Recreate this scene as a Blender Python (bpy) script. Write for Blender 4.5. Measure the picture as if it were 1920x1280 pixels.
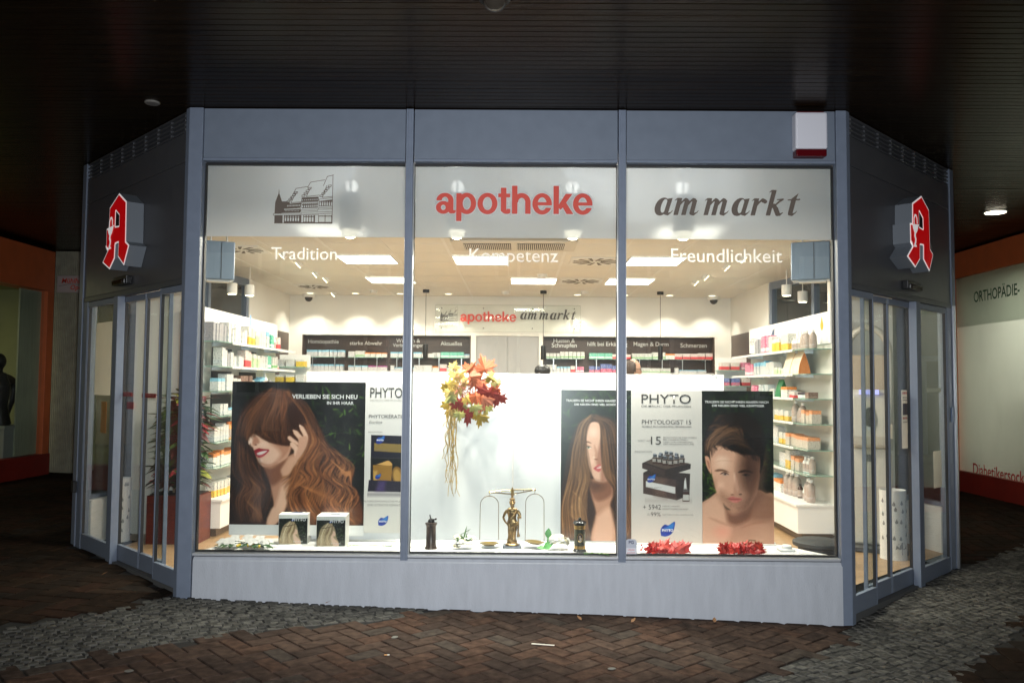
import bpy, math, random
import numpy as np
from mathutils import Vector, Matrix

for _o in list(bpy.data.objects):
    bpy.data.objects.remove(_o)
S = bpy.context.scene
COL = S.collection
rnd = random.Random(7)
PI = math.pi

# ------------------------------------------------------------------ camera
FPX = 1553.82                                   # focal length in pixels of a 1920 px wide picture
EYE = np.array([0.0, -6.2932, 1.6])
YAW, PITCH, ROLL = -.0077, .0524, .0075
_cy, _sy, _cp, _sp = math.cos(YAW), math.sin(YAW), math.cos(PITCH), math.sin(PITCH)
_w = np.array([_sy*_cp, _cy*_cp, _sp]); _r = np.array([_cy, -_sy, 0.0]); _u = np.cross(_r, _w)
_cr, _sr = math.cos(ROLL), math.sin(ROLL)
CR, CU = _cr*_r+_sr*_u, -_sr*_r+_cr*_u
cam = bpy.data.cameras.new('camera'); cam.sensor_width = 36; cam.lens = FPX/1920*36
cam.clip_start = .05; cam.clip_end = 300
camo = bpy.data.objects.new('camera', cam); COL.objects.link(camo)
camo.matrix_world = Matrix(((CR[0], CU[0], -_w[0], EYE[0]), (CR[1], CU[1], -_w[1], EYE[1]), (CR[2], CU[2], -_w[2], EYE[2]), (0, 0, 0, 1)))
S.camera = camo

# ------------------------------------------------------------------ night sky, flash, exposure
world = bpy.data.worlds.new('World'); S.world = world; world.use_nodes = True
_nt = world.node_tree; _bg = _nt.nodes['Background']
_sky = _nt.nodes.new('ShaderNodeTexSky'); _sky.sky_type = 'NISHITA'; _sky.sun_disc = False
_sky.sun_elevation = math.radians(6.0); _sky.sun_rotation = math.radians(200)
_nt.links.new(_sky.outputs[0], _bg.inputs[0]); _bg.inputs[1].default_value = 0.12

def lamp(name, kind, loc, power, color=(1, 1, 1), size=.05, rot=None, spot=None, blend=.4, size_y=None):
    l = bpy.data.lights.new(name, kind); l.energy = power; l.color = color
    if kind == 'AREA':
        l.size = size
        if size_y: l.shape = 'RECTANGLE'; l.size_y = size_y
    else:
        l.shadow_soft_size = size
    if kind == 'SPOT': l.spot_size = spot; l.spot_blend = blend
    o = bpy.data.objects.new(name, l); COL.objects.link(o); o.location = loc
    if rot: o.rotation_euler = rot
    return o
# the flash on the photographer's camera; its reflection shows in the middle pane
_fl = lamp('camera_flash', 'SPOT', (0.02, -6.27, 1.70), 1330, (.93, .96, 1.0), .035, spot=math.radians(98), blend=1.0)
_fl.rotation_euler = Vector((-.01, 1, .0)).to_track_quat('-Z', 'Y').to_euler()

S.view_settings.view_transform = 'Standard'; S.view_settings.look = 'None'
S.view_settings.exposure = 0; S.view_settings.gamma = 1
S.render.engine = 'CYCLES'
S.cycles.use_denoising = True
S.cycles.caustics_reflective = False; S.cycles.caustics_refractive = False
S.cycles.max_bounces = 9; S.cycles.transparent_max_bounces = 16; S.cycles.diffuse_bounces = 4
S.cycles.sample_clamp_indirect = 4

WARM = (1.0, .905, .77); WARM2 = (1.0, .94, .82)

# ------------------------------------------------------------------ pixel rays (to place things at their real depth)
def ray(x, y): return _w+(x-960)/FPX*CR+(640-y)/FPX*CU
def at_y(x, y, Y):
    d = ray(x, y); return Vector(EYE+d*((Y-EYE[1])/d[1]))
def at_z(x, y, z):
    d = ray(x, y); return Vector(EYE+d*((z-EYE[2])/d[2]))
def at_x(x, y, X):
    d = ray(x, y); return Vector(EYE+d*((X-EYE[0])/d[0]))

# ------------------------------------------------------------------ materials
MATS = {}
def mat(name, col=(.5, .5, .5), rough=.5, metal=0, var=0, vscale=8, bump=0, bscale=60, emit=None, estr=0, spec=.5, coat=0, stretch=None, col2=None, ior=None, tint=None):
    if name in MATS: return MATS[name]
    m = bpy.data.materials.new(name); m.use_nodes = True; nt = m.node_tree; N = nt.nodes; L = nt.links
    b = N['Principled BSDF']
    b.inputs['Base Color'].default_value = (*col, 1); b.inputs['Roughness'].default_value = rough
    b.inputs['Metallic'].default_value = metal; b.inputs['Specular IOR Level'].default_value = spec
    if ior: b.inputs['IOR'].default_value = ior
    if tint: b.inputs['Specular Tint'].default_value = (*tint, 1)
    if coat: b.inputs['Coat Weight'].default_value = coat; b.inputs['Coat Roughness'].default_value = .08
    if emit: b.inputs['Emission Color'].default_value = (*emit, 1); b.inputs['Emission Strength'].default_value = estr
    if var or bump or col2:
        tc = N.new('ShaderNodeTexCoord'); mp = N.new('ShaderNodeMapping')
        if stretch: mp.inputs['Scale'].default_value = stretch
        L.new(tc.outputs['Object'], mp.inputs[0])
        if var or col2:
            n = N.new('ShaderNodeTexNoise'); n.inputs['Scale'].default_value = vscale; n.inputs['Detail'].default_value = 6
            L.new(mp.outputs[0], n.inputs[0])
            r = N.new('ShaderNodeValToRGB'); r.color_ramp.elements[0].position = .3; r.color_ramp.elements[1].position = .7
            c2 = col2 or tuple(min(1, c*(1+var)) for c in col); c1 = col if col2 else tuple(c*(1-var) for c in col)
            r.color_ramp.elements[0].color = (*c1, 1); r.color_ramp.elements[1].color = (*c2, 1)
            L.new(n.outputs[0], r.inputs[0]); L.new(r.outputs[0], b.inputs['Base Color'])
            if var:
                mr = N.new('ShaderNodeMapRange'); mr.inputs[3].default_value = max(.02, rough-.08); mr.inputs[4].default_value = min(1, rough+.08)
                L.new(n.outputs[0], mr.inputs[0]); L.new(mr.outputs[0], b.inputs['Roughness'])
        if bump:
            n2 = N.new('ShaderNodeTexNoise'); n2.inputs['Scale'].default_value = bscale; n2.inputs['Detail'].default_value = 4
            L.new(mp.outputs[0], n2.inputs[0])
            bp = N.new('ShaderNodeBump'); bp.inputs['Strength'].default_value = bump; bp.inputs['Distance'].default_value = .01
            L.new(n2.outputs[0], bp.inputs['Height']); L.new(bp.outputs[0], b.inputs['Normal'])
    MATS[name] = m; return m

def glass_mat(name, tint=(.93, .96, .95), ior=1.45):
    if name in MATS: return MATS[name]
    m = bpy.data.materials.new(name); m.use_nodes = True; nt = m.node_tree; N = nt.nodes; L = nt.links
    N.remove(N['Principled BSDF']); out = N['Material Output']
    t = N.new('ShaderNodeBsdfTransparent'); t.inputs[0].default_value = (*tint, 1)
    g = N.new('ShaderNodeBsdfGlossy'); g.inputs['Roughness'].default_value = 0.0; g.inputs[0].default_value = (.95, .97, 1, 1)
    # Schlick reflectance from the absolute angle, the same on both faces of a pane
    ge = N.new('ShaderNodeNewGeometry'); dp = N.new('ShaderNodeVectorMath'); dp.operation = 'DOT_PRODUCT'; L.new(ge.outputs['Incoming'], dp.inputs[0]); L.new(ge.outputs['Normal'], dp.inputs[1])
    def mth(op, a, b=None, c=None):
        n = N.new('ShaderNodeMath'); n.operation = op
        for i, v in enumerate((a, b, c)):
            if v is None: continue
            if isinstance(v, (int, float)): n.inputs[i].default_value = v
            else: L.new(v, n.inputs[i])
        return n.outputs[0]
    f0 = ((ior-1)/(ior+1))**2
    fr = mth('MULTIPLY_ADD', mth('POWER', mth('SUBTRACT', 1, mth('ABSOLUTE', dp.outputs['Value'])), 5), 1-f0, f0)
    # a thin veil of dust and wipe marks
    tc = N.new('ShaderNodeTexCoord'); mp = N.new('ShaderNodeMapping'); mp.inputs['Scale'].default_value = (1.2, 1.2, .5); L.new(tc.outputs['Object'], mp.inputs[0])
    nz = N.new('ShaderNodeTexNoise'); nz.inputs['Scale'].default_value = 3.2; nz.inputs['Detail'].default_value = 7; L.new(mp.outputs[0], nz.inputs[0])
    dust = mth('MULTIPLY', mth('POWER', nz.outputs[0], 3), .09)
    df = N.new('ShaderNodeBsdfDiffuse'); df.inputs[0].default_value = (.75, .77, .8, 1)
    xd = N.new('ShaderNodeMixShader'); L.new(dust, xd.inputs[0]); L.new(t.outputs[0], xd.inputs[1]); L.new(df.outputs[0], xd.inputs[2])
    x = N.new('ShaderNodeMixShader'); L.new(fr, x.inputs[0]); L.new(xd.outputs[0], x.inputs[1]); L.new(g.outputs[0], x.inputs[2])
    L.new(x.outputs[0], out.inputs[0]); MATS[name] = m; return m

def film_mat(name='frosted_film', col=(.80, .82, .86), trans=.30, rough=.40):
    if name in MATS: return MATS[name]
    m = bpy.data.materials.new(name); m.use_nodes = True; nt = m.node_tree; N = nt.nodes; L = nt.links
    N.remove(N['Principled BSDF']); out = N['Material Output']
    t = N.new('ShaderNodeBsdfTranslucent'); t.inputs[0].default_value = (*col, 1)
    d = N.new('ShaderNodeBsdfDiffuse'); d.inputs[0].default_value = (*col, 1)
    r = N.new('ShaderNodeBsdfRefraction'); r.inputs['IOR'].default_value = 1.18; r.inputs['Roughness'].default_value = rough
    a = N.new('ShaderNodeMixShader'); a.inputs[0].default_value = .45; L.new(t.outputs[0], a.inputs[1]); L.new(d.outputs[0], a.inputs[2])
    b = N.new('ShaderNodeMixShader'); b.inputs[0].default_value = trans; L.new(a.outputs[0], b.inputs[1]); L.new(r.outputs[0], b.inputs[2])
    L.new(b.outputs[0], out.inputs[0]); MATS[name] = m; return m

def emit_mat(name, col, strength):
    if name in MATS: return MATS[name]
    m = bpy.data.materials.new(name); m.use_nodes = True; nt = m.node_tree; N = nt.nodes
    b = N['Principled BSDF']; b.inputs['Base Color'].default_value = (.8, .8, .8, 1)
    b.inputs['Emission Color'].default_value = (*col, 1); b.inputs['Emission Strength'].default_value = strength
    MATS[name] = m; return m

def pack_mat(name, base, accent, style=0, mark=(.15, .15, .2)):
    """printed carton: accent band and rows of small print, laid out on the box's own generated coordinates"""
    if name in MATS: return MATS[name]
    m = bpy.data.materials.new(name); m.use_nodes = True; nt = m.node_tree; N = nt.nodes; L = nt.links
    b = N['Principled BSDF']; b.inputs['Roughness'].default_value = .38
    tc = N.new('ShaderNodeTexCoord'); sp = N.new('ShaderNodeSeparateXYZ'); L.new(tc.outputs['Generated'], sp.inputs[0])
    ramp = N.new('ShaderNodeValToRGB'); cr = ramp.color_ramp; cr.interpolation = 'CONSTANT'
    bands = {0: [(0, base), (.16, accent), (.34, base)], 1: [(0, accent), (.45, base)], 2: [(0, base), (.72, accent)], 3: [(0, accent), (.12, base), (.82, accent)], 4: [(0, base)]}[style]
    cr.elements[0].position = 0; cr.elements[0].color = (*bands[0][1], 1)
    cr.elements[1].position = .999; cr.elements[1].color = (*bands[-1][1], 1)
    for p, c in bands[1:]:
        e = cr.elements.new(p); e.color = (*c, 1)
    L.new(sp.outputs[2], ramp.inputs[0])
    w = N.new('ShaderNodeTexNoise'); w.inputs['Scale'].default_value = 9; w.inputs['Detail'].default_value = 3
    mp = N.new('ShaderNodeMapping'); mp.inputs['Scale'].default_value = (1, 1, 2.2); L.new(tc.outputs['Generated'], mp.inputs[0]); L.new(mp.outputs[0], w.inputs[0])
    th = N.new('ShaderNodeMath'); th.operation = 'GREATER_THAN'; th.inputs[1].default_value = .57; L.new(w.outputs[0], th.inputs[0])
    mx = N.new('ShaderNodeMix'); mx.data_type = 'RGBA'; L.new(th.outputs[0], mx.inputs[0]); L.new(ramp.outputs[0], mx.inputs[6]); mx.inputs[7].default_value = (*mark, 1)
    L.new(mx.outputs[2], b.inputs['Base Color']); MATS[name] = m; return m

def print_mat(name='poster_print', rough=.3):
    if name in MATS: return MATS[name]
    m = bpy.data.materials.new(name); m.use_nodes = True; nt = m.node_tree; N = nt.nodes
    b = N['Principled BSDF']; b.inputs['Roughness'].default_value = rough; b.inputs['Coat Weight'].default_value = .25; b.inputs['Coat Roughness'].default_value = .15
    a = N.new('ShaderNodeAttribute'); a.attribute_name = 'print'
    nt.links.new(a.outputs['Color'], b.inputs['Base Color']); MATS[name] = m; return m

# ------------------------------------------------------------------ mesh builder
class MB:
    def __init__(s): s.v = []; s.f = []; s.m = []; s.s = []
    def add(s, vs, fs, mi=0, sm=False):
        o = len(s.v); s.v += [tuple(v) for v in vs]
        for f in fs: s.f.append([i+o for i in f]); s.m.append(mi); s.s.append(sm)
        return s
    def box(s, x0, x1, y0, y1, z0, z1, mi=0, M=None):
        vs = [Vector((x, y, z)) for z in (z0, z1) for y in (y0, y1) for x in (x0, x1)]
        if M: vs = [M @ v for v in vs]
        return s.add(vs, [(0, 2, 3, 1), (4, 5, 7, 6), (0, 1, 5, 4), (2, 6, 7, 3), (0, 4, 6, 2), (1, 3, 7, 5)], mi)
    def prism(s, pts, a, b, axis='y', mi=0, M=None):
        """polygon extruded along an axis: pts are (x,z) for y, (x,y) for z, (y,z) for x"""
        def P(p, t):
            v = Vector((p[0], t, p[1]) if axis == 'y' else (p[0], p[1], t) if axis == 'z' else (t, p[0], p[1]))
            return M @ v if M else v
        n = len(pts); vs = [P(p, a) for p in pts]+[P(p, b) for p in pts]
        fs = [list(range(n)), list(range(2*n-1, n-1, -1))]+[(i, i+n, (i+1) % n+n, (i+1) % n) for i in range(n)]
        return s.add(vs, fs, mi)
    def quad(s, a, b, c, d, mi=0): return s.add([a, b, c, d], [(0, 1, 2, 3)], mi)
    def tube(s, path, r, n=8, mi=0, closed=False, cap=True):
        path = [Vector(p) for p in path]; k = len(path); rs = r if isinstance(r, (list, tuple)) else [r]*k
        up = Vector((0.123, .31, .94)).normalized(); vs = []; prev = None
        for i, p in enumerate(path):
            a = path[(i-1) % k] if closed or i > 0 else p; b = path[(i+1) % k] if closed or i < k-1 else p
            t = (b-a)
            t = t.normalized() if t.length > 1e-9 else Vector((0, 0, 1))
            if prev is None:
                x = t.cross(up)
                if x.length < .1: x = t.cross(Vector((1, 0, 0)))
                x.normalize()
            else:
                x = (prev-t*prev.dot(t)); x = x.normalized() if x.length > 1e-6 else t.orthogonal().normalized()
            prev = x; y = t.cross(x)
            vs += [p+(x*math.cos(2*PI*j/n)+y*math.sin(2*PI*j/n))*rs[i] for j in range(n)]
        fs = []
        for i in range(k if closed else k-1):
            for j in range(n):
                fs.append((i*n+j, i*n+(j+1) % n, ((i+1) % k)*n+(j+1) % n, ((i+1) % k)*n+j))
        if cap and not closed: fs += [list(range(n-1, -1, -1)), [(k-1)*n+j for j in range(n)]]
        return s.add(vs, fs, mi, True)
    def lathe(s, prof, n=20, c=(0, 0, 0), mi=0, sx=1, sy=1, M=None):
        vs = []
        for r, z in prof:
            for j in range(n):
                v = Vector((c[0]+r*sx*math.cos(2*PI*j/n), c[1]+r*sy*math.sin(2*PI*j/n), c[2]+z)); vs.append(M @ v if M else v)
        k = len(prof); fs = [(i*n+j, i*n+(j+1) % n, (i+1)*n+(j+1) % n, (i+1)*n+j) for i in range(k-1) for j in range(n)]
        fs += [list(range(n-1, -1, -1)), [(k-1)*n+j for j in range(n)]]
        return s.add(vs, fs, mi, True)
    def ball(s, c, r, nu=14, nv=9, mi=0, M=None):
        r = r if isinstance(r, (tuple, list)) else (r, r, r); c = Vector(c)
        vs = [Vector((0, 0, -r[2]))]
        for i in range(1, nv):
            a = -PI/2+PI*i/nv
            vs += [Vector((r[0]*math.cos(a)*math.cos(2*PI*j/nu), r[1]*math.cos(a)*math.sin(2*PI*j/nu), r[2]*math.sin(a))) for j in range(nu)]
        vs.append(Vector((0, 0, r[2]))); fs = [(0, 1+(j+1) % nu, 1+j) for j in range(nu)]
        for i in range(nv-2):
            fs += [(1+i*nu+j, 1+i*nu+(j+1) % nu, 1+(i+1)*nu+(j+1) % nu, 1+(i+1)*nu+j) for j in range(nu)]
        e = len(vs)-1; fs += [(e, 1+(nv-2)*nu+j, 1+(nv-2)*nu+(j+1) % nu) for j in range(nu)]
        vs = [(M @ v if M else v)+c for v in vs]
        return s.add(vs, fs, mi, True)
    def mesh(s, name):
        me = bpy.data.meshes.new(name); me.from_pydata(s.v, [], s.f)
        me.polygons.foreach_set('material_index', s.m); me.polygons.foreach_set('use_smooth', s.s)
        me.update(); return me
    def build(s, name, mats, parent=None, bevel=0, seg=2, sharp=40):
        me = s.mesh(name)
        for m in (mats if isinstance(mats, (list, tuple)) else [mats]): me.materials.append(m)
        if any(s.s): me.set_sharp_from_angle(angle=math.radians(sharp))
        return link(name, me, parent, bevel, seg)
def link(name, me, parent=None, bevel=0, seg=2):
    o = bpy.data.objects.new(name, me); COL.objects.link(o)
    if parent: o.parent = parent
    if bevel:
        b = o.modifiers.new('bevel', 'BEVEL'); b.width = bevel; b.segments = seg; b.limit_method = 'ANGLE'; b.angle_limit = math.radians(35)
    return o
def thing(name, label, cat, loc=(0, 0, 0), rz=0, group=None):
    o = bpy.data.objects.new(name, None); COL.objects.link(o); o.empty_display_size = .1
    o.location = loc; o.rotation_euler = (0, 0, rz); return tag(o, label, cat, group)
def tag(o, label, cat, group=None):
    o['label'] = label; o['category'] = cat
    if group: o['group'] = group
    return o
def struct(o, kind='structure'): o['kind'] = kind; return o
def copy_tree(o, parent=None):
    c = o.copy(); COL.objects.link(c)
    if parent: c.parent = parent
    for ch in [x for x in o.children]: copy_tree(ch, c)
    return c

# ------------------------------------------------------------------ lettering and flat shapes
def text_obj(s, name, m, parent, x=0, z=0, y=0, w=None, h=None, bold=0, align='C', shear=0, ext=.0008, M=None, spacing=1.0, valign='B'):
    """writing in the local XZ plane facing -Y, scaled to a width w and / or an overall height h"""
    cu = bpy.data.curves.new(name, 'FONT'); cu.body = s; cu.size = 1; cu.offset = bold; cu.extrude = 0; cu.resolution_u = 3
    cu.align_x = 'LEFT'; cu.space_character = spacing; cu.shear = shear
    t = bpy.data.objects.new('tmp', cu); COL.objects.link(t)
    me = bpy.data.meshes.new_from_object(t); bpy.data.objects.remove(t); bpy.data.curves.remove(cu)
    n = len(me.vertices); a = np.zeros(n*3); me.vertices.foreach_get('co', a); a = a.reshape(-1, 3)
    x0, x1, y0, y1 = a[:, 0].min(), a[:, 0].max(), a[:, 1].min(), a[:, 1].max()
    sx = w/(x1-x0) if w else None; sy = h/(y1-y0) if h else None
    sx = sx or sy; sy = sy or sx
    X = (a[:, 0]-x0)*sx; Z = (a[:, 1]-(y0 if valign == 'B' else 0))*sy; W = (x1-x0)*sx
    X += x-(W/2 if align == 'C' else W if align == 'R' else 0); Z += z
    b = np.stack([X, np.full(n, y), Z], 1)
    if M: b = np.array([tuple(M @ Vector(p)) for p in b])
    me.vertices.foreach_set('co', b.ravel()); me.materials.clear(); me.materials.append(m); me.update(); me.name = name
    return link(name, me, parent)

def sd_seg(X, Y, a, b, r0, r1=None):
    r1 = r0 if r1 is None else r1
    dx, dy = b[0]-a[0], b[1]-a[1]; t = np.clip(((X-a[0])*dx+(Y-a[1])*dy)/(dx*dx+dy*dy+1e-12), 0, 1)
    return np.hypot(X-a[0]-t*dx, Y-a[1]-t*dy)-(r0+(r1-r0)*t)
def sd_poly(X, Y, pts):
    d = np.full(X.shape, 1e9); ins = np.zeros(X.shape, bool); n = len(pts)
    for i in range(n):
        a, b = pts[i], pts[(i+1) % n]
        d = np.minimum(d, sd_seg(X, Y, a, b, 0))
        c = ((a[1] > Y) != (b[1] > Y)); den = (b[1]-a[1]) if abs(b[1]-a[1]) > 1e-12 else 1e-12
        ins ^= c & (X < (b[0]-a[0])*(Y-a[1])/den+a[0])
    return np.where(ins, -d, d)
def sd_ell(X, Y, cx, cy, rx, ry):
    k = np.hypot((X-cx)/rx, (Y-cy)/ry); return (k-1)*min(rx, ry)
def fill_mesh(fun, x0, x1, y0, y1, nx, ny, M, name):
    """marching-squares fill of {fun<0}; returns a flat mesh mapped by M (x,y)->3D"""
    xs = np.linspace(x0, x1, nx+1); ys = np.linspace(y0, y1, ny+1); X, Y = np.meshgrid(xs, ys); V = fun(X, Y)
    mb = MB()
    for j in range(ny):
        i = 0
        while i < nx:
            q = [(xs[i], ys[j], V[j, i]), (xs[i+1], ys[j], V[j, i+1]), (xs[i+1], ys[j+1], V[j+1, i+1]), (xs[i], ys[j+1], V[j+1, i])]
            neg = [c[2] < 0 for c in q]
            if all(neg):
                k = i
                while k+1 < nx and V[j, k+2] < 0 and V[j+1, k+2] < 0: k += 1
                mb.add([M(xs[i], ys[j]), M(xs[k+1], ys[j]), M(xs[k+1], ys[j+1]), M(xs[i], ys[j+1])], [(0, 1, 2, 3)]); i = k+1; continue
            if any(neg):
                out = []
                for k in range(4):
                    a, b = q[k], q[(k+1) % 4]
                    if a[2] < 0: out.append((a[0], a[1]))
                    if (a[2] < 0) != (b[2] < 0):
                        t = a[2]/(a[2]-b[2]); out.append((a[0]+t*(b[0]-a[0]), a[1]+t*(b[1]-a[1])))
                if len(out) > 2: mb.add([M(*p) for p in out], [tuple(range(len(out)))])
            i += 1
    return mb
def ordinal(n):
    return ['first', 'second', 'third', 'fourth', 'fifth', 'sixth', 'seventh', 'eighth', 'ninth', 'tenth', 'eleventh', 'twelfth', 'thirteenth', 'fourteenth', 'fifteenth', 'sixteenth', 'seventeenth', 'eighteenth', 'nineteenth', 'twentieth', 'twenty-first', 'twenty-second', 'twenty-third', 'twenty-fourth', 'twenty-fifth', 'twenty-sixth', 'twenty-seventh', 'twenty-eighth', 'twenty-ninth', 'thirtieth', 'thirty-first', 'thirty-second'][n]
# ================================================================== ground
XL, XR = -2.543, 2.496
def gz(x, y):
    if x < 2.45: z = -.0318*(x+2.54)
    else: z = -.159+.045*(x-2.45)
    return z+.004*math.sin(1.7*x+.6*y)
WING = 2.42
WLx, WLy = XL-WING*.7097, WING*.7045
WRx, WRy = XR+WING*.7062, WING*.708
FOOT = [(XL, .02), (XR, .02), (WRx, WRy), (WRx, 9), (WLx, 9), (WLx, WLy)]
def inside(p, poly):
    c = False; n = len(poly)
    for i in range(n):
        a, b = poly[i], poly[(i+1) % n]
        if (a[1] > p[1]) != (b[1] > p[1]) and p[0] < (b[0]-a[0])*(p[1]-a[1])/(b[1]-a[1])+a[0]: c = not c
    return c
m_joint = mat('joint_sand', (.005, .0045, .004), .95, var=.35, vscale=30)
mb = MB()
xs = [-60, -30, -16]+[-12+.5*i for i in range(49)]+[16, 30, 60]; ys = [-60, -30, -16]+[-8+.5*i for i in range(45)]+[18, 30, 60]
vs = [(x, y, gz(max(-12, min(12, x)), max(-8, min(14, y)))-.012-(.5 if (WLx+.5 < x < WRx-.5 and 2.4 < y < 8) else 0)) for y in ys for x in xs]
mb.add(vs, [(j*len(xs)+i, j*len(xs)+i+1, (j+1)*len(xs)+i+1, (j+1)*len(xs)+i) for j in range(len(ys)-1) for i in range(len(xs)-1)], 0, True)
struct(mb.build('ground', m_joint))

BAND_L = [(-2.62, -.02), (-2.79, -.36), (-3.3, -.94), (-4.3, -1.9), (-6.5, -3.9), (-6.5, -5.8), (-4.6, -3.25), (-2.83, -1.68), (-2.12, -1.07), (-1.34, -.56), (-.80, -.28), (-.62, -.01), (-2.2, .05)]
BAND_R = [(2.42, -.05), (2.32, -.38), (1.61, -1.10), (1.30, -1.41), (.3, -2.5), (-1, -4.2), (.6, -4.2), (1.6, -2.4), (2.51, -1.38), (3.27, -.57), (3.65, -.18), (5.2, 1.1), (9, 3.6), (9, 4.9), (5.4, 2.66), (4.3, 1.66), (4.0, 1.55), (2.5, .0)]
def in_build(x, y, e=.0):
    return inside((x, y), FOOT)
def bricks(keep, L, W, ang, ox, oy, x0, x1, y0, y1, gap, name, mats, jit=.0016):
    """herringbone: every brick a slightly tilted, chamfered block"""
    mb = MB(); ca, sa = math.cos(ang), math.sin(ang); n = int(max(x1-x0, y1-y0)/W)+4
    for a in range(-n, n):
        for b in range(-n, n):
            for k in (0, 1):
                # 2:1 herringbone cells
                u0, v0 = (a+b*4)*W, a*W
                if abs(u0) > 22 or abs(v0) > 22: continue
                if k == 0: ux, uy, lu, lv = u0, v0, L, W
                else: ux, uy, lu, lv = u0+L, v0-W*1, W, L
                cx, cy = ux+lu/2, uy+lv/2
                wx, wy = ox+ca*cx-sa*cy, oy+sa*cx+ca*cy
                if not (x0 < wx < x1 and y0 < wy < y1) or not keep(wx, wy): continue
                hx, hy = lu/2-gap/2, lv/2-gap/2; c = .004
                tz = rnd.uniform(-jit, jit); tx = rnd.uniform(-.008, .008); ty = rnd.uniform(-.008, .008)
                P = []
                for (sx, sy) in ((-1, -1), (1, -1), (1, 1), (-1, 1)):
                    for d, zz in ((0, -.005), (c, 0)):
                        lx, ly = cx+sx*(hx-d), cy+sy*(hy-d)
                        X, Y = ox+ca*lx-sa*ly, oy+sa*lx+ca*ly
                        P.append((X, Y, gz(X, Y)+tz+zz+tx*sx*hx+ty*sy*hy))
                B = [(x, y, z-.02) for (x, y, z) in P[0::2]]
                mi = rnd.choices(range(len(mats)), [5, 4, 3, 1][:len(mats)])[0]
                vs = B+P[0::2]+P[1::2]
                fs = [(i, (i+1) % 4, 4+(i+1) % 4, 4+i) for i in range(4)]+[(4+i, 4+(i+1) % 4, 8+(i+1) % 4, 8+i) for i in range(4)]+[(8, 9, 10, 11)]
                mb.add(vs, fs, mi)
    return mb.build(name, mats)
def brick_mat(n, c): return mat(n, c, .9, var=.42, vscale=16, bump=.35, bscale=90, spec=.06)
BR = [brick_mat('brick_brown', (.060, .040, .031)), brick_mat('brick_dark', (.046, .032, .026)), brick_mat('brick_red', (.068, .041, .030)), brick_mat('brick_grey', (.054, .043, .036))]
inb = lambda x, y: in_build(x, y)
BR2 = [brick_mat('paver_brown', (.022, .0135, .009)), brick_mat('paver_dark', (.016, .011, .008)), brick_mat('paver_red', (.026, .0135, .009)), brick_mat('paver_grey', (.020, .0155, .0125))]  # darker outer pavers; the flash falloff is also put into their colour
def zone_a(x, y):
    if x < -2.7 and y > 1.02*x+2.486: return False
    if x > 1.9 and y < (x-2.51)*1.07-1.38: return False
    return (-4.5 < x < 4.2 and y < -.9) or (abs(x) < 2.6 and y < .5)
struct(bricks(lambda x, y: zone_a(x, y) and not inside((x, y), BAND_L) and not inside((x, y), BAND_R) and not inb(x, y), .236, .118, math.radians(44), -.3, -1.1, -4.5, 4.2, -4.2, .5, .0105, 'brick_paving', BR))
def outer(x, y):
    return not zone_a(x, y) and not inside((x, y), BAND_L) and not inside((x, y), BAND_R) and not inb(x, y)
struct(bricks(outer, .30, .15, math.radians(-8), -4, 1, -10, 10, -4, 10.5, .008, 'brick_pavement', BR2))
def setts(poly, name, s=.064, ang=0.0):
    mb = MB(); xs = [p[0] for p in poly]; ys = [p[1] for p in poly]; ca, sa = math.cos(ang), math.sin(ang)
    for j in range(-110, 170):
        for i in range(-170, 200):
            px_, py_ = (i+(.5 if j % 2 else 0))*s+rnd.uniform(-.012, .012), j*s*.93+rnd.uniform(-.006, .006)+.03*math.sin(i*s*1.3)
            X, Y = ca*px_-sa*py_, sa*px_+ca*py_
            if not (min(xs) < X < max(xs) and min(ys) < Y < max(ys)) or Y < -4.2 or not inside((X, Y), poly) or inb(X, Y): continue
            h = s/2-rnd.uniform(.003, .006); z = gz(X, Y)+rnd.uniform(-.003, .003)
            a0 = ang+rnd.uniform(-.16, .16); P = []; Q = []
            for (sx, sy) in ((-1, -1), (1, -1), (1, 1), (-1, 1)):
                hx, hy = h*rnd.uniform(.92, 1.04), h*rnd.uniform(.90, 1.02)
                dx, dy = math.cos(a0)*sx*hx-math.sin(a0)*sy*hy, math.sin(a0)*sx*hx+math.cos(a0)*sy*hy
                P.append((X+dx, Y+dy, z-.006)); Q.append((X+dx*.80, Y+dy*.80, z-.002+rnd.uniform(-.001, .001)))
            mb.add([(x, y, zz-.015) for x, y, zz in P]+P+Q, [(k, (k+1) % 4, 4+(k+1) % 4, 4+k) for k in range(4)]+[(4+k, 4+(k+1) % 4, 8+(k+1) % 4, 8+k) for k in range(4)]+[(8, 9, 10, 11)], rnd.choices((0, 1, 2), (5, 3, 2))[0])
            mb.m[-9:-1] = [3]*8
    return struct(mb.build(name, [mat('sett_grey', (.064, .062, .056), .85, var=.5, vscale=22, bump=.28, bscale=60, spec=.12), mat('sett_dark', (.042, .041, .038), .85, var=.5, vscale=22, bump=.28, bscale=60, spec=.12), mat('sett_pale', (.095, .092, .082), .7, var=.4, vscale=25, bump=.28, bscale=60, spec=.12), mat('sett_joint', (.070, .067, .060), .9, var=.85, vscale=10)]))
setts(BAND_L, 'cobble_band', ang=.55)
setts(BAND_R, 'cobble_path', ang=.62)

# ================================================================== arcade ceiling of dark glossy boards
HC = 3.72
m_board = mat('dark_boards', (.0095, .0056, .003), .20, var=.55, vscale=3, stretch=(.25, 6, 1), bump=.12, bscale=30, spec=.35, ior=1.15, tint=(1, .84, .64))
mb = MB(); bw = .0745; y = -7.0
while y < 13.5:
    zz = HC+rnd.uniform(0, .0015); mb.box(-16, 16, y+.004, y+bw-.004, zz, zz+.02, 0)
    y += bw
mb.box(-16, 16, -7.0, 13.5, HC+.022, HC+.05, 1)
struct(mb.build('ceiling', [m_board, mat('ceiling_void', (.004, .004, .004), .9)]))

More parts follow.
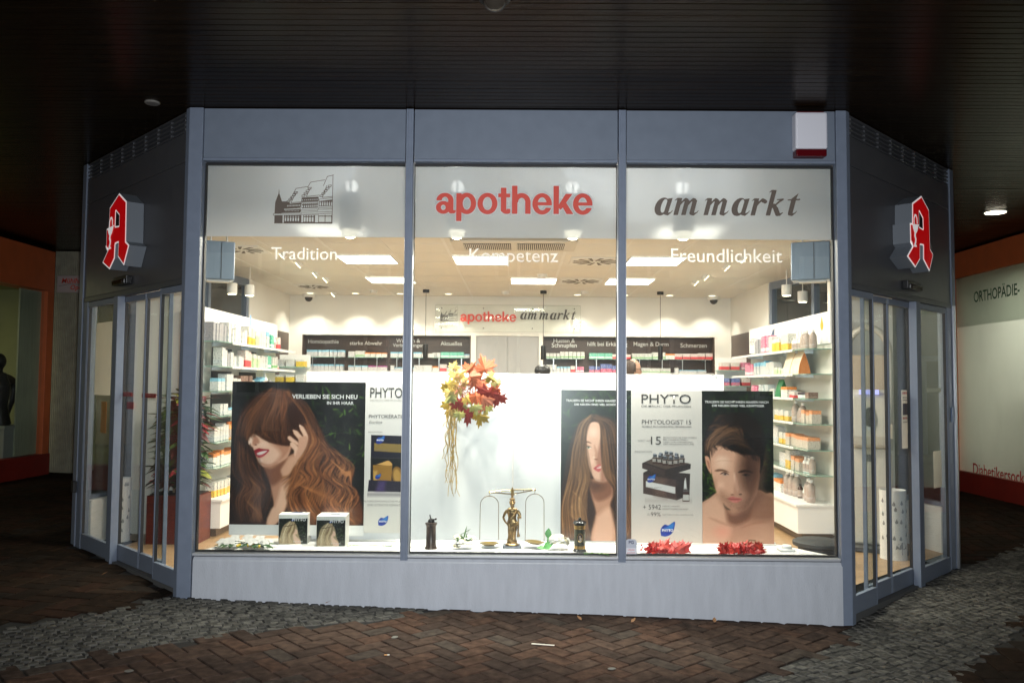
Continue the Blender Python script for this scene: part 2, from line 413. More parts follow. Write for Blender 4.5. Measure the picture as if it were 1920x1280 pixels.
# ================================================================== the pharmacy building
m_paint = mat('grey_blue_paint', (.172, .205, .268), .42, var=.05, vscale=14, bump=.03, bscale=200, spec=.4)
m_panel = mat('grey_panel', (.162, .192, .242), .40, var=.04, vscale=10, bump=.02, bscale=300, spec=.4)
m_plinth = mat('white_plaster', (.47, .495, .54), .85, var=.06, vscale=4, stretch=(5, 5, .9), bump=.45, bscale=42)
m_anth = mat('anthracite_panel', (.080, .082, .090), .36, var=.06, vscale=9, bump=.02, bscale=260)
m_vent = mat('vent_dark', (.010, .010, .011), .7)
m_seal = mat('rubber_seal', (.012, .012, .013), .6)
m_alu = mat('bright_aluminium', (.62, .64, .66), .28, metal=.9)
m_wall = mat('cream_wall', (.80, .775, .72), .7, var=.02, vscale=3)
m_white = mat('white_lacquer', (.80, .79, .77), .35)
m_tile = mat('ceiling_tile', (.78, .76, .71), .85, var=.03, vscale=40)
m_tbar = mat('ceiling_bar', (.83, .82, .79), .6)
m_floor = mat('oak_floor', (.30, .19, .10), .35, vscale=3, stretch=(1.2, 9, 1), col2=(.42, .28, .155))
m_glass = glass_mat('window_glass'); m_film = film_mat()
m_red = mat('red_vinyl', (.62, .055, .030), .5); m_brown = mat('brown_vinyl', (.125, .098, .078), .5)
m_whitev = film_mat('white_vinyl', (.90, .90, .90), .0)

B = thing('pharmacy_building', 'grey-framed corner pharmacy with three tall lit windows and angled door wings', 'pharmacy')
ZS, ZT, Y0 = .315, 3.30, 0.0
XM1, XM2 = -.845, .786                    # mullion centres
# plinth with a rough foot
mb = MB(); n = 60
for side, yy in ((0, -.035), (1, .16)):
    pass
pv = []
for i in range(n+1):
    x = XL+.118+(XR-XL-.19)*i/n
    pv += [(x, -.035+.012*0, gz(x, 0)-.03), (x, -.035, gz(x, 0)+.02+.004*math.sin(i*1.7)), (x, -.030, ZS-.045), (x, -.012, ZS-.018), (x, .16, ZS-.012), (x, .16, gz(x, 0)-.03)]
fs = [(i*6+k, (i+1)*6+k, (i+1)*6+k+1, i*6+k+1) for i in range(n) for k in range(5)]+[tuple(range(5, -1, -1)), tuple(n*6+k for k in range(6))]
mb.add(pv, fs, 0, True); mb.build('plinth', m_plinth, B, sharp=30)
# corner posts: front face and a folded-back strip along the wing
for xc, sg, xin in ((XL, 1, XL+.105), (XR, -1, XR-.078)):
    wx, wy = (-.7097, .7045) if sg > 0 else (.7062, .708)
    d = .06; nx, ny = (.7045, .7097) if sg > 0 else (-.708, .7062)
    pts = [(xc, -.03), (xin, -.03), (xin, .09), (xc+wx*d+nx*.07, .09+wy*d*.2), (xc+wx*d+nx*.05, wy*d+ny*.05), (xc+wx*d, wy*d-.03)]
    if sg < 0: pts = pts[::-1]
    mb = MB(); mb.prism(pts, gz(xc, 0)-.02, HC-.004, 'z'); mb.build('corner_post', m_paint, B, bevel=.004)
# upper fascia panels with bottom flashing
for a, b in ((XL+.105, XM1-.031), (XM1+.031, XM2-.031), (XM2+.031, XR-.078)):
    mb = MB(); mb.box(a+.003, b-.003, -.012, .05, ZT+.03, HC-.006); o = mb.build('fascia_panel', m_panel, B, bevel=.003)
    mb = MB(); mb.box(a+.003, b-.003, -.02, .05, ZT+.006, ZT+.027); mb.build('flashing', m_paint, o, bevel=.003)
for xm in (XM1, XM2):
    mb = MB(); mb.box(xm-.028, xm+.028, -.026, .09, ZS-.03, HC-.006); mb.box(xm-.012, xm+.012, -.032, -.026, ZS-.02, HC-.01)
    o = mb.build('mullion', m_paint, B, bevel=.004)
    mb = MB(); mb.box(xm+.0285, xm+.034, .0, .085, ZS, ZT); mb.box(xm-.034, xm-.0285, .0, .085, ZS, ZT); mb.build('edge_trim', m_alu, o)
mb = MB(); mb.box(XL+.106, XR-.079, -.02, .10, ZS-.010, ZS+.008); mb.build('window_sill', mat('sill_metal', (.55, .57, .60), .35, metal=.3), B, bevel=.004)

YP = .06
panes = [(XL+.115, XM1-.036), (XM1+.036, XM2-.036), (XM2+.036, XR-.088)]
ZF = 2.733
wins = []
for k, (a, b) in enumerate(panes):
    mb = MB()   # rubber seal frame
    for bx in ((a-.012, a, ZS+.008, ZT), (b, b+.012, ZS+.008, ZT), (a, b, ZT-.012, ZT+.006), (a, b, ZS+.008, ZS+.018)): mb.box(bx[0], bx[1], YP-.02, YP+.02, bx[2], bx[3])
    w = mb.build('window', m_seal, B)
    mb = MB(); mb.box(a, b, YP-.004, YP+.004, ZS+.018, ZT-.012); mb.build('glass_pane', m_glass, w)
    mb = MB(); mb.box(a+.002, b-.002, YP+.0065, YP+.0085, ZF, ZT-.013); mb.build('frosted_film', m_film, w)
    wins.append(w)
    if k != 1:
        xe = a-.0125 if k == 0 else b+.0125; mb = MB(); mb.box(xe-.006, xe, -.022, YP-.021, ZS+.008, ZT) if k == 0 else mb.box(xe, xe+.006, -.022, YP-.021, ZS+.008, ZT); mb.build('edge_trim', m_alu, w)
YV = YP-.0075
# the stepped-gable house drawing on the left film: origin (514,420) px -> metres
U = .4575/112.0*1.0
def house_sd(X, Y):
    """drawing space: zoom pixels (x right, y down) of the logo"""
    d = np.full(X.shape, 1e9)
    T = 5.5
    def line(*p):
        nonlocal d
        for a, b in zip(p, p[1:]): d = np.minimum(d, sd_seg(X, Y, a, b, T))
    def fil(*p):
        nonlocal d; d = np.minimum(d, sd_poly(X, Y, p))
    def cut(x0, y0, x1, y1):
        nonlocal d; d = np.maximum(d, -np.maximum(np.abs(X-(x0+x1)/2)-(x1-x0)/2, np.abs(Y-(y0+y1)/2)-(y1-y0)/2))
    fil((258, 500), (266, 500), (270, 580), (325, 740), (480, 745), (480, 960), (182, 985), (190, 760), (254, 580))   # tower and wall
    fil((182, 1020), (345, 1020), (345, 1172), (182, 1172))
    fil((370, 1010), (1325, 1000), (1325, 1172), (370, 1172))
    fil((420, 790), (700, 760), (700, 860), (365, 880), (365, 960), (695, 950), (695, 885), (420, 870))
    fil((365, 890), (695, 880), (695, 960), (365, 970)); fil((715, 660), (1050, 640), (1050, 730), (705, 750)); fil((715, 775), (1045, 745), (1045, 860), (715, 875)); fil((1060, 720), (1325, 705), (1325, 820), (1060, 835))
    # pale cornice bands
    for x0, y0, x1, y1, h in ((160, 985, 690, 975, 32), (365, 885, 690, 870, 26), (705, 760, 1040, 740, 26), (700, 905, 1040, 888, 30), (710, 960, 1325, 935, 36), (1055, 860, 1325, 850, 34), (1060, 690, 1325, 660, 40)):
        band = sd_poly(X, Y, [(x0, y0), (x1, y1), (x1, y1+h), (x0, y0+h)]); d = np.maximum(d, -band); d = np.minimum(d, np.abs(band)-T*.8)
    for i in range(9):
        x = 432+i*29; cut(x, 812-i*1.5, x+14, 842-i*1.5)
    for i in range(10):
        x = 390+i*29; cut(x, 918, x+12, 932)
    for i in range(8):
        x = 722+i*41; cut(x, 700-i*2.5, x+18, 722-i*2.5); cut(x, 815-i*2, x+22, 858-i*2); cut(x, 786-i*2, x+22, 796-i*2)
    for i in range(6):
        x = 1072+i*45; cut(x, 752, x+28, 820-i); cut(x, 730, x+28, 740)
    for i in range(6): cut(388+i*51, 1062, 388+i*51+28, 1130); cut(388+i*51, 1030, 388+i*51+28, 1045)
    for i in range(4): cut(765+i*52, 1050, 765+i*52+36, 1140); cut(765+i*52, 1016, 765+i*52+36, 1034)
    cut(1062, 1035, 1178, 1142); cut(1192, 1035, 1308, 1142); cut(1062, 998, 1178, 1018); cut(1192, 998, 1308, 1018); cut(348, 1022, 366, 1165); cut(985, 1010, 1050, 1150); cut(716, 1010, 752, 1150)
    # roofs
    line((545, 580), (600, 478), (830, 440)); line((610, 545), (505, 760)); line((500, 765), (705, 745))
    line((825, 460), (885, 352), (1165, 305)); line((878, 480), (805, 640)); line((800, 640), (1060, 610)); line((1140, 420), (1215, 235), (1338, 205)); line((1205, 420), (1125, 650)); line((1120, 655), (1325, 635)); line((1325, 210), (1325, 1172)); line((182, 1172), (1325, 1172)); line((330, 745), (430, 745))
    # stepped gables
    for sx, sy, st in ((420, 755, 5), (715, 640, 4), (1070, 640, 5)):
        dx, dy = (38, -46) if st == 5 and sx == 420 else (42, -52)
        for i in range(st):
            x, y = sx+i*dx*.95, sy+i*dy*.95; line((x, y), (x+6, y-30), (x+68, y-36), (x+58, y), (x, y))
    line((480, 745), (545, 580)); return d
def put_house(name, m, parent, x0, z0, width, Y, res=1.0, M=None):
    k = width/(1338-160)
    f = (lambda px_, py_: (x0+(px_-160)*k, Y, z0-(py_-1180)*k)) if M is None else (lambda px_, py_: tuple(M @ Vector((x0+(px_-160)*k, Y, z0-(py_-1180)*k))))
    mb = fill_mesh(house_sd, 150, 1345, 490 if False else 195, 1185, int(200*res), int(166*res), f, name)
    return mb.build(name, m, parent)
put_house('house_drawing', m_brown, wins[0], -1.905, 2.833, .462, YV, 1.25)
# "apotheke": heavy grotesque letters
def apotheke_sd(X, Y):
    d = np.full(X.shape, 1e9)
    def add(f):
        nonlocal d; d = np.minimum(d, f)
    def bx(x0, x1, y0, y1): return np.maximum(np.abs(X-(x0+x1)/2)-(x1-x0)/2, np.abs(Y-(y0+y1)/2)-(y1-y0)/2)
    def ring(cx, cy, rx, ry, ix, iy): return np.maximum(sd_ell(X, Y, cx, cy, rx, ry), -sd_ell(X, Y, cx, cy, ix, iy))
    def a(x):
        add(ring(x+.36, .29, .36, .31, .12, .13)); add(bx(x+.60, x+.86, .14, .68)); add(np.maximum(ring(x+.44, .64, .42, .36, .16, .17), .63-Y)); add(bx(x+.40, x+.70, .43, .56)); add(np.maximum(sd_ell(X, Y, x+.80, .16, .20, .18), bx(x+.60, x+.98, .0, .16)))
    def e(x):
        r_ = ring(x+.48, .49, .48, .52, .22, .32); r_ = np.maximum(r_, -bx(x+.48, x+1.2, .30, .42)); add(r_); add(bx(x+.14, x+.94, .42, .57))
    def p(x): add(bx(x, x+.26, -.37, .985)); add(ring(x+.52, .49, .46, .52, .20, .31))
    def o(x): add(ring(x+.49, .49, .49, .52, .23, .32))
    def t(x): add(bx(x+.13, x+.40, .12, 1.27)); add(bx(x, x+.59, .80, .985)); add(np.maximum(ring(x+.42, .24, .29, .25, .02, .05), bx(x+.13, x+.60, -.02, .24)))
    def h(x): add(bx(x, x+.265, 0, 1.37)); add(np.maximum(ring(x+.48, .56, .44, .45, .18, .22), .55-Y)); add(bx(x+.655, x+.92, 0, .57))
    def k(x): add(bx(x, x+.265, 0, 1.37)); add(sd_poly(X, Y, [(x+.2, .36), (x+.60, .985), (x+.93, .985), (x+.36, .20)])); add(sd_poly(X, Y, [(x+.34, .52), (x+.50, .74), (x+.98, 0), (x+.65, 0)]))
    a(0); p(1.0); o(2.05); t(3.07); h(3.75); e(4.76); k(5.80); e(6.76); return d
def put_apotheke(name, m, parent, x0, z0, width, Y, res=1.0, grow=0):
    k = width/7.72
    return fill_mesh(lambda X, Y_: apotheke_sd(X, Y_)-grow, -.1, 7.85, -.5, 1.5, int(330*res), int(84*res), lambda a, b: (x0+a*k, Y, z0+b*k*1.02), name).build(name, m, parent)
put_apotheke('lettering', m_red, wins[1], -.645, 2.920, 1.210, YV, 1.4)
put_apotheke('letter_outline', m_whitev, wins[1], -.645, 2.920, 1.210, YV+.0014, 1.2, .045)
# "am markt": bold slanted serif letters built from tapered strokes
def am_markt_sd(X, Y):
    X = X-.27*Y; d = np.full(X.shape, 1e9)
    def sg(x, *p):
        nonlocal d
        for (a, b) in zip(p, p[1:]): d = np.minimum(d, sd_seg(X-x, Y, a[:2], b[:2], a[2], b[2]))
    def pl(x, *p):
        nonlocal d; d = np.minimum(d, sd_poly(X-x, Y, p))
    def A(x):
        nonlocal d
        ring = np.maximum(sd_ell(X-x, Y, .42, .49, .42, .53), -sd_ell(X-x, Y, .53, .53, .17, .40)); d = np.minimum(d, ring)
        pl(x, (.62, .1), (.88, .1), (.92, 1.0), (.66, .96)); sg(x, (.76, .12, .125), (.88, .045, .075), (1.05, .16, .028), (1.10, .26, .02))
    def stem(x, h=1.0): pl(x, (0, 0), (.27, 0), (.27, h), (0, h-.05)); sg(x, (-.12, h-.14, .02), (0, h-.04, .045), (.2, h-.05, .05))
    def arch(x): sg(x, (.22, .55, .035), (.34, .80, .055), (.48, .92, .085), (.56, .86, .115))
    def M_(x):
        stem(x); arch(x); pl(x, (.46, 0), (.73, 0), (.73, .88), (.46, .88)); arch(x+.46); pl(x, (.92, .1), (1.19, .1), (1.19, .88), (.92, .88)); sg(x, (1.06, .13, .13), (1.18, .045, .075), (1.36, .16, .028), (1.41, .26, .02))
    def R_(x): stem(x); arch(x); sg(x, (.56, .88, .10), (.68, .80, .105))
    def K_(x):
        stem(x, 1.50); sg(x, (.22, .42, .03), (.40, .60, .05), (.60, .82, .06), (.78, .95, .055)); sg(x, (.33, .60, .10), (.52, .36, .135), (.68, .1, .13), (.80, .045, .07), (.96, .17, .028))
        sg(x, (.45, .93, .03), (.78, .96, .045))
    def T_(x):
        pl(x, (.12, .12), (.40, .12), (.40, 1.0), (.46, 1.33), (.12, 1.0)); sg(x, (.26, .14, .14), (.38, .05, .075), (.56, .17, .028), (.60, .27, .02)); sg(x, (-.06, .92, .035), (.60, .95, .045))
    A(0); M_(1.22); M_(3.00); A(4.56); R_(5.78); K_(6.68); T_(7.84); return d
def put_ammarkt(name, m, parent, x0, z0, width, Y, res=1.0):
    k = width/8.95
    mb = fill_mesh(am_markt_sd, -.3, 9.1, -.2, 1.75, int(330*res), int(70*res), lambda a, b: (x0+a*k, Y, z0+b*k*1.02), name)
    return mb.build(name, m, parent)
put_ammarkt('lettering', m_brown, wins[2], 1.03, 2.918, 1.165, YV, 1.2)
for s, k, x, w_ in (('Tradition', 0, -1.660, .508), ('Kompetenz', 1, -.0415, .683), ('Freundlichkeit', 2, 1.5975, .853)):
    text_obj(s, 'lettering', m_whitev, wins[k], x=x, z=2.553 if k != 1 else 2.513, y=YV, w=w_)

# ---- interior shell
mb = MB(); mb.add([(XL+.15, .12, 0.03), (XR-.12, .12, .03), (WRx-.12, WRy+.02, .03), (WRx-.1, 7.1, .03), (WLx+.1, 7.1, .03), (WLx+.12, WLy+.02, .03)], [(0, 1, 2, 3, 4, 5)]); struct(mb.build('floor', m_floor))
HI = 3.02
HV, YV0 = 3.40, .82          # raised cove over the window display
mb = MB(); mb.add([(XL-.62, YV0, HI), (XR+.62, YV0, HI), (WRx-.1, WRy+.02, HI), (3.45, 5.0, HI), (3.41, 7.1, HI), (-3.69, 7.1, HI), (-3.70, 5.0, HI), (WLx+.1, WLy+.02, HI)], [tuple(range(7, -1, -1))])
ic = mb.build('interior_ceiling', m_tile, B)
mb = MB()
for i in range(-7, 8):
    x = -.43+.3+.62*i
    wd = .016 if i % 2 else .006
    if -3.6 < x < 3.35: mb.box(x-wd, x+wd, max(YV0, abs(x)-2.3), 7.0, HI-.004, HI-.001)
for j in range(2, 12):
    y = .0+.155+.62*j; hw = min(3.5, 2.35+y)
    if y < 7: mb.box(-hw, hw-.1, y-.006, y+.006, HI-.003, HI-.0015)
mb.build('ceiling_grid', m_tbar, ic)
mb = MB(); mb.box(XL-.62, XR+.62, YV0-.03, YV0, HI-.002, HV); mb.box(XL+.10, XR-.08, .10, YV0-.0301, HV, HV+.03); mb.build('window_cove', m_wall, B)
mb = MB()
mb.box(-3.69, 3.41, 7.0, 7.1, 0, .95); mb.box(-3.69, 3.41, 7.0, 7.1, 2.385, HI)
for a, b in ((-3.69, -3.478), (-.763, -.68), (.33, .394), (3.148, 3.41)): mb.box(a, b, 7.0, 7.1, .95, 2.385)
mb.box(-3.69, 3.41, 7.28, 7.34, .9, 2.5)
mb.box(-3.80, -3.69, 5.0, 7.1, 0, HI); mb.box(3.41, 3.52, 5.0, 7.1, 0, HI)
mb.build('interior_wall', m_wall, B)
mb = MB(); mb.box(-4.02, -3.41, 2.36, 2.44, .031, HI-.01); mb.build('cream_partition', m_wall, B)
mb = MB(); mb.box(3.28, 3.93, 2.42, 2.50, .031, HI-.01); mb.build('cream_partition', m_wall, B)
m_niche = mat('dark_walnut', (.075, .048, .036), .4, var=.35, vscale=4, stretch=(1, 1, 9))
nich = []
for a, b in ((-3.478, -.763), (.394, 3.148)):
    mb = MB(); mb.box(a, b, 7.22, 7.27, .95, 2.384); mb.box(a, a+.02, 7.0, 7.22, .95, 2.384); mb.box(b-.02, b, 7.0, 7.22, .95, 2.384)
    o = mb.build('wall_niche', m_niche, B); nich.append(o)
    mb = MB(); mb.box(a+.02, b-.02, 7.0, 7.215, 1.79, 1.81); mb.build('lower_shelf', m_white, o)
    mb = MB()
    k = 4; sw = (b-a)/k
    for i in range(k): mb.box(a+sw*i+.06, a+sw*(i+1)-.05, 7.02, 7.215, 2.022, 2.03)
    mb.build('glass_shelf', mat('shelf_glass', (.25, .42, .34), .1, coat=.5), o)
    for i in range(k):
        for f in (.25, .78):
            mb = MB(); xq = a+sw*(i+f); mb.prism([(7.0, 1.86), (7.01, 1.86), (7.012, 1.995), (7.215, 1.995), (7.215, 2.021), (7.0, 2.021)], xq-.006, xq+.006, 'x'); mb.build('shelf_bracket', m_alu, o)
m_ntext = mat('white_letters', (.82, .80, .76), .5)
for s, i, x, z, w_ in (('Homöopathie', 0, at_y(606, 640, 7.2).x, 2.235, .50), ('starke Abwehr', 0, at_y(686, 640, 7.2).x, 2.235, .53), ('Wunden &', 0, at_y(765, 636, 7.2).x, 2.28, .39), ('Verbrennungen', 0, at_y(765, 646, 7.2).x, 2.19, .50), ('Aktuelles', 0, at_y(846, 642, 7.2).x, 2.235, .35),
                       ('Husten &', 1, at_y(1058, 640, 7.2).x, 2.295, .35), ('Schnupfen', 1, at_y(1058, 650, 7.2).x, 2.195, .41), ('hilft bei Erkältung', 1, at_y(1139, 647, 7.2).x, 2.225, .65), ('Magen & Darm', 1, at_y(1221, 647, 7.2).x, 2.228, .57), ('Schmerzen', 1, at_y(1301, 648, 7.2).x, 2.23, .43)):
    text_obj(s, 'lettering', m_ntext, nich[i], x=x, z=z, y=7.216, w=w_, bold=.008)
mb = MB(); mb.box(-.68, -.177, 7.03, 7.07, .03, 2.38); mb.box(-.173, .33, 7.03, 7.07, .03, 2.38); mb.build('sliding_panel', mat('grey_laminate', (.36, .35, .34), .4), B)
# brown panels on the side walls at the back
for sx in (-1, 1):
    X = -3.685 if sx < 0 else 3.405
    mb = MB(); mb.box(min(X, X-sx*.03), max(X, X-sx*.03), 5.75, 6.85, 1.0, 2.40); mb.build('side_panel', m_niche, B)
# ---- side windows behind the shelves
for sx in (-1, 1):
    xa, xb = (WLx+.06, -3.74) if sx < 0 else (WRx-.06, 3.46); ya, yb = WLy+.06, 5.0
    D = Vector((xb-xa, yb-ya, 0)); Ld = D.length; D.normalize(); Nn = Vector((-D.y, D.x, 0))
    M = Matrix(((D.x, Nn.x, 0, xa), (D.y, Nn.y, 0, ya), (0, 0, 1, 0), (0, 0, 0, 1)))
    mb = MB(); mb.box(0, Ld, -.09, .09, -.15, .46, M=M); p = mb.build('side_plinth', mat('white_plinth', (.74, .74, .72), .7, var=.05, vscale=6), B, bevel=.01)
    mb = MB()
    for t in (0, Ld*.34, Ld*.67, Ld-.06): mb.box(t, t+.06, -.04, .04, .46, 3.6, M=M)
    mb.box(0, Ld, -.035, .035, 2.92, 3.6, M=M); mb.box(0, Ld, -.036, .036, .461, .50, M=M)
    o = mb.build('side_window', m_paint, B)
    mb = MB(); mb.box(.02, Ld-.02, -.004, .004, .5, 2.93, M=M); mb.build('glass_pane', m_glass, o)

# ---- the two door wings
A_OUT = [(.043, .638), (.219, .541), (.231, .203), (.307, .165), (.203, .003), (.057, .094), (.063, .212), (-.008, .208), (-.014, .086), (-.127, .002), (-.31, .079), (-.181, .178), (-.227, .201), (-.231, .366), (-.18, .371), (-.172, .542)]
A_HOLE = [(-.017, .492), (.060, .446), (.063, .357), (-.020, .363)]
m_sred = mat('sign_red', (.50, .004, .008), .35, emit=(.75, .003, .006), estr=.28, spec=.15)
m_swhite = mat('sign_white', (.85, .85, .85), .35, emit=(1, 1, 1), estr=.38)
m_sgrey = mat('sign_return', (.17, .19, .215), .45)
def a_sd(X, Y, inset): return np.maximum(sd_poly(X, Y, A_OUT), -sd_poly(X, Y, A_HOLE))+inset
def chalice(X, Y):
    d = np.minimum(sd_poly(X, Y, [(-.185, .352), (-.055, .366), (-.060, .352), (-.085, .312), (-.112, .295), (-.148, .298), (-.172, .325)]), sd_seg(X, Y, (-.205, .356), (-.045, .372), .0045))
    P = [(-.150, .372), (-.150, .415), (-.128, .446), (-.100, .446), (-.082, .420), (-.080, .385)]
    for a, b in zip(P, P[1:]): d = np.minimum(d, sd_seg(X, Y, a, b, .0085))
    P = [(-.128, .30), (-.135, .272), (-.118, .245), (-.122, .218), (-.142, .198)]
    for a, b, r in zip(P, P[1:], (.016, .015, .014, .012)): d = np.minimum(d, sd_seg(X, Y, a, b, r, r-.002))
    d = np.minimum(d, sd_poly(X, Y, [(-.165, .175), (-.095, .180), (-.110, .198), (-.150, .196)]))
    return np.minimum(d, sd_seg(X, Y, (-.215, .21), (-.182, .178), .009))
SIGN_D = .14
def wing(side):
    """local frame: x to the right as seen from outside, y inwards"""
    if side < 0: fx = lambda s: WING-s; W = thing('door_wing', 'left door wing with anthracite panel, sliding glass doors and a silver end post', 'entrance', (WLx, WLy, 0), math.atan2(-.7045, .7097))
    else: fx = lambda s: s; W = thing('door_wing', 'right door wing with anthracite panel, sliding glass doors beside the orange shop', 'entrance', (XR, 0, 0), math.atan2(.708, .7062))
    bx = lambda mb, s0, s1, *r, **k: mb.box(min(fx(s0), fx(s1)), max(fx(s0), fx(s1)), *r, **k)
    zb = .045 if side < 0 else -.10; zr = zb+.135; z2 = 2.385
    # panel in two sheets with a seam, vents above
    mb = MB(); bx(mb, .07, 2.33, -.0, .05, z2+.02, 3.312); bx(mb, .07, 2.33, .0, .05, 3.318, 3.545); p = mb.build('wing_panel', m_anth, W, bevel=.003)
    mb = MB(); bx(mb, .07, 2.33, .03, .05, 3.547, HC-.008); v = mb.build('vent_grille', m_vent, W)
    mb = MB()
    for i in range(5): bx(mb, .07, 2.33, .0, .03, 3.552+i*.036, 3.552+i*.036+.014)
    for i in range(9): bx(mb, .12+i*.27, .128+i*.27, .004, .028, 3.548, HC-.01)
    mb.build('slats', m_anth, v)
    mb = MB(); bx(mb, .07, 2.33, -.004, .06, z2-.025, z2+.018); mb.build('door_header', mat('dark_frame', (.07, .075, .085), .4), W, bevel=.002)
    # end post
    mb = MB(); bx(mb, 2.33, 2.43, -.012, .10, zb-.06, HC-.006); mb.build('end_post', m_paint, W, bevel=.004)
    mb = MB(); bx(mb, 2.20, 2.325, -.004, .07, zb-.05, z2-.026); mb.build('frame_post', m_paint, W, bevel=.003)
    if side > 0:
        mb = MB(); bx(mb, 2.325, 2.352, -.035, -.013, zb-.02, z2); o = mb.build('locking_rail', m_alu, W)
        mb = MB(); bx(mb, 2.26, 2.30, -.014, -.005, 1.28, 1.42); mb.build('key_switch', mat('switch_blue', (.16, .22, .34), .4), W)
    else:
        mb = MB(); bx(mb, 2.29, 2.36, -.05, -.013, .55, .66); mb.build('door_stop', m_seal, W, bevel=.008)
    def leaf(name, s0, s1, y, fr, bot, top, gl=True):
        mb = MB(); bx(mb, s0, s0+fr, y, y+.032, zb, top); bx(mb, s1-fr, s1, y, y+.032, zb, top); bx(mb, s0+fr, s1-fr, y, y+.032, zb, bot); bx(mb, s0+fr, s1-fr, y, y+.032, top-.05, top)
        o = mb.build(name, m_paint, W, bevel=.003)
        mb = MB(); bx(mb, s0+fr, s1-fr, y+.018, y+.026, bot, top-.05); mb.build('glass_pane', m_glass, o)
        mb = MB(); bx(mb, s0+fr, s0+fr+.005, y+.006, y+.03, bot, top-.05); bx(mb, s1-fr-.005, s1-fr, y+.006, y+.03, bot, top-.05); mb.build('door_seal', m_seal, o)
    leaf('side_light', .06, .50, .0, .016, zr, z2-.03)
    leaf('sliding_door', .44, .93, .055, .015, zr, z2-.03)
    leaf('sliding_door', .933, 1.43, .055, .015, zr, z2-.03)
    mb = MB(); bx(mb, 1.395, 1.50, -.012, .05, zb-.03, z2-.026); mb.build('door_post', m_paint, W, bevel=.004)
    leaf('side_light', 1.50, 2.20, .0, .016, zr, z2-.03)
    mb = MB(); bx(mb, .06, 2.3, .01, .12, zb-.2, zb-.005); mb.build('threshold', mat('threshold_stone', (.10, .10, .10), .7), W)
    # pharmacy sign: box letter standing off the panel
    sgn = thing('pharmacy_sign', 'red gothic letter A pharmacy sign with white goblet on the %s door wing' % ('left' if side < 0 else 'right'), 'sign', group='red pharmacy letter signs')
    sgn.matrix_world = W.matrix_basis @ Matrix.Translation((1.14 if side > 0 else 1.312, 0, 2.60 if side > 0 else 2.563))
    mb = MB(); mb.prism(A_OUT, -SIGN_D, -.003, 'y'); sb = mb.build('sign_box', m_sgrey, sgn)
    g = lambda y: (lambda a, b: (a, y, b))
    fill_mesh(lambda X, Y: a_sd(X, Y, .0), -.33, .33, -.02, .66, 90, 90, g(-SIGN_D-.003), 'b').build('sign_border', m_swhite, sgn)
    fill_mesh(lambda X, Y: a_sd(X, Y, .013), -.33, .33, -.02, .66, 110, 110, g(-SIGN_D-.006), 'b').build('sign_face', m_sred, sgn)
    fill_mesh(chalice, -.23, -.03, .16, .46, 80, 120, g(-SIGN_D-.009), 'b').build('goblet_emblem', m_swhite, sgn)
    mb = MB(); mb.prism(A_HOLE, -SIGN_D-.0045, -SIGN_D-.0032, 'y'); mb.build('letter_opening', m_vent, sgn)
    # motion sensor over the doors
    se = thing('motion_sensor', 'black motion sensor above the %s sliding doors' % ('left' if side < 0 else 'right'), 'sensor', group='black door motion sensors')
    se.matrix_world = W.matrix_basis @ Matrix.Translation((fx(1.24), -.003, 2.47))
    mb = MB(); mb.box(-.15, .15, -.055, 0, -.03, .045); mb.prism([(-.055, -.03), (-.055, .02), (-.075, .01), (-.070, -.03)], -.145, .145, 'x'); mb.build('sensor_body', mat('black_plastic', (.008, .008, .009), .3), se, bevel=.012)
    mb = MB(); mb.box(-.11, .11, -.079, -.074, -.024, .004); mb.build('sensor_lens', mat('dark_lens', (.02, .004, .004), .08), se)
    return W, fx
WL_, fxl = wing(-1); WR_, fxr = wing(1)
# ================================================================== lamps and fittings inside
m_led = emit_mat('lit_panel', (1, .96, .86), 7.5); m_bulb = emit_mat('lit_lamp', (1, .86, .58), 14)
m_black = mat('black_metal', (.012, .012, .012), .4); m_lampw = mat('lamp_white', (.78, .77, .74), .4)
G = 'square ceiling light panels in the pharmacy'
rowname = {1.24: 'hidden behind the frosted film', 3.06: 'in the front row', 4.92: 'in the back row'}
for x, y, wh in ((-1.72, 1.24, 'left'), (1.54, 1.24, 'right'), (-1.72, 3.06, 'left'), (-.43, 3.06, 'middle'), (1.54, 3.06, 'right'), (-1.74, 4.92, 'left'), (.20, 4.92, 'middle'), (1.50, 4.92, 'right')):
    t = thing('ceiling_light_panel', 'glowing square ceiling light panel, %s one %s' % (wh, rowname[y]), 'ceiling light', (x, y, HI-.006), group=G)
    mb = MB(); mb.box(-.30, .30, -.30, .30, -.006, .004); mb.build('diffuser', m_led, t)
    mb = MB()
    for q in ((-.312, -.301, -.312, .312), (.301, .312, -.312, .312), (-.301, .301, -.312, -.301), (-.301, .301, .301, .312)): mb.box(q[0], q[1], q[2], q[3], -.009, .004)
    mb.build('frame', m_tbar, t)
    a = lamp('panel_light', 'AREA', (x, y, HI-.03), 52, WARM, .55); a.parent = t; a.location = (0, 0, -.03)
def spot_at(t, loc, power, aim, angle, color=WARM, size=.03, blend=.35):
    o = lamp('spot_light', 'SPOT', loc, power, color, size, spot=math.radians(angle), blend=blend); o.parent = t
    d = Vector(aim); o.rotation_euler = d.to_track_quat('-Z', 'Y').to_euler(); return o
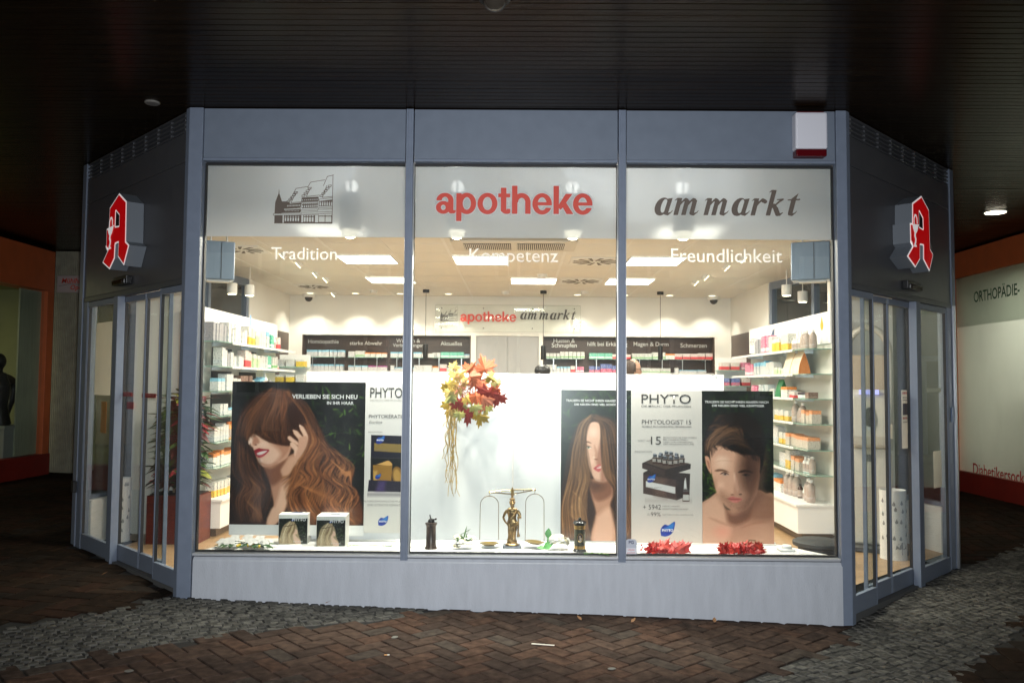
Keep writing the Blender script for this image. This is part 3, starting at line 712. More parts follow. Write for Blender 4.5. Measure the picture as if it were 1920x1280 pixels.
# white cylinder downlights over the display
for i, x in enumerate((-1.36, -.50, .43, 1.315)):
    t = thing('display_downlight', 'white cylinder downlight behind the frosted film, %s of four from the left' % ordinal(i), 'downlight', (x, .30, HV), group='cylinder downlights over the window display')
    mb = MB(); mb.lathe([(.07, -.57), (.085, -.565), (.085, -.28), (.07, -.275)], 24); mb.build('housing', mat('lamp_grey', (.30, .30, .31), .4), t)
    mb = MB(); mb.tube([(0, 0, 0), (0, 0, -.28)], .008, 8); mb.build('rod', m_alu, t)
    mb = MB(); mb.lathe([(.02, -.635), (.05, -.62), (.064, -.595), (.066, -.571)], 24); mb.build('lit_lens', emit_mat('display_lens', (1, .88, .66), 22), t)
    spot_at(t, (0, 0, -.65), 330, (0, .16, -1), 92, WARM2, .05, .6)
    ul = lamp('uplight', 'POINT', (0, 0, 0), 13.5, (1, .96, .93), .05); ul.parent = t; ul.location = (0, .05, -.20)
# white hanging lamps added in place of lamp reflections in the side windows
for i, (px_, py_, X) in enumerate(((435, 545, -3.45), (468, 548, -3.3), (1475, 548, 3.25), (1505, 560, 3.5))):
    p = at_x(px_, py_, X)
    t = thing('reflection_lamp', 'added white cylinder lamp standing in for a reflection in the %s side window, %s one' % ('left' if X < 0 else 'right', ('nearer' if i in (0, 3) else 'farther')), 'ceiling lamp', (p.x, p.y, HI), group='added lamps for the reflections in the side windows')
    L_ = HI-p.z+.04
    mb = MB(); mb.lathe([(.05, -L_), (.06, -L_+.005), (.06, -L_+.13), (.02, -L_+.135)], 20); mb.build('housing', m_lampw, t)
    mb = MB(); mb.tube([(0, 0, 0), (0, 0, -L_+.13)], .006, 6); mb.build('rod', m_lampw, t)
    mb = MB(); mb.lathe([(.046, -L_-.004), (.046, -L_-.001)], 20); mb.build('lit_lens', m_bulb, t)
    spot_at(t, (0, 0, -L_-.02), 30, (0, 0, -1), 100, WARM, .05)
# adjustable recessed spots along the shelves
sp = [(-2.58, 2.71), (-2.58, 3.38), (-2.6, 4.26), (-2.59, 4.79), (-2.89, 6.6), (2.45, 2.77), (2.43, 3.42), (2.385, 4.28), (2.38, 4.88)]
for i, (x, y) in enumerate(sp):
    sd = 'left' if x < 0 else 'right'
    t = thing('tilted_spotlight', 'small tilted ceiling spotlight over the %s shelves, %s from the window' % (sd, ordinal(i if i < 5 else i-5)), 'spotlight', (x, y, HI), group='tilted ceiling spotlights')
    s_ = -1 if x < 0 else 1; R_ = Matrix.Rotation(-s_*math.radians(48), 4, 'Y')
    mb = MB(); mb.lathe([(.045, -.022), (.045, .02), (.03, .03)], 16, M=Matrix.Translation((0, 0, -.018)) @ R_); mb.build('lamp_head', m_lampw, t)
    mb = MB(); mb.lathe([(.041, -.026), (.041, -.0235)], 16, M=Matrix.Translation((0, 0, -.018)) @ R_); mb.build('lit_lens', m_bulb, t)
    mb = MB(); mb.lathe([(.07, -.006), (.07, 0)], 20); mb.build('trim_ring', m_tbar, t)
    spot_at(t, (s_*.09, 0, -.10), 24, (s_*.62, 0, -1), 88, WARM, .04)
# recessed wall washers along the back wall: their light draws the scallops
for i, x in enumerate((-3.27, -2.56, -1.86, -1.1, .92, 1.66, 2.36, 3.02)):
    t = thing('wall_washer', 'recessed round ceiling spot washing the back wall, %s from the left' % ordinal(i), 'recessed spot', (x, 6.62, HI), group='recessed spots along the back wall')
    mb = MB(); mb.lathe([(.085, -.008), (.085, 0)], 24); mb.build('trim_ring', m_tbar, t)
    mb = MB(); mb.lathe([(.05, -.0105), (.05, -.0085)], 20); mb.build('lit_lens', emit_mat('washer_lens', (1, .86, .6), 3), t)
    spot_at(t, (0, 0, -.02), 46, (0, .12, -1), 98, WARM, .04, .5)
# square air diffusers and the cassette unit
m_dark = mat('grille_dark', (.05, .045, .04), .7)
for i, (x, y, w_) in enumerate(((-2.95, 2.44, .5), (-3.0, 5.75, .5), (.87, 3.12, .58), (.84, 4.93, .58))):
    t = thing('air_diffuser', 'square ceiling air diffuser with dark swirl slots %s' % ('near the left window side', 'at the far left back corner', 'right of the front middle light panel', 'right of the back middle light panel')[i], 'air vent', (x, y, HI-.004), group='square swirl air diffusers')
    h = w_/2; mb = MB(); mb.box(-h, h, -h, h, -.006, .002); mb.build('face_plate', m_lampw, t)
    mb = MB()
    for k in range(12):
        a = k*PI/6; c, s_ = math.cos(a), math.sin(a); q = lambda r, o: (c*r-s_*o, s_*r+c*o)
        mb.prism([q(.07, -.008), q(h*.86, .03), q(h*.86, .075), q(.07, .012)], -.009, -.0062, 'z')
    mb.build('slots', mat('slot_grey', (.16, .145, .12), .7), t)
t = thing('air_conditioner', 'ceiling cassette air conditioner with two long slotted grilles in the middle', 'air conditioner', (-.05, 1.95, HI-.002))
mb = MB(); mb.box(-.62, .62, -.30, .30, -.035, .0); mb.build('cover', mat('unit_beige', (.66, .62, .55), .5), t, bevel=.006)
for xa in (-.50, .03):
    mb = MB(); mb.box(xa, xa+.47, -.18, .18, -.039, -.0355); g_ = mb.build('grille', m_dark, t)
    mb = MB()
    for k in range(24): mb.box(xa+.004+k*.0195, xa+.013+k*.0195, -.175, .175, -.042, -.0392)
    mb.build('fins', mat('unit_beige', (.66, .62, .55), .5), g_)
# pendants over the counter
for i, (px_, py_) in enumerate(((799, 543), (1019, 545), (1238, 547))):
    p = at_z(px_, py_, HI); q = at_y((797, 1018, 1237)[i], 674 if i else 671, p.y)
    t = thing('pendant_lamp', 'slim black tube pendant on a thin cord, %s of the three' % ('left', 'middle', 'right')[i], 'pendant lamp', (p.x, p.y, HI), group='black tube pendants over the counter')
    mb = MB(); mb.lathe([(.05, -.045), (.05, 0)], 18); mb.build('canopy', m_black, t, bevel=.003)
    L_ = HI-q.z
    mb = MB(); mb.tube([(0, 0, -.04), (0, 0, -L_+.2)], .004, 6); mb.build('cord', m_black, t)
    mb = MB(); mb.lathe([(.034, -L_), (.036, -L_+.004), (.036, -L_+.205), (.01, -L_+.215)], 18); mb.build('lamp_shade', m_black, t)
# dome cameras
m_dome = mat('smoked_dome', (.03, .025, .02), .08)
for nm, x, y in (('left', -3.35, 6.85), ('right', 3.1, 6.85)):
    t = thing('dome_camera', 'small white security dome camera in the %s back ceiling corner' % nm, 'security camera', (x, y, HI), group='white dome cameras')
    mb = MB(); mb.lathe([(.095, -.05), (.10, -.03), (.10, 0)], 24); mb.build('mount', m_lampw, t)
    mb = MB(); mb.ball((0, 0, -.05), (.065, .065, .07)); mb.build('dome', m_dome, t)
for i, (x, y) in enumerate(((-.2, 6.3), (.3, 4.3), (-2.2, 6.2), (1.0, 6.2))):
    t = thing('smoke_detector', 'flat round white ceiling detector, %s' % ('between the two left pendants', 'above the back middle light panel', 'over the left medicine niche', 'between the middle and right pendants')[i], 'detector', (x, y, HI), group='round ceiling detectors')
    mb = MB(); mb.lathe([(.05, -.04), (.06, -.015), (.062, 0)], 20); mb.build('detector_body', m_lampw, t)
    mb = MB(); mb.lathe([(.075, -.008), (.075, 0)], 20); mb.build('base_ring', m_tbar, t)
# hanging metal boxes at the inner ends of the wings
for sx in (-1, 1):
    p = at_y(415 if sx < 0 else 1526, 490, 1.05); q = at_y(440 if sx < 0 else 1497, 452, 1.05); q2 = at_y(440 if sx < 0 else 1497, 524, 1.05)
    W_ = 2*abs(p.x-q.x); t = thing('air_curtain', 'grey-blue metal air curtain box hanging inside the %s door' % ('left' if sx < 0 else 'right'), 'air curtain', (p.x, 1.05, q2.z), math.radians(-sx*23), 'air curtains')
    mb = MB(); mb.box(-W_/2-.06, W_/2, 0, .22, 0, q.z-q2.z); o = mb.build('housing', mat('box_blue', (.15, .19, .24), .25), t, bevel=.01)
    mb = MB(); mb.box(-.003, .003, -.002, .01, .01, q.z-q2.z-.01); mb.build('seam', m_seal, t)
    mb = MB(); mb.box(-W_/2, W_/2-.04, .05, .18, -.012, -.001); mb.build('outlet_grille', m_lampw, t)
    mb = MB()
    for xx in (-W_/2+.03, W_/2-.06): mb.tube([(xx, .18, q.z-q2.z-.01), (xx, .18, HI-q2.z-.002)], .008, 8)
    mb.build('hanger', m_alu, t)

# ================================================================== wall sign over the sliding panels
a, b = at_y(817, 571, 6.9), at_y(1088, 623, 6.9)
t = thing('wall_sign', 'clear acrylic sign with the pharmacy name over the grey sliding panels', 'sign', ((a.x+b.x)/2, 6.93, b.z)); sw, sh = b.x-a.x, a.z-b.z
mb = MB(); mb.box(-sw/2, sw/2, 0, .012, 0, sh); mb.build('acrylic_plate', glass_mat('acrylic', (.97, .98, .97), 1.22), t)
mb = MB()
for q_ in ((-sw/2-.004, -sw/2, 0, sh), (sw/2, sw/2+.004, 0, sh), (-sw/2, sw/2, -.004, 0), (-sw/2, sw/2, sh, sh+.004)): mb.box(q_[0], q_[1], -.001, .013, q_[2], q_[3])
mb.build('plate_edge', mat('acrylic_edge', (.30, .30, .26), .4), t)
mb = MB()
for px_ in (-.46, -.17, .17, .46):
    for z in (.06, sh-.05): mb.lathe([(.008, 0), (.008, .07)], 10, M=Matrix.Translation((px_*sw, -.006, z)) @ Matrix.Rotation(-PI/2, 4, 'X'))
mb.build('standoff_bolt', m_black, t)
put_apotheke('lettering', m_red, t, at_y(863, 600, 6.92).x-t.location.x, .165, at_y(968, 600, 6.92).x-at_y(863, 600, 6.92).x, -.006, .7)
put_ammarkt('lettering', mat('dark_letters', (.035, .030, .025), .5), t, at_y(974, 600, 6.92).x-t.location.x, .205, at_y(1083, 600, 6.92).x-at_y(974, 600, 6.92).x, -.006, .7)
put_house('house_drawing', mat('grey_letters', (.05, .047, .04), .6), t, at_y(825, 600, 6.92).x-t.location.x, .165, at_y(858, 600, 6.92).x-at_y(825, 600, 6.92).x, -.006, .5)

# ================================================================== packs, bottles and bags on the shelves
PK = {
 'white': ('white', pack_mat('pack_white', (.66, .65, .62), (.62, .64, .66), 0)), 'white_blue': ('white and light blue', pack_mat('pack_white_blue', (.66, .65, .64), (.25, .55, .72), 2)),
 'white_red': ('white and red', pack_mat('pack_white_red', (.66, .65, .61), (.62, .06, .07), 1, (.5, .1, .1))), 'white_green': ('white and green', pack_mat('pack_white_green', (.66, .65, .60), (.22, .50, .16), 0)),
 'green': ('teal green', pack_mat('pack_green', (.03, .40, .26), (.75, .78, .75), 0, (.8, .8, .8))), 'yellow': ('yellow', pack_mat('pack_yellow', (.76, .52, .03), (.70, .72, .7), 2)),
 'orange': ('white and orange', pack_mat('pack_orange', (.78, .76, .70), (.75, .25, .03), 2)), 'blue': ('blue', pack_mat('pack_blue', (.04, .09, .32), (.5, .06, .14), 1, (.7, .7, .75))),
 'beige': ('beige', pack_mat('pack_beige', (.55, .49, .42), (.72, .30, .12), 2, (.25, .2, .18))), 'grey': ('grey', pack_mat('pack_grey', (.38, .37, .38), (.5, .5, .5), 4)),
 'pink': ('pink', pack_mat('pack_pink', (.62, .10, .22), (.75, .7, .7), 0, (.8, .8, .8))), 'pale_green': ('pale green', pack_mat('pack_pale_green', (.55, .66, .40), (.75, .76, .68), 2)),
 'brown': ('dark brown', pack_mat('pack_brown', (.14, .07, .05), (.3, .2, .15), 0, (.5, .4, .35))), 'purple': ('white and purple', pack_mat('pack_purple', (.66, .65, .63), (.35, .06, .22), 2)),
 'white_yellow': ('white and yellow', pack_mat('pack_white_yellow', (.66, .65, .59), (.80, .50, .05), 1)), 'glass': ('clear', pack_mat('pack_clear', (.55, .60, .60), (.15, .2, .35), 0)),
}
m_bot = mat('bottle_taupe', (.36, .30, .26), .4); m_cap = mat('cap_white', (.80, .79, .77), .35); m_lab = pack_mat('bottle_label', (.42, .36, .31), (.50, .44, .40), 0, (.25, .1, .08))
m_kraft = mat('bag_paper', (.70, .58, .44), .6, var=.12, vscale=20); m_rust = mat('bag_orange', (.60, .20, .06), .55); m_gbag = mat('bag_green', (.03, .18, .07), .4)
PROTO = {}
def carton(key, w, d, h):
    k = ('c', key, round(w, 3), round(d, 3), round(h, 3))
    if k not in PROTO:
        mb = MB(); mb.box(-w/2, w/2, -d/2, d/2, 0, h); me = mb.mesh('carton'); me.materials.append(PK[key][1]); PROTO[k] = me
    return link('medicine_carton', PROTO[k], None, .0012, 1)
def bottle_root(h, capmat, bodymat, r=None, pump=False):
    r = r or h*.19; t = thing('bottle', '', 'bottle')
    mb = MB(); mb.lathe([(r*.9, 0), (r, h*.02), (r, h*.66), (r*.80, h*.76), (r*.42, h*.84), (r*.42, h*.86)], 16); mb.build('bottle_body', bodymat, t)
    mb = MB(); mb.lathe([(r*1.008, h*.08), (r*1.008, h*.58)], 16); mb.build('bottle_label', m_lab, t)
    mb = MB(); mb.lathe([(r*.50, h*.86), (r*.50, h*.99), (r*.42, h)], 14)
    if pump: mb.tube([(0, 0, h*.98), (0, 0, h*1.08), (-r*.9, 0, h*1.09)], r*.16, 8)
    mb.build('cap', capmat, t); return t
def place(o, x, y, z, rz, label, cat, group):
    o.location = (x, y, z); o.rotation_euler = (0, 0, rz); return tag(o, label, cat, group)
def bag_root(mats, w, h, d):
    t = thing('bag', '', 'bag')
    mb = MB(); n = 8; vs = []
    for i in range(n+1):
        f = i/n; dd = d/2*(1-f**1.6)+.002; ww = w/2*(1-.10*math.sin(f*PI))
        vs += [(-ww, -dd, h*f), (ww, -dd, h*f), (ww, dd, h*f), (-ww, dd, h*f)]
    fs = [(0, 3, 2, 1)]; mi = []
    mb.add(vs, [(0, 3, 2, 1)], 0)
    for i in range(n):
        for k in range(4): mb.f.append([i*4+k, i*4+(k+1) % 4, i*4+4+(k+1) % 4, i*4+4+k]); mb.m.append(1 if k in (1, 3) else 0); mb.s.append(False)
    mb.build('bag_body', mats, t)
    mb = MB(); mb.box(-w*.46, w*.46, -.004, .004, h, h*1.07); mb.build('fold', mats[0], t); return t
BASE = {}
def item(kind, w, d, h):
    if kind in PK: return carton(kind, w, d, h), PK[kind][0]+' carton', 'carton'
    k = (kind, round(h, 3))
    def mk(f):
        if k in BASE:
            c = copy_tree(BASE[k]); return c
        BASE[k] = f(); return BASE[k]
    if kind == 'bottle': return mk(lambda: bottle_root(h, m_cap, m_bot)), 'taupe bottle with white cap', 'bottle'
    if kind == 'pump': return mk(lambda: bottle_root(h, m_cap, mat('bottle_white', (.76, .75, .72), .35), pump=True)), 'white pump bottle', 'bottle'
    if kind == 'orange_bottle': return mk(lambda: bottle_root(h, mat('cap_orange', (.72, .20, .03), .4), mat('bottle_orange', (.75, .35, .10), .4))), 'orange sun-care bottle', 'bottle'
    if kind == 'small_bottle': return mk(lambda: bottle_root(h, mat('cap_black', (.02, .02, .02), .4), mat('bottle_dark', (.06, .03, .02), .25))), 'small dark bottle', 'bottle'
    if kind == 'bag': return mk(lambda: bag_root([m_kraft, m_rust], w, h, d)), 'paper bag with orange gusset', 'bag'
    if kind == 'green_bag': return mk(lambda: bag_root([m_gbag, m_gbag], w, h, d)), 'dark green foil bag', 'bag'
    if kind == 'jar':
        def f():
            t = thing('jar', '', 'jar'); mb = MB(); mb.lathe([(w*.46, 0), (w*.5, .006), (w*.5, h*.6)], 16); mb.build('jar_body', m_cap, t)
            mb = MB(); mb.lathe([(w*.52, h*.6), (w*.52, h*.95), (w*.48, h)], 16); mb.build('lid', mat('lid_dark', (.06, .05, .06), .35), t); return t
        return mk(f), 'white jar with dark lid', 'jar'
def shelf_row(X, y0, z, side, shelf, items):
    """a row of goods along a side shelf, starting at the window end"""
    y = y0; n = 0
    for kind, cnt, w, d, h in items:
        for c in range(cnt):
            hh = round(h*rnd.choice((.90, .95, 1, 1, 1.06)), 3) if kind in PK else h
            o, nm, cat = item(kind, d, w, hh)   # width runs along y
            y += w/2
            place(o, X+rnd.uniform(-.012, .012), y, z, rnd.uniform(-.05, .05)+(PI/2 if kind in ('bag', 'green_bag') else 0), '%s, %s from the window, %s of the %s unit' % (nm, ordinal(min(n, 31)), shelf, side), cat, 'goods on the %s shelf unit' % side)
            y += w/2+rnd.uniform(.004, .012); n += 1
        y += .02
m_sglass = mat('shelf_glass', (.25, .42, .34), .1, coat=.5); m_back = mat('shelf_back', (.74, .72, .66), .4)
ZL = [2.035, 1.775, 1.515, 1.255, .985, .725]; ZR = [2.0, 1.74, 1.482, 1.222, .958, .70]
UNIT = {}
for sx, zs, side, xb, xf, y0, y1, ztop in ((-1, ZL, 'left', -3.36, -3.08, 2.22, 5.15, 2.405), (1, ZR, 'right', 3.22, 2.96, 2.22, 5.2, 2.385)):
    t = thing('shelf_unit', 'white %s wall unit with backlit header and glass shelves full of goods' % side, 'shelf unit', (0, 0, 0)); UNIT[side] = t
    s_ = -sx; X = lambda d: xb+s_*d
    mb = MB(); mb.box(min(X(0), X(-.03)), max(X(0), X(-.03)), y0, y1, .1, ztop); mb.build('back_panel', m_back, t)
    mb = MB(); mb.box(min(X(.002), X(.02)), max(X(.002), X(.02)), y0, y1, ztop-.33, ztop); hd = mb.build('header_board', emit_mat('header_lit', (1, .93, .74), .10), t)
    for k, z in enumerate(zs):
        mb = MB(); mb.box(min(X(.003), X(.27)), max(X(.003), X(.27)), y0+.01, y1, z-.010, z-.002); sh_ = mb.build('glass_shelf', m_sglass, t)
        mb = MB(); n = int((y1-y0)/.06)
        for i in range(n): mb.box(min(X(.271), X(.277)), max(X(.271), X(.277)), y0+.42+i*.06, y0+.46+i*.06, z-.022, z+.006) if y0+.46+i*.06 < y1 else None
        mb.build('price_clips', m_lampw, sh_)
        for yy in (y0+.55, y0+1.5, y0+2.4): mb = MB(); mb.box(min(X(.003), X(.2)), max(X(.003), X(.2)), yy-.006, yy+.006, z-.035, z-.0105); mb.build('shelf_bracket', m_alu, sh_)
    mb = MB(); cx = .40 if side == 'right' else .36
    mb.box(min(X(-.03), X(cx-.02)), max(X(-.03), X(cx-.02)), y0-.02, y1, .12, .388); bc = mb.build('base_cabinet', m_white, t, bevel=.003)
    mb = MB(); mb.box(min(X(-.03), X(cx)), max(X(-.03), X(cx)), y0-.03, y1, .389, .412); mb.build('cabinet_top', m_white, bc, bevel=.002)
    mb = MB(); mb.box(min(X(-.03), X(cx-.09)), max(X(-.03), X(cx-.09)), y0+.06, y1, .031, .12); mb.build('kick_board', mat('kick_brown', (.14, .10, .07), .5), bc)
    # dark niches and header lettering
    if side == 'left':
        mb = MB()
        for z in (1.79, 1.53, 1.27, 1.0):
            for ya in (2.75, 3.65): mb.box(X(.004), X(.012), ya, ya+.62, z, z+.20)
        for ya in (2.75, 3.65): mb.box(X(.004), X(.012), ya, ya+.62, 2.06, 2.23)
        mb.build('dark_insert', mat('dark_insert', (.02, .018, .018), .5), t)
    RM = Matrix(((0, 0, 0, X(.0215)), (-sx*-1*1.0, 0, 0, 0), (0, 0, 1, 0), (0, 0, 0, 1)))
    def wall_text(s, y, z, w, m, bold=0):
        # reads left to right for someone standing in the room
        M = Matrix(((0, -1, 0, X(.021)), ((1 if sx < 0 else -1), 0, 0, y), (0, 0, 1, z), (0, 0, 0, 1)))
        return text_obj(s, 'lettering', m, hd, w=w, M=M, bold=bold)
    mdk = mat('header_letters', (.25, .23, .20), .5)
    if side == 'left':
        wall_text('rin', 2.38, 2.20, .20, mdk); wall_text('CAUDALIE', 3.15, 2.20, .62, mdk)
        wall_text('VICHY', 4.72, 2.16, .34, mdk); wall_text('I', 3.98, 2.26, .05, mat('header_blue', (.2, .35, .6), .5), .06)
    else:
        wall_text('Mutter & Kind', 3.22, 2.17, .62, mat('header_brown', (.45, .30, .24), .5)); wall_text('HERBAL', 4.95, 2.17, .42, mdk)
        M = Matrix(((0, -1, 0, X(.0215)), (-1, 0, 0, 2.45), (0, 0, 1, 2.25), (0, 0, 0, 1)))
        me = fill_mesh(lambda A_, B_: np.minimum(sd_ell(A_, B_, 0, 0, .045, .05), sd_poly(A_, B_, [(-.035, .025), (0, .10), (.035, .025)])), -.06, .06, -.06, .11, 30, 40, lambda a, b: tuple(M @ Vector((a, 0, b))), 'x')
        me.build('sun_emblem', mat('emblem_yellow', (.75, .42, .03), .5), hd)
        M2 = Matrix(((0, -1, 0, X(.0215)), (-1, 0, 0, 4.15), (0, 0, 1, 2.16), (0, 0, 0, 1)))
        fill_mesh(lambda A_, B_: sd_poly(A_, B_, [(-.08, 0), (-.06, .09), (0, .14), (.03, .19), (.035, .14), (.09, .18), (.085, .06), (.05, 0)]), -.1, .1, -.01, .2, 30, 40, lambda a, b: tuple(M2 @ Vector((a, 0, b))), 'x').build('leaf_emblem', mat('emblem_blue', (.10, .14, .22), .5), hd)
LX, RX = -3.20, 3.07
shelf_row(LX, 2.25, ZL[0], 'left', 'top shelf', [('grey', 6, .055, .10, .185), ('white', 2, .07, .10, .22), ('white', 8, .055, .09, .165), ('white_yellow', 2, .10, .10, .23), ('pale_green', 3, .06, .1, .17), ('white', 3, .07, .08, .22), ('white_blue', 1, .12, .09, .21), ('green', 2, .08, .09, .18), ('pump', 2, .07, .07, .17), ('white_red', 2, .06, .06, .18)])
shelf_row(LX, 2.48, ZL[1], 'left', 'second shelf', [('white', 2, .09, .1, .19), ('grey', 1, .07, .08, .16), ('white', 1, .10, .09, .17), ('white', 3, .09, .09, .12), ('white_red', 2, .11, .10, .21), ('pale_green', 4, .07, .08, .16), ('white', 5, .06, .08, .16), ('green', 2, .07, .08, .17), ('white_green', 3, .06, .07, .16), ('white_red', 1, .07, .07, .06)])
shelf_row(LX, 2.42, ZL[2], 'left', 'third shelf', [('white_blue', 2, .09, .09, .15), ('white', 2, .10, .10, .19), ('white', 2, .11, .1, .13), ('brown', 3, .12, .10, .17), ('white', 4, .06, .08, .11), ('white_blue', 2, .11, .08, .15), ('pump', 1, .09, .09, .20), ('grey', 2, .08, .08, .12)])
shelf_row(LX, 2.5, ZL[3], 'left', 'fourth shelf', [('white', 3, .07, .09, .12), ('white_blue', 3, .10, .09, .07), ('white', 4, .09, .09, .14)])
shelf_row(LX, 2.34, ZL[4], 'left', 'fifth shelf', [('white', 3, .08, .09, .15), ('white', 2, .08, .09, .18), ('orange_bottle', 5, .065, .065, .19), ('white', 3, .08, .08, .15)])
shelf_row(LX, 2.36, ZL[5], 'left', 'lowest glass shelf', [('orange', 7, .085, .09, .15), ('white', 3, .08, .09, .16)])
shelf_row(LX+.02, 2.34, .413, 'left', 'cabinet top', [('white_yellow', 6, .075, .10, .17), ('white', 3, .08, .1, .15), ('orange', 3, .09, .09, .18)])
shelf_row(RX, 2.30, ZR[0], 'right', 'top shelf', [('bottle', 1, .13, .12, .20), ('bottle', 2, .12, .12, .20), ('pump', 3, .08, .07, .14), ('white_yellow', 2, .13, .1, .20), ('yellow', 2, .12, .1, .17), ('white', 1, .12, .10, .20), ('pink', 3, .10, .1, .21), ('grey', 4, .07, .08, .20)])
shelf_row(RX, 2.62, ZR[1], 'right', 'second shelf', [('bag', 4, .13, .18, .23), ('pale_green', 3, .09, .1, .08), ('white', 3, .10, .1, .16), ('white_blue', 8, .06, .09, .17), ('pink', 3, .12, .1, .15)])
shelf_row(RX, 2.34, ZR[2], 'right', 'third shelf', [('brown', 1, .11, .1, .065), ('jar', 3, .09, .09, .06), ('white_red', 2, .09, .09, .065), ('orange', 4, .06, .11, .12), ('green_bag', 2, .10, .12, .19), ('white', 2, .09, .09, .1), ('glass', 5, .08, .09, .14), ('pink', 3, .08, .09, .13)])
shelf_row(RX, 2.30, ZR[3], 'right', 'fourth shelf', [('beige', 3, .085, .1, .13), ('bottle', 1, .11, .11, .21), ('bottle', 1, .09, .09, .15), ('bottle', 1, .12, .12, .23), ('white_yellow', 6, .075, .1, .12)])
shelf_row(RX, 2.32, ZR[4], 'right', 'fifth shelf', [('beige', 2, .17, .13, .12), ('beige', 3, .12, .11, .13), ('white_yellow', 2, .12, .11, .14), ('white', 3, .09, .1, .18)])
shelf_row(RX, 2.36, ZR[5], 'right', 'lowest glass shelf', [('bottle', 1, .10, .09, .18), ('pump', 2, .07, .07, .16), ('beige', 2, .12, .11, .15), ('white_yellow', 1, .15, .12, .19), ('white', 2, .10, .1, .18)])
shelf_row(RX-.03, 2.30, .413, 'right', 'cabinet top', [('bottle', 2, .12, .12, .235), ('pump', 1, .07, .07, .12), ('small_bottle', 1, .08, .08, .15), ('bottle', 3, .11, .11, .25), ('orange', 2, .13, .12, .15), ('white_blue', 2, .12, .1, .16)])
# boxes in the back-wall niches: section by section
def niche_row(side, sec, a, b, z, shelf, rows):
    x = a; n = 0
    for key, cnt, w, h in rows:
        for c in range(cnt):
            o = carton(key, w, .10, h); x += w/2
            place(o, x, 7.10+rnd.uniform(-.02, .02), z, rnd.uniform(-.04, .04), '%s carton, %s from left, %s under %s' % (PK[key][0], ordinal(n), shelf, sec), 'carton', 'cartons in the %s niche' % side)
            x += w/2+.006; n += 1
NL, NR = (-3.478, 2.715/4), (.394, 2.754/4)
U_, D_ = 2.031, 1.811
secs = [('left', NL, [('the homeopathy lettering', [('white_blue', 10, .056, .11)], [('white_blue', 10, .054, .10)]), ('the immune lettering', [('white', 1, .10, .09), ('white_green', 1, .15, .10), ('orange', 4, .085, .075)], [('white_blue', 3, .10, .085), ('purple', 2, .15, .085)]),
                        ('the wound lettering', [('white_blue', 4, .12, .085), ('white', 2, .1, .065)], [('white', 1, .06, .09), ('white_blue', 3, .10, .06), ('white', 2, .14, .095)]), ('the news lettering', [('white', 2, .06, .08), ('green', 2, .13, .09), ('green', 1, .10, .09), ('white_blue', 2, .10, .06)], [('orange', 1, .11, .08), ('white_red', 1, .11, .115), ('white_green', 1, .12, .06), ('white', 2, .09, .10)])]),
        ('right', NR, [('the cough lettering', [('white_green', 4, .05, .085), ('white_green', 6, .06, .11)], [('white', 3, .05, .12), ('white_blue', 4, .05, .09), ('white_red', 1, .07, .1), ('pink', 2, .065, .09)]), ('the cold lettering', [('green', 3, .12, .09), ('white_red', 2, .14, .075)], [('blue', 2, .085, .10), ('blue', 2, .09, .135), ('blue', 1, .10, .11), ('orange', 1, .11, .10)]),
                        ('the stomach lettering', [('white_green', 5, .06, .09), ('white_green', 2, .10, .11), ('orange', 1, .15, .09)], [('white_green', 2, .14, .08), ('white_green', 2, .16, .075)]), ('the pain lettering', [('white_red', 3, .12, .09), ('white_red', 2, .11, .10)], [('white', 1, .06, .08), ('white_blue', 3, .14, .05)])])]
for side, (x0, sw), ss in secs:
    for i, (nm, up, lo) in enumerate(ss):
        niche_row(side, nm, x0+sw*i+.06, 0, U_, 'glass shelf', up); niche_row(side, nm, x0+sw*i+.06, 0, D_, 'lower shelf', lo)
# free-standing racks in the back corners
for sx, cols in ((-1, ('yellow', 'yellow', 'white', 'yellow')), (1, ('pink', 'blue', 'white_red', 'pink'))):
    X = -3.05 if sx < 0 else 2.72
    p = at_y(548 if sx < 0 else 1375, 690, 5.45); X = p.x
    t = thing('display_rack', 'narrow rack of %s cartons in the %s back corner' % (('yellow', 'left') if sx < 0 else ('pink and blue', 'right')), 'rack', (X, 5.45, .03))
    mb = MB(); mb.box(-.22, .22, .13, .15, 0, 1.98); mb.build('back_panel', m_white, t)
    for k, z in enumerate((1.37, 1.57, 1.79)):
        mb = MB(); mb.box(-.22, .22, -.15, .129, z, z+.012); mb.build('rack_shelf', m_sglass, t)
        for j in range(3):
            o = carton(cols[(k+j//2) % 4] if j else cols[k], .12, .14, .105)
            place(o, X-.145+j*.145, 5.40, .03+z+.0125, rnd.uniform(-.05, .05), '%s carton, %s on the %s shelf of the %s corner rack' % (PK[cols[(k+j//2) % 4] if j else cols[k]][0], ('left one', 'middle one', 'right one')[j], ('bottom', 'middle', 'top')[k], 'left' if sx < 0 else 'right'), 'carton', 'cartons on the corner racks')
    mb = MB(); mb.box(-.22, .22, -.15, .129, 0, .5); mb.build('rack_base', m_white, t)
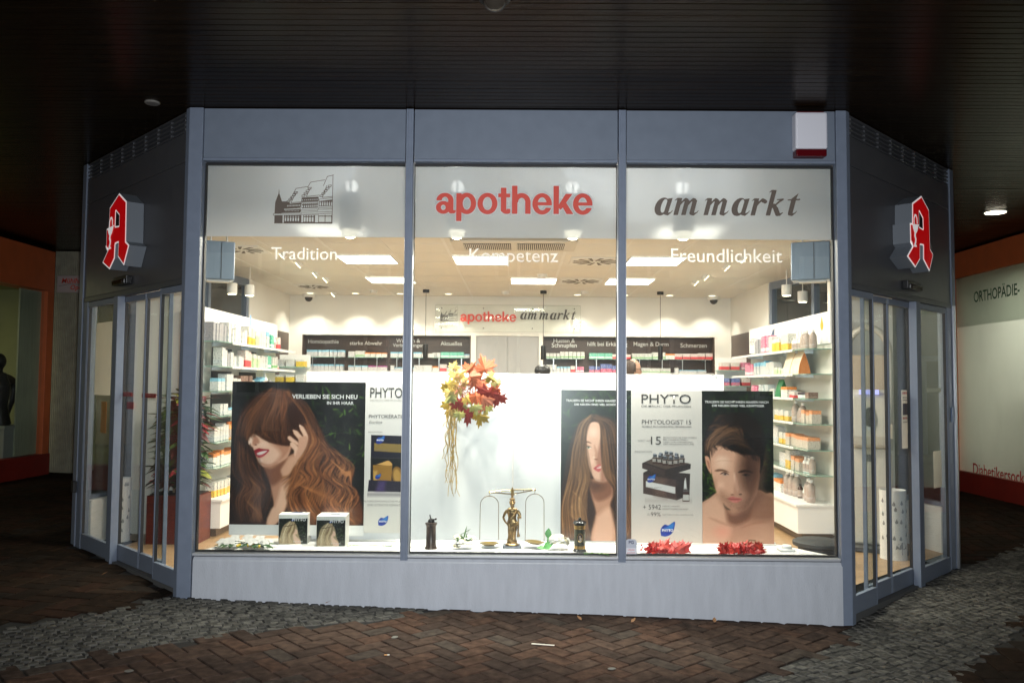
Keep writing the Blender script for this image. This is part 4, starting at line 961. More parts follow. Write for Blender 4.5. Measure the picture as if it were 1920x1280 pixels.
# ================================================================== the window display
Y_PAN, ZP = .56, .325
t = thing('display_platform', 'white display platform inside the window carrying flowers and the brass scales', 'platform')
mb = MB(); mb.prism([(XL+.13, .085), (XR-.10, .085), (XR-.42, .60), (XL+.32, .60)], ZP-.03, ZP, 'z'); mb.build('platform_top', m_white, t, bevel=.002)
mb = MB(); mb.prism([(XL+.40, .17), (XR-.35, .17), (XR-.46, .57), (XL+.38, .57)], .03, ZP-.031, 'z'); mb.build('platform_base', m_white, t)
t = thing('display_backdrop', 'tall white backdrop panel standing behind the window display', 'partition')
xa, xb, zt = at_y(572, 697, Y_PAN).x, at_y(1360, 703, Y_PAN).x, 1.695
xm = at_y(962, 800, Y_PAN).x
for u0, u1 in ((xa, xm-.0015), (xm+.0015, xb)):
    mb = MB(); mb.box(u0, u1, Y_PAN+.05, Y_PAN+.075, .03, zt); mb.build('panel', mat('backdrop_white', (.80, .80, .80), .28, var=.01, vscale=2), t, bevel=.002)
mb = MB()
for px_ in (600, 760, 948, 1345): p = at_y(px_, 707, Y_PAN); mb.lathe([(.006, 0), (.006, .003)], 10, M=Matrix.Translation((p.x, Y_PAN+.0495, p.z)) @ Matrix.Rotation(PI/2, 4, 'X'))
mb.build('screw', m_alu, t)

# ---------------------------------------------------------------- printed posters
def s2l(c): return np.where(c <= .04045, c/12.92, ((c+.055)/1.055)**2.4)
def catmull(p, n=10):
    p = np.array(p, float)
    if len(p) < 3: return np.array([p[0]+(p[-1]-p[0])*t for t in np.linspace(0, 1, n)])
    q = np.vstack([2*p[0]-p[1], p, 2*p[-1]-p[-2]]); out = []
    for i in range(1, len(q)-2):
        for t in np.linspace(0, 1, n, endpoint=False):
            a, b, c, d = q[i-1:i+3]; out.append(.5*(2*b+(c-a)*t+(2*a-5*b+4*c-d)*t*t+(3*b-a-3*c+d)*t**3))
    return np.array(out+[q[-2]])
class Paint:
    def __init__(s, x0, x1, y0, y1, nx, col):
        s.x0, s.x1, s.y0, s.y1 = x0, x1, y0, y1; s.nx = nx; s.ny = int(nx*(y1-y0)/(x1-x0))
        s.X, s.Y = np.meshgrid(np.linspace(x0, x1, s.nx), np.linspace(y0, y1, s.ny)); s.C = np.zeros(s.X.shape+(3,)); s.C[:] = col
        s.k = (x1-x0)/nx; s.R = np.random.RandomState(3)
    def mix(s, a, col, sl=slice(None)):
        a = a[..., None]; s.C[sl] = s.C[sl]*(1-a)+np.array(col)*a
    def poly(s, pts, col, soft=3, alpha=1, smooth=True):
        if smooth: P = catmull(list(pts)+[pts[0]], 6)[:-1]
        else: P = np.array(pts, float)
        d = sd_poly(s.X, s.Y, [tuple(p) for p in P]); s.mix(np.clip(.5-d/(2*soft), 0, 1)*alpha, col)
    def ell(s, cx, cy, rx, ry, col, alpha=1, soft=.3, rot=0):
        c, q = math.cos(rot), math.sin(rot); u = (c*(s.X-cx)+q*(s.Y-cy))/rx; v = (-q*(s.X-cx)+c*(s.Y-cy))/ry
        s.mix(np.clip((1-np.hypot(u, v))/soft, 0, 1)*alpha, col)
    def stroke(s, pts, w0, w1, col, alpha=1, soft=1.5, n=7):
        P = catmull(pts, n); m = max(w0, w1)+soft*2
        i0, i1 = int((P[:, 0].min()-m-s.x0)/s.k), int((P[:, 0].max()+m-s.x0)/s.k)+2
        j0, j1 = int((P[:, 1].min()-m-s.y0)/s.k), int((P[:, 1].max()+m-s.y0)/s.k)+2
        i0, j0 = max(0, i0), max(0, j0)
        if i1 <= i0 or j1 <= j0: return
        sl = (slice(j0, j1), slice(i0, i1)); X, Y = s.X[sl], s.Y[sl]
        if X.size == 0: return
        d = np.full(X.shape, 1e9); k = len(P)-1
        for i in range(k):
            f0, f1 = i/k, (i+1)/k; g = lambda f: (w0+(w1-w0)*f)*min(1, 4*f+.25, 4*(1-f)+.15)
            d = np.minimum(d, sd_seg(X, Y, P[i], P[i+1], g(f0), g(f1)))
        s.mix(np.clip(.5-d/(2*soft), 0, 1)*alpha, col, sl)
    def hair(s, A, B, n, cols, w=(1.5, 4), alpha=.6, jit=8, spread=1.0, sheen=None):
        A, B = np.array(A, float), np.array(B, float)
        for i in range(n):
            f = s.R.rand(); P = A*(1-f)+B*f+s.R.randn(*A.shape)*jit*np.array([.6, 1]); c = np.array(cols[s.R.randint(len(cols))])
            c = np.clip(c*(.8+.4*s.R.rand()), 0, 1); s.stroke(P, s.R.uniform(*w), s.R.uniform(*w)*.6, c, alpha, 1.5, 5)
    def leaves(s, n, x0, x1, y0, y1, cols, l=(20, 50), alpha=.8):
        for i in range(n):
            x, y = s.R.uniform(x0, x1), s.R.uniform(y0, y1); a = s.R.uniform(-2.4, 1.2); L_ = s.R.uniform(*l)
            c = np.array(cols[s.R.randint(len(cols))])*(.5+.8*s.R.rand())
            s.stroke([(x, y), (x+math.cos(a)*L_*.5+3, y+math.sin(a)*L_*.5), (x+math.cos(a)*L_, y+math.sin(a)*L_)], L_*.13, L_*.05, np.clip(c, 0, 1), alpha, 2, 4)
    def blur(s, r):
        for ax in (0, 1):
            for _ in range(2):
                c = np.cumsum(np.concatenate([np.repeat(s.C.take([0], ax), r+1, ax), s.C, np.repeat(s.C.take([-1], ax), r, ax)], ax), ax); n = s.C.shape[ax]
                s.C = (c.take(range(2*r+1, 2*r+1+n), ax)-c.take(range(0, n), ax))/(2*r+1)
    def finish(s, grain=.012, soft=1):
        """lens softness, slight bloom and printing grain"""
        keep = s.C.copy()
        if soft: s.blur(soft)
        s.C = keep*.45+s.C*.55; a = s.C.copy(); s.blur(7); glow = s.C; s.C = 1-(1-a)*(1-glow*.10); s.C = (s.C-.4)*1.10+.395
        s.C = np.clip(s.C+s.R.randn(*s.C.shape[:2], 1)*grain, 0, 1)
    def locks(s, A, B, n, dark, lite, w=(8, 16), jit=10):
        """broad soft locks of hair: a dark gap, a body and an off-centre sheen"""
        A, B = np.array(A, float), np.array(B, float)
        for i in range(n):
            f = s.R.rand(); P = A*(1-f)+B*f+s.R.randn(*A.shape)*jit; W = s.R.uniform(*w)
            s.stroke(P+np.array([W*.6, 0]), W*.5, W*.3, dark, .35, W*.4, 6); s.stroke(P, W*.6, W*.35, np.array(dark)*.45+np.array(lite)*.55, .35, W*.4, 6)
            k = len(P); i0 = s.R.randint(0, max(1, k-2)); s.stroke(P[i0:i0+3]-np.array([W*.2, 0]), W*.22, W*.10, lite, .45, W*.18, 6)
    def mesh(s, name, w, h):
        """thin board with the print on its front (local x centred, z up, front at y=0)"""
        nx, ny = s.nx, s.ny; xs = np.linspace(-w/2, w/2, nx); zs = np.linspace(h, 0, ny); X, Z = np.meshgrid(xs, zs)
        co = np.stack([X, np.zeros_like(X), Z], -1).reshape(-1, 3)
        idx = np.arange(nx*ny).reshape(ny, nx); F = np.stack([idx[1:, :-1], idx[1:, 1:], idx[:-1, 1:], idx[:-1, :-1]], -1).reshape(-1, 4)
        me = bpy.data.meshes.new(name); me.vertices.add(len(co)); me.vertices.foreach_set('co', co.ravel())
        me.loops.add(F.size); me.loops.foreach_set('vertex_index', F.ravel().astype(np.int32)); me.polygons.add(len(F))
        me.polygons.foreach_set('loop_start', np.arange(0, F.size, 4, dtype=np.int32)); me.update(calc_edges=True); me.validate()
        ca = me.color_attributes.new('print', 'FLOAT_COLOR', 'POINT')
        col = np.ones((nx*ny, 4), np.float32); col[:, :3] = s2l(np.clip(s.C, 0, 1)**1.06).reshape(-1, 3)*.95
        ca.data.foreach_set('color', col.ravel()); me.materials.append(print_mat()); return me
PB = mat('poster_board', (.7, .7, .7), .5)
def poster(name, label, x0, x1, z0, z1, Y, paint, picture='printed_picture'):
    w, h = x1-x0, z1-z0; t = thing(name, label, 'poster', ((x0+x1)/2, Y, z0))
    link(picture, paint.mesh(picture, w, h), t)
    mb = MB(); mb.box(-w/2, w/2, .0015, .006, 0, h); mb.build('poster_backing', PB, t)
    k = w/(paint.x1-paint.x0)
    def put(s, px_, py_, wpx, m, bold=0, align='C', hpx=None, shear=0, spacing=1):
        return text_obj(s, 'printed_text', m, t, x=(px_-(paint.x0+paint.x1)/2)*k, z=(paint.y1-py_)*h/(paint.y1-paint.y0), y=-.0012, w=wpx*k, h=hpx*k if hpx else None, bold=bold, align=align, shear=shear, spacing=spacing)
    return t, put
mtw, mtd = mat('print_white', (.80, .80, .80), .4), mat('print_dark', (.035, .030, .028), .4); mtg = mat('print_grey', (.16, .145, .13), .4)
DK = [(.10, .16, .07), (.16, .25, .10), (.22, .33, .13), (.08, .13, .06)]

# --- woman with long auburn waves
P = Paint(45, 945, 50, 1025, 330, (.045, .05, .045))
P.leaves(130, 560, 950, 60, 640, DK, (25, 75), .55); P.leaves(30, 620, 940, 120, 560, [(.30, .44, .18), (.38, .5, .2)], (25, 60), .7); P.leaves(30, 90, 300, 60, 200, DK, (20, 50), .4)
b0, b1, b2, b3 = (.13, .075, .05), (.31, .18, .115), (.48, .29, .18), (.70, .46, .29)
P.poly([(310, 93), (210, 130), (120, 215), (82, 320), (60, 560), (45, 800), (45, 1030), (340, 1030), (560, 1030), (925, 1030), (918, 840), (860, 760), (872, 660), (800, 570), (720, 520), (640, 370), (570, 240), (480, 150), (400, 105)], b0, 5)
P.poly([(420, 130), (540, 220), (640, 380), (720, 520), (830, 580), (872, 660), (860, 750), (915, 830), (915, 1020), (560, 1020), (430, 900), (440, 700), (520, 560), (500, 300)], b1, 12)
# neck, shoulder and arm
P.poly([(250, 600), (300, 700), (325, 800), (340, 900), (300, 1030), (335, 1030), (400, 960), (430, 860), (440, 720), (470, 640), (500, 560), (470, 540), (420, 560)], (.70, .50, .40), 6)
P.poly([(390, 760), (445, 720), (430, 880), (380, 980), (330, 1028), (300, 1028), (345, 920)], (.87, .68, .57), 12); P.poly([(255, 625), (320, 640), (420, 580), (400, 700), (330, 760), (290, 700)], (.42, .25, .18), 14, .8)
# face
P.poly([(168, 425), (200, 405), (270, 440), (430, 470), (445, 520), (420, 570), (370, 605), (325, 622), (278, 632), (248, 622), (222, 585), (205, 550), (190, 510), (160, 472)], (.90, .71, .61), 4)
P.poly([(300, 460), (440, 475), (440, 530), (400, 580), (340, 610), (380, 540)], (.66, .44, .34), 18, .8); P.poly([(230, 590), (290, 615), (360, 600), (330, 622), (275, 632)], (.70, .48, .38), 8, .8)
P.poly([(168, 430), (192, 420), (180, 470), (162, 474)], (.98, .84, .76), 6, .8); P.ell(238, 590, 34, 22, (.97, .82, .74), .8, .7); P.ell(262, 480, 50, 30, (.95, .78, .69), .7, .8)
P.poly([(196, 415), (228, 440), (236, 470), (212, 478), (198, 488), (190, 470)], (.62, .38, .29), 6, .7); P.ell(212, 483, 11, 6, (.32, .13, .10), .9, .6); P.ell(178, 468, 12, 9, (.99, .87, .8), .7, .8)
P.poly([(200, 522), (218, 512), (236, 506), (256, 512), (302, 516), (288, 540), (262, 562), (238, 570), (218, 560), (208, 542)], (.60, .12, .17), 2.5)
P.poly([(218, 540), (250, 528), (290, 522), (272, 540), (245, 552), (226, 552)], (.93, .86, .83), 2.5); P.stroke([(212, 556), (240, 562), (275, 546)], 7, 4, (.80, .30, .34), .8)
P.stroke([(203, 528), (236, 514), (300, 518)], 4, 3, (.45, .06, .10), .8)
# fringe over the eyes
P.poly([(300, 100), (180, 180), (95, 290), (85, 420), (165, 432), (200, 408), (270, 450), (350, 478), (450, 485), (540, 420), (560, 300), (480, 170), (390, 108)], (.20, .105, .065), 6)
P.hair([(300, 110), (190, 190), (110, 290), (80, 420), (70, 560)], [(330, 100), (260, 210), (200, 310), (185, 380), (190, 415)], 110, [b0, b1, b2], (2, 5), .55, 9)
P.hair([(320, 105), (250, 220), (215, 330), (225, 400), (290, 452)], [(400, 110), (420, 220), (440, 330), (450, 420), (440, 480)], 150, [b0, b0, b1, b2], (2, 5), .5, 10)
P.hair([(340, 100), (300, 150), (240, 220), (190, 300)], [(420, 120), (430, 190), (420, 270), (400, 340)], 26, [(.50, .28, .18), (.58, .36, .25)], (2, 4), .45, 8)
P.hair([(400, 110), (480, 190), (560, 320), (600, 430), (690, 530)], [(470, 150), (560, 240), (640, 380), (700, 490), (790, 570)], 110, [b1, b2, b2, b3], (2, 6), .5, 10)
# waves on the right
P.locks([(520, 540), (470, 640), (540, 700), (450, 800), (470, 930), (560, 1010)], [(740, 540), (860, 640), (830, 740), (910, 830), (870, 930), (915, 1020)], 46, b0, b3, (10, 22), 14)
P.locks([(400, 110), (480, 190), (560, 320), (600, 430), (690, 530)], [(470, 150), (560, 240), (640, 380), (700, 490), (790, 570)], 18, b0, b2, (8, 18), 10)
P.locks([(310, 105), (240, 200), (170, 300), (120, 420)], [(400, 110), (410, 230), (380, 340), (400, 440)], 16, b0, b2, (8, 18), 10)
P.hair([(520, 540), (470, 640), (540, 700), (450, 800), (470, 930), (560, 1010)], [(700, 520), (640, 620), (660, 720), (600, 800), (640, 900), (720, 1010)], 200, [b0, b1, b2, b2, b3], (3, 8), .5, 12)
P.hair([(620, 440), (700, 560), (640, 660), (740, 760), (690, 860), (780, 960)], [(740, 540), (860, 640), (830, 740), (910, 830), (870, 930), (915, 1020)], 200, [b0, b1, b2, b3], (3, 8), .5, 14)
for k in range(16): P.stroke([(700+k*9, 570+k*7), (760+k*5, 620+k*4), (820+k*2, 690-k*2), (860, 640+k*9)], 3, 6, b3, .4)
for k in range(14): P.stroke([(560+k*12, 640+k*9), (500+k*16, 740+k*4), (590+k*14, 800+k*6), (560+k*18, 900)], 3, 7, (.66, .42, .25), .38)
P.hair([(380, 690), (450, 650), (480, 560), (540, 500)], [(430, 880), (480, 760), (520, 640), (580, 540)], 40, [b1, b2, b3], (2, 5), .5, 8)
# dark waves on the left
P.hair([(85, 420), (75, 600), (110, 720), (60, 840), (95, 1020)], [(190, 520), (240, 650), (280, 760), (250, 880), (300, 1020)], 220, [b0, b0, (.08, .045, .03), b1], (3, 8), .55, 12)
P.hair([(120, 700), (170, 780), (120, 860), (190, 960)], [(230, 700), (330, 800), (320, 880), (270, 980)], 40, [b2, (.52, .32, .2)], (2, 5), .4, 10)
P.poly([(300, 980), (340, 905), (400, 960), (350, 1028), (296, 1028)], (.86, .67, .56), 8)
# hand in the hair
sk, ss = (.90, .72, .62), (.62, .40, .31)
for q, w_ in (([(505, 345), (530, 385), (548, 430), (535, 480)], 13), ([(462, 380), (492, 412), (520, 448), (530, 490)], 14), ([(430, 425), (445, 440), (470, 460), (500, 480)], 12), ([(446, 470), (468, 490), (488, 520), (480, 575)], 16)):
    P.stroke([(a+5, b+4) for a, b in q], w_+4, w_+5, ss, .7, 4); P.stroke(q, w_, w_*1.15, sk, 1, 3)
P.poly([(500, 430), (550, 420), (560, 470), (530, 540), (490, 590), (470, 580), (490, 520)], (.80, .60, .50), 6); P.ell(506, 352, 7, 10, (.95, .80, .74), .9)
P.stroke([(480, 575), (440, 620), (400, 690)], 30, 34, (.82, .62, .51), .9, 8)
P.hair([(540, 330), (580, 420), (560, 500), (520, 580)], [(600, 380), (640, 470), (600, 540), (560, 600)], 50, [b1, b2, b3], (2, 6), .6, 7)
P.stroke([(470, 160), (430, 190), (380, 195), (330, 230)], 16, 10, (.62, .42, .30), .25, 14); P.poly([(60, 560), (200, 560), (280, 760), (240, 1030), (45, 1030)], (.05, .03, .025), 60, .22)
P.hair([(300, 108), (200, 190), (130, 300), (110, 420)], [(390, 112), (420, 230), (400, 330), (380, 430)], 70, [(.44, .28, .19), (.56, .37, .26), (.34, .20, .13)], (1.5, 4), .35, 10)
P.hair([(90, 440), (90, 620), (130, 740), (80, 860), (110, 1010)], [(170, 560), (220, 680), (250, 790), (220, 900), (270, 1010)], 60, [(.36, .22, .15), (.48, .31, .21)], (1.5, 4), .35, 12)
P.locks([(75, 560), (85, 680), (150, 780), (90, 880), (120, 1020)], [(190, 560), (240, 680), (300, 790), (250, 900), (280, 1015)], 20, (.09, .05, .035), b2, (10, 20), 12)
for k in range(10): P.stroke([(150+k*8, 690+k*6), (200+k*6, 760+k*4), (150+k*11, 850+k*3), (210+k*6, 930+k*5), (170+k*9, 1010)], 2, 4.5, (.60, .40, .27), .38)
P.C = P.C**.90
P.finish(); x0, x1 = -2.333, -1.243
t, put = poster('hair_poster', 'large poster of a woman with long wavy auburn hair and red lips', x0, x1, .372+.085, 1.612, .47, P)
put('VERLIEBEN SIE SICH NEU', 670, 165, 440, mtw, .014); put('IN IHR HAAR', 776, 204, 180, mtw, .01)
mb = MB(); mb.box(-(x1-x0)/2, (x1-x0)/2, 0, .006, -.085, -.001); mb.build('white_strip', m_white, t)
# --- product poster beside it
def leaf_logo(P, x, y, s):
    P.poly([(x-.40*s, y+.42*s), (x-.42*s, y), (x-.18*s, y-.32*s), (x+.10*s, y-.28*s), (x+.48*s, y-.52*s), (x+.42*s, y), (x+.22*s, y+.32*s), (x-.1*s, y+.46*s)], (.10, .22, .58), 2); P.poly([(x-.36*s, y-.02*s), (x, y-.2*s), (x+.40*s, y-.45*s), (x+.36*s, y-.05*s), (x, y+.02*s)], (.20, .50, .78), 5, .9)
P = Paint(945, 1250, 60, 1130, 130, (.90, .885, .87))
P.mix(np.clip((P.Y-600)/500, 0, 1)*.35, (.97, .93, .86))
P.poly([(985, 433), (1250, 440), (1250, 600), (985, 595)], (.09, .075, .15), 2, smooth=False); P.poly([(1006, 490), (1250, 500), (1250, 562), (1006, 548)], (.55, .46, .25), 2, smooth=False); P.poly([(985, 595), (1250, 600), (1250, 760), (985, 760)], (.05, .045, .06), 3, smooth=False)
P.poly([(1000, 648), (1130, 648), (1124, 765), (1004, 762)], (.60, .44, .18), 2, smooth=False); P.poly([(1020, 645), (1060, 630), (1105, 616), (1125, 650)], (.85, .66, .38), 3); P.poly([(1004, 690), (1030, 690), (1030, 764), (1006, 764)], (.85, .70, .40), 8, .7, smooth=False)
P.ell(1170, 735, 42, 85, (.50, .36, .14), 1, .1, -.2); P.ell(1166, 733, 30, 70, (.72, .56, .28), 1, .3, -.2)
P.poly([(975, 755), (1250, 765), (1250, 840), (968, 836)], (.13, .11, .18), 2, smooth=False); P.poly([(1040, 760), (1090, 760), (1080, 836), (1020, 836)], (.38, .30, .55), 14, .6, smooth=False); P.mix(np.clip(1-np.abs(P.Y-858)/26, 0, 1)*.6*(P.X > 965), (.45, .43, .45))
leaf_logo(P, 1046, 468, 62); leaf_logo(P, 1072, 1046, 72); leaf_logo(P, 1034, 730, 40)
t, put = poster('product_poster', 'narrow white poster with a gold cream jar beside the auburn hair poster', -1.241, -.869, .40, 1.607, .47, P, 'printed_picture')
put('PHYTO', 1082, 166, 215, mtd, .004, hpx=68); put('DIE MACHT DER PFLANZEN', 1082, 188, 215, mtg, 0, hpx=9); put('PHYTOKÉRATINE', 968, 312, 262, mtd, .004, 'L'); put('Extrême', 970, 350, 88, mtd, 0, 'L', shear=.3); put('INNOVATION', 966, 418, 92, mtg, 0, 'L')
put('AUSSERGEWÖHNLICHE PFLEGE', 1075, 912, 270, mtg, .0, hpx=14); put('EINE ULTIMATIVE REPARATUR', 1090, 940, 240, mtg, 0, hpx=14); put('PHYTO', 1072, 1056, 50, mtw, .04); put('PHYTO', 1046, 476, 44, mtw, .04); put('PHYTOKÉRATINE', 1012, 545, 82, mtg, 0, 'L')

# --- woman with long straight hair
P = Paint(50, 548, 37, 1137, 190, (.06, .09, .05))
P.leaves(260, 40, 560, 30, 420, DK+[(.25, .34, .12)], (25, 80), .6)
h0, h1, h2, h3 = (.20, .13, .09), (.36, .25, .17), (.52, .38, .26), (.70, .54, .38)
P.poly([(255, 225), (180, 270), (130, 370), (95, 500), (70, 660), (50, 800), (45, 1140), (552, 1140), (552, 700), (500, 420), (450, 270), (350, 222)], h0, 6)
P.poly([(240, 690), (400, 690), (420, 800), (400, 900), (440, 1140), (270, 1140), (300, 950), (270, 820)], (.72, .54, .44), 8); P.poly([(240, 690), (330, 715), (400, 700), (410, 800), (320, 850), (270, 800)], (.44, .29, .22), 14, .8); P.poly([(300, 960), (400, 900), (420, 1140), (280, 1140)], (.88, .70, .60), 18, .9)
P.poly([(215, 300), (290, 270), (345, 310), (352, 420), (350, 560), (372, 690), (330, 708), (290, 690), (250, 610), (238, 540), (216, 450)], (.86, .69, .60), 5)
P.poly([(330, 400), (352, 420), (352, 560), (375, 690), (335, 705), (330, 620), (300, 560)], (.60, .42, .34), 10, .8); P.ell(280, 350, 45, 50, (.93, .78, .70), .8, .8); P.ell(270, 560, 22, 40, (.92, .76, .68), .6, .8)
P.stroke([(218, 424), (240, 418), (268, 430)], 6, 3, (.36, .24, .17), .85); P.poly([(222, 462), (240, 450), (266, 458), (250, 468)], (.92, .88, .84), 2); P.ell(246, 459, 9, 8, (.22, .25, .18), 1, .5); P.stroke([(220, 460), (242, 449), (268, 459)], 3, 2, (.2, .12, .09), .9)
P.stroke([(286, 440), (300, 500), (290, 540)], 7, 8, (.68, .49, .40), .6, 5); P.ell(300, 545, 16, 8, (.40, .22, .17), .8, .7); P.ell(285, 530, 10, 10, (.95, .82, .74), .6)
P.poly([(280, 612), (302, 592), (330, 582), (332, 622), (318, 636), (296, 626)], (.74, .36, .36), 3); P.poly([(300, 604), (332, 594), (332, 608), (308, 612)], (.92, .86, .82), 2); P.stroke([(284, 612), (306, 604), (332, 600)], 3, 2, (.5, .16, .17), .7)
P.hair([(262, 228), (190, 300), (140, 480), (100, 700), (60, 900), (60, 1120)], [(272, 235), (230, 330), (225, 500), (250, 680), (220, 860), (260, 1120)], 240, [h0, h1, h1, h2, h3], (2, 5), .5, 8)
P.hair([(272, 232), (330, 290), (340, 460), (360, 640), (430, 760), (440, 1000)], [(300, 225), (440, 300), (500, 520), (540, 760), (545, 960), (550, 1130)], 260, [h0, h0, h1, h1, h2], (2, 5), .5, 8)
for k in range(22): P.stroke([(150+k*4, 420+k*5), (120+k*5, 600), (180+k*3, 720), (110+k*6, 860), (160+k*4, 930)], 2, 4, h3, .32)
for k in range(14): P.stroke([(100+k*7, 760+k*3), (170+k*3, 820+k*5), (110+k*9, 930), (190+k*4, 1010+k*4)], 2, 5, (.78, .62, .44), .35)
for k in range(12): P.stroke([(345+k*2, 320), (348+k*3, 480), (345+k*5, 620), (410+k*6, 730)], 1.5, 3, h2, .5)
for k in range(12): P.stroke([(500+k*4, 760), (520+k*2, 860), (500+k*4, 960), (420+k*10, 1120)], 2, 5, (.70, .50, .32), .35)
P.locks([(262, 228), (190, 300), (140, 480), (100, 700), (60, 900), (60, 1120)], [(272, 235), (230, 330), (225, 500), (250, 680), (220, 860), (260, 1120)], 22, h0, h3, (7, 15), 8)
P.locks([(300, 232), (400, 290), (440, 460), (470, 640), (480, 760), (500, 1000)], [(300, 225), (440, 300), (500, 520), (540, 760), (545, 960), (550, 1130)], 14, h0, h2, (7, 15), 8)
P.ell(300, 740, 90, 60, (.20, .13, .09), .45, .8); P.finish(); x0, x1 = .352, .924; zp0, zp1 = .335, 1.565
t, put = poster('straight_hair_poster', 'dark poster of a young woman with long straight light brown hair', x0, x1, zp0+.012, zp1, .49, P)
put('TRAUERN SIE NICHT IHREN HAAREN NACH', 300, 125, 430, mtw, .004, hpx=17); put('DIE NEUEN SIND VIEL SCHÖNER', 310, 152, 330  , mtw, .014, hpx=18)
# --- middle product poster
P = Paint(58, 547, 45, 1143, 200, (.84, .82, .80))
P.mix(np.clip(.5+.5*np.sin((P.Y-100)/90), 0, 1)*.3, (.76, .74, .72)); P.mix(np.clip((P.Y-800)/340, 0, 1)*.8, (.95, .88, .82)); P.mix(np.clip((220-P.Y)/200, 0, 1)*.6, (.93, .90, .87))
P.poly([(140, 640), (175, 622), (465, 645), (460, 800), (372, 836), (140, 790)], (.17, .125, .105), 2, smooth=False); P.poly([(140, 652), (368, 690), (370, 834), (140, 788)], (.27, .20, .175), 2, smooth=False); P.poly([(220, 668), (300, 680), (300, 820), (220, 804)], (.42, .33, .29), 22, .7, smooth=False)
P.poly([(133, 572), (200, 540), (470, 575), (468, 610), (295, 668), (133, 608)], (.17, .13, .115), 2, smooth=False); P.poly([(133, 574), (292, 622), (292, 668), (133, 608)], (.25, .19, .17), 2, smooth=False); P.poly([(150, 566), (210, 540), (462, 570), (295, 616)], (.33, .27, .24), 2, smooth=False)
P.poly([(158, 700), (362, 742), (362, 790), (158, 742)], (.85, .84, .83), 2, smooth=False); P.mix(np.clip(1-np.abs(P.Y-840)/30, 0, 1)*.35*((P.X > 150) & (P.X < 480)), (.6, .56, .54))
for (x, y) in ((302, 488), (334, 492), (264, 500), (372, 502), (222, 508), (292, 520), (333, 525), (410, 512), (258, 512), (372, 520)):
    P.poly([(x-19, y+22), (x+19, y+22), (x+17, y+66), (x-17, y+66)], (.22, .12, .08), 2, smooth=False); P.poly([(x-19, y+30), (x+19, y+30), (x+18, y+54), (x-18, y+54)], (.62, .60, .58), 2, smooth=False); P.poly([(x-13, y), (x+13, y), (x+14, y+20), (x-14, y+20)], (.30, .31, .34), 2, smooth=False); P.ell(x-4, y-2, 12, 6, (.62, .64, .68), 1)
    P.poly([(x+6, y+32), (x+14, y+32), (x+14, y+52), (x+6, y+52)], (.1, .09, .09), 2, smooth=False)
P.poly([(416, 775), (456, 775), (460, 845), (412, 845)], (.22, .10, .06), 2, smooth=False); P.poly([(416, 795), (457, 795), (458, 838), (414, 838)], (.78, .77, .75), 2, smooth=False); P.poly([(416, 755), (456, 755), (457, 778), (415, 778)], (.32, .30, .30), 2, smooth=False); P.poly([(424, 700), (430, 675), (436, 675), (444, 756), (420, 756)], (.72, .71, .70), 2, smooth=False); P.stroke([(430, 690), (430, 752)], 4, 6, (.95, .95, .95), .8)
leaf_logo(P, 195, 682, 62); leaf_logo(P, 306, 1046, 108)
t, put = poster('treatment_poster', 'pale poster with a brown product box and rows of ampoules between two portrait posters', .926, 1.497, zp0, zp1, .49, P)
put('PHYTO', 300, 140, 345, mtd, .004, hpx=64); put('DIE MACHT DER PFLANZEN', 300, 166, 345, mtd, .01, hpx=12); put('PHYTOLOGIST 15', 302, 290, 344, mtd, .004, hpx=30); put('GLOBALE ANTI-HAARAUSFALL BEHANDLUNG', 302, 313, 344, mtd, .015, hpx=11)
put('WIRKT AUF', 147, 416, 92, mtg, 0, hpx=13); put('15', 228, 438, 70, mtd, 0, hpx=56)
for i, s_ in enumerate(('BIOLOGISCHE FAKTOREN', 'BEI HAARAUSFALL', 'UND ZUR FÖRDERUNG', 'DES HAARWACHSTUMS')): put(s_, 280, 392+i*16, (230, 172, 205, 212)[i], mtg, 0, 'L', hpx=12)
put('INNOVATION', 140, 495, 118, mtg, 0, hpx=13); put('+ 5942', 200, 904, 125, mtd, 0, hpx=34); put('NEUE HAARE,', 274, 886, 122, mtg, 0, 'L', hpx=12); put('KRÄFTIGERE HAARE*', 274, 906, 180, mtg, 0, 'L', hpx=14)
put('ZU', 178, 946, 22, mtg, 0, hpx=14); put('99%', 226, 952, 68, mtd, 0, hpx=28); put('NATÜRLICHEN URSPRUNGS', 274, 946, 212, mtg, 0, 'L', hpx=13); put('PHYTO', 308, 1062, 78, mtw, .04); put('PHYTO', 195, 694, 50, mtw, .014); put('PHYTOLOGIST 15', 164, 752, 100, mtg, 0, 'L', hpx=9)
# --- bare-shouldered man
P = Paint(549, 1057, 45, 1143, 210, (.05, .065, .04))
P.leaves(300, 545, 1060, 45, 800, DK+[(.14, .22, .08)], (25, 75), .55); P.leaves(40, 545, 640, 560, 840, [(.30, .42, .12), (.22, .34, .10)], (25, 60), .6); P.leaves(30, 960, 1060, 60, 700, [(.25, .33, .14)], (20, 50), .5)
P.poly([(545, 850), (600, 820), (680, 770), (720, 900), (900, 850), (940, 760), (1000, 780), (1060, 810), (1060, 1146), (545, 1146)], (.70, .52, .43), 4)
P.poly([(545, 860), (660, 800), (730, 930), (760, 1010), (700, 1146), (545, 1146)], (.83, .65, .55), 22, .8); P.ell(690, 1060, 90, 70, (.90, .56, .48), .5, .9); P.poly([(880, 870), (950, 765), (1060, 815), (1060, 960), (930, 980), (820, 960)], (.50, .35, .28), 26, .8); P.ell(980, 1070, 110, 90, (.76, .58, .48), .7, .9)
P.poly([(715, 890), (770, 935), (880, 900), (900, 840), (880, 960), (800, 1010), (730, 990)], (.40, .26, .20), 18, .85); P.stroke([(600, 960), (700, 1000), (780, 1030)], 8, 5, (.60, .42, .34), .5, 8); P.stroke([(820, 1030), (900, 1000), (1000, 985)], 8, 5, (.55, .38, .30), .5, 8)
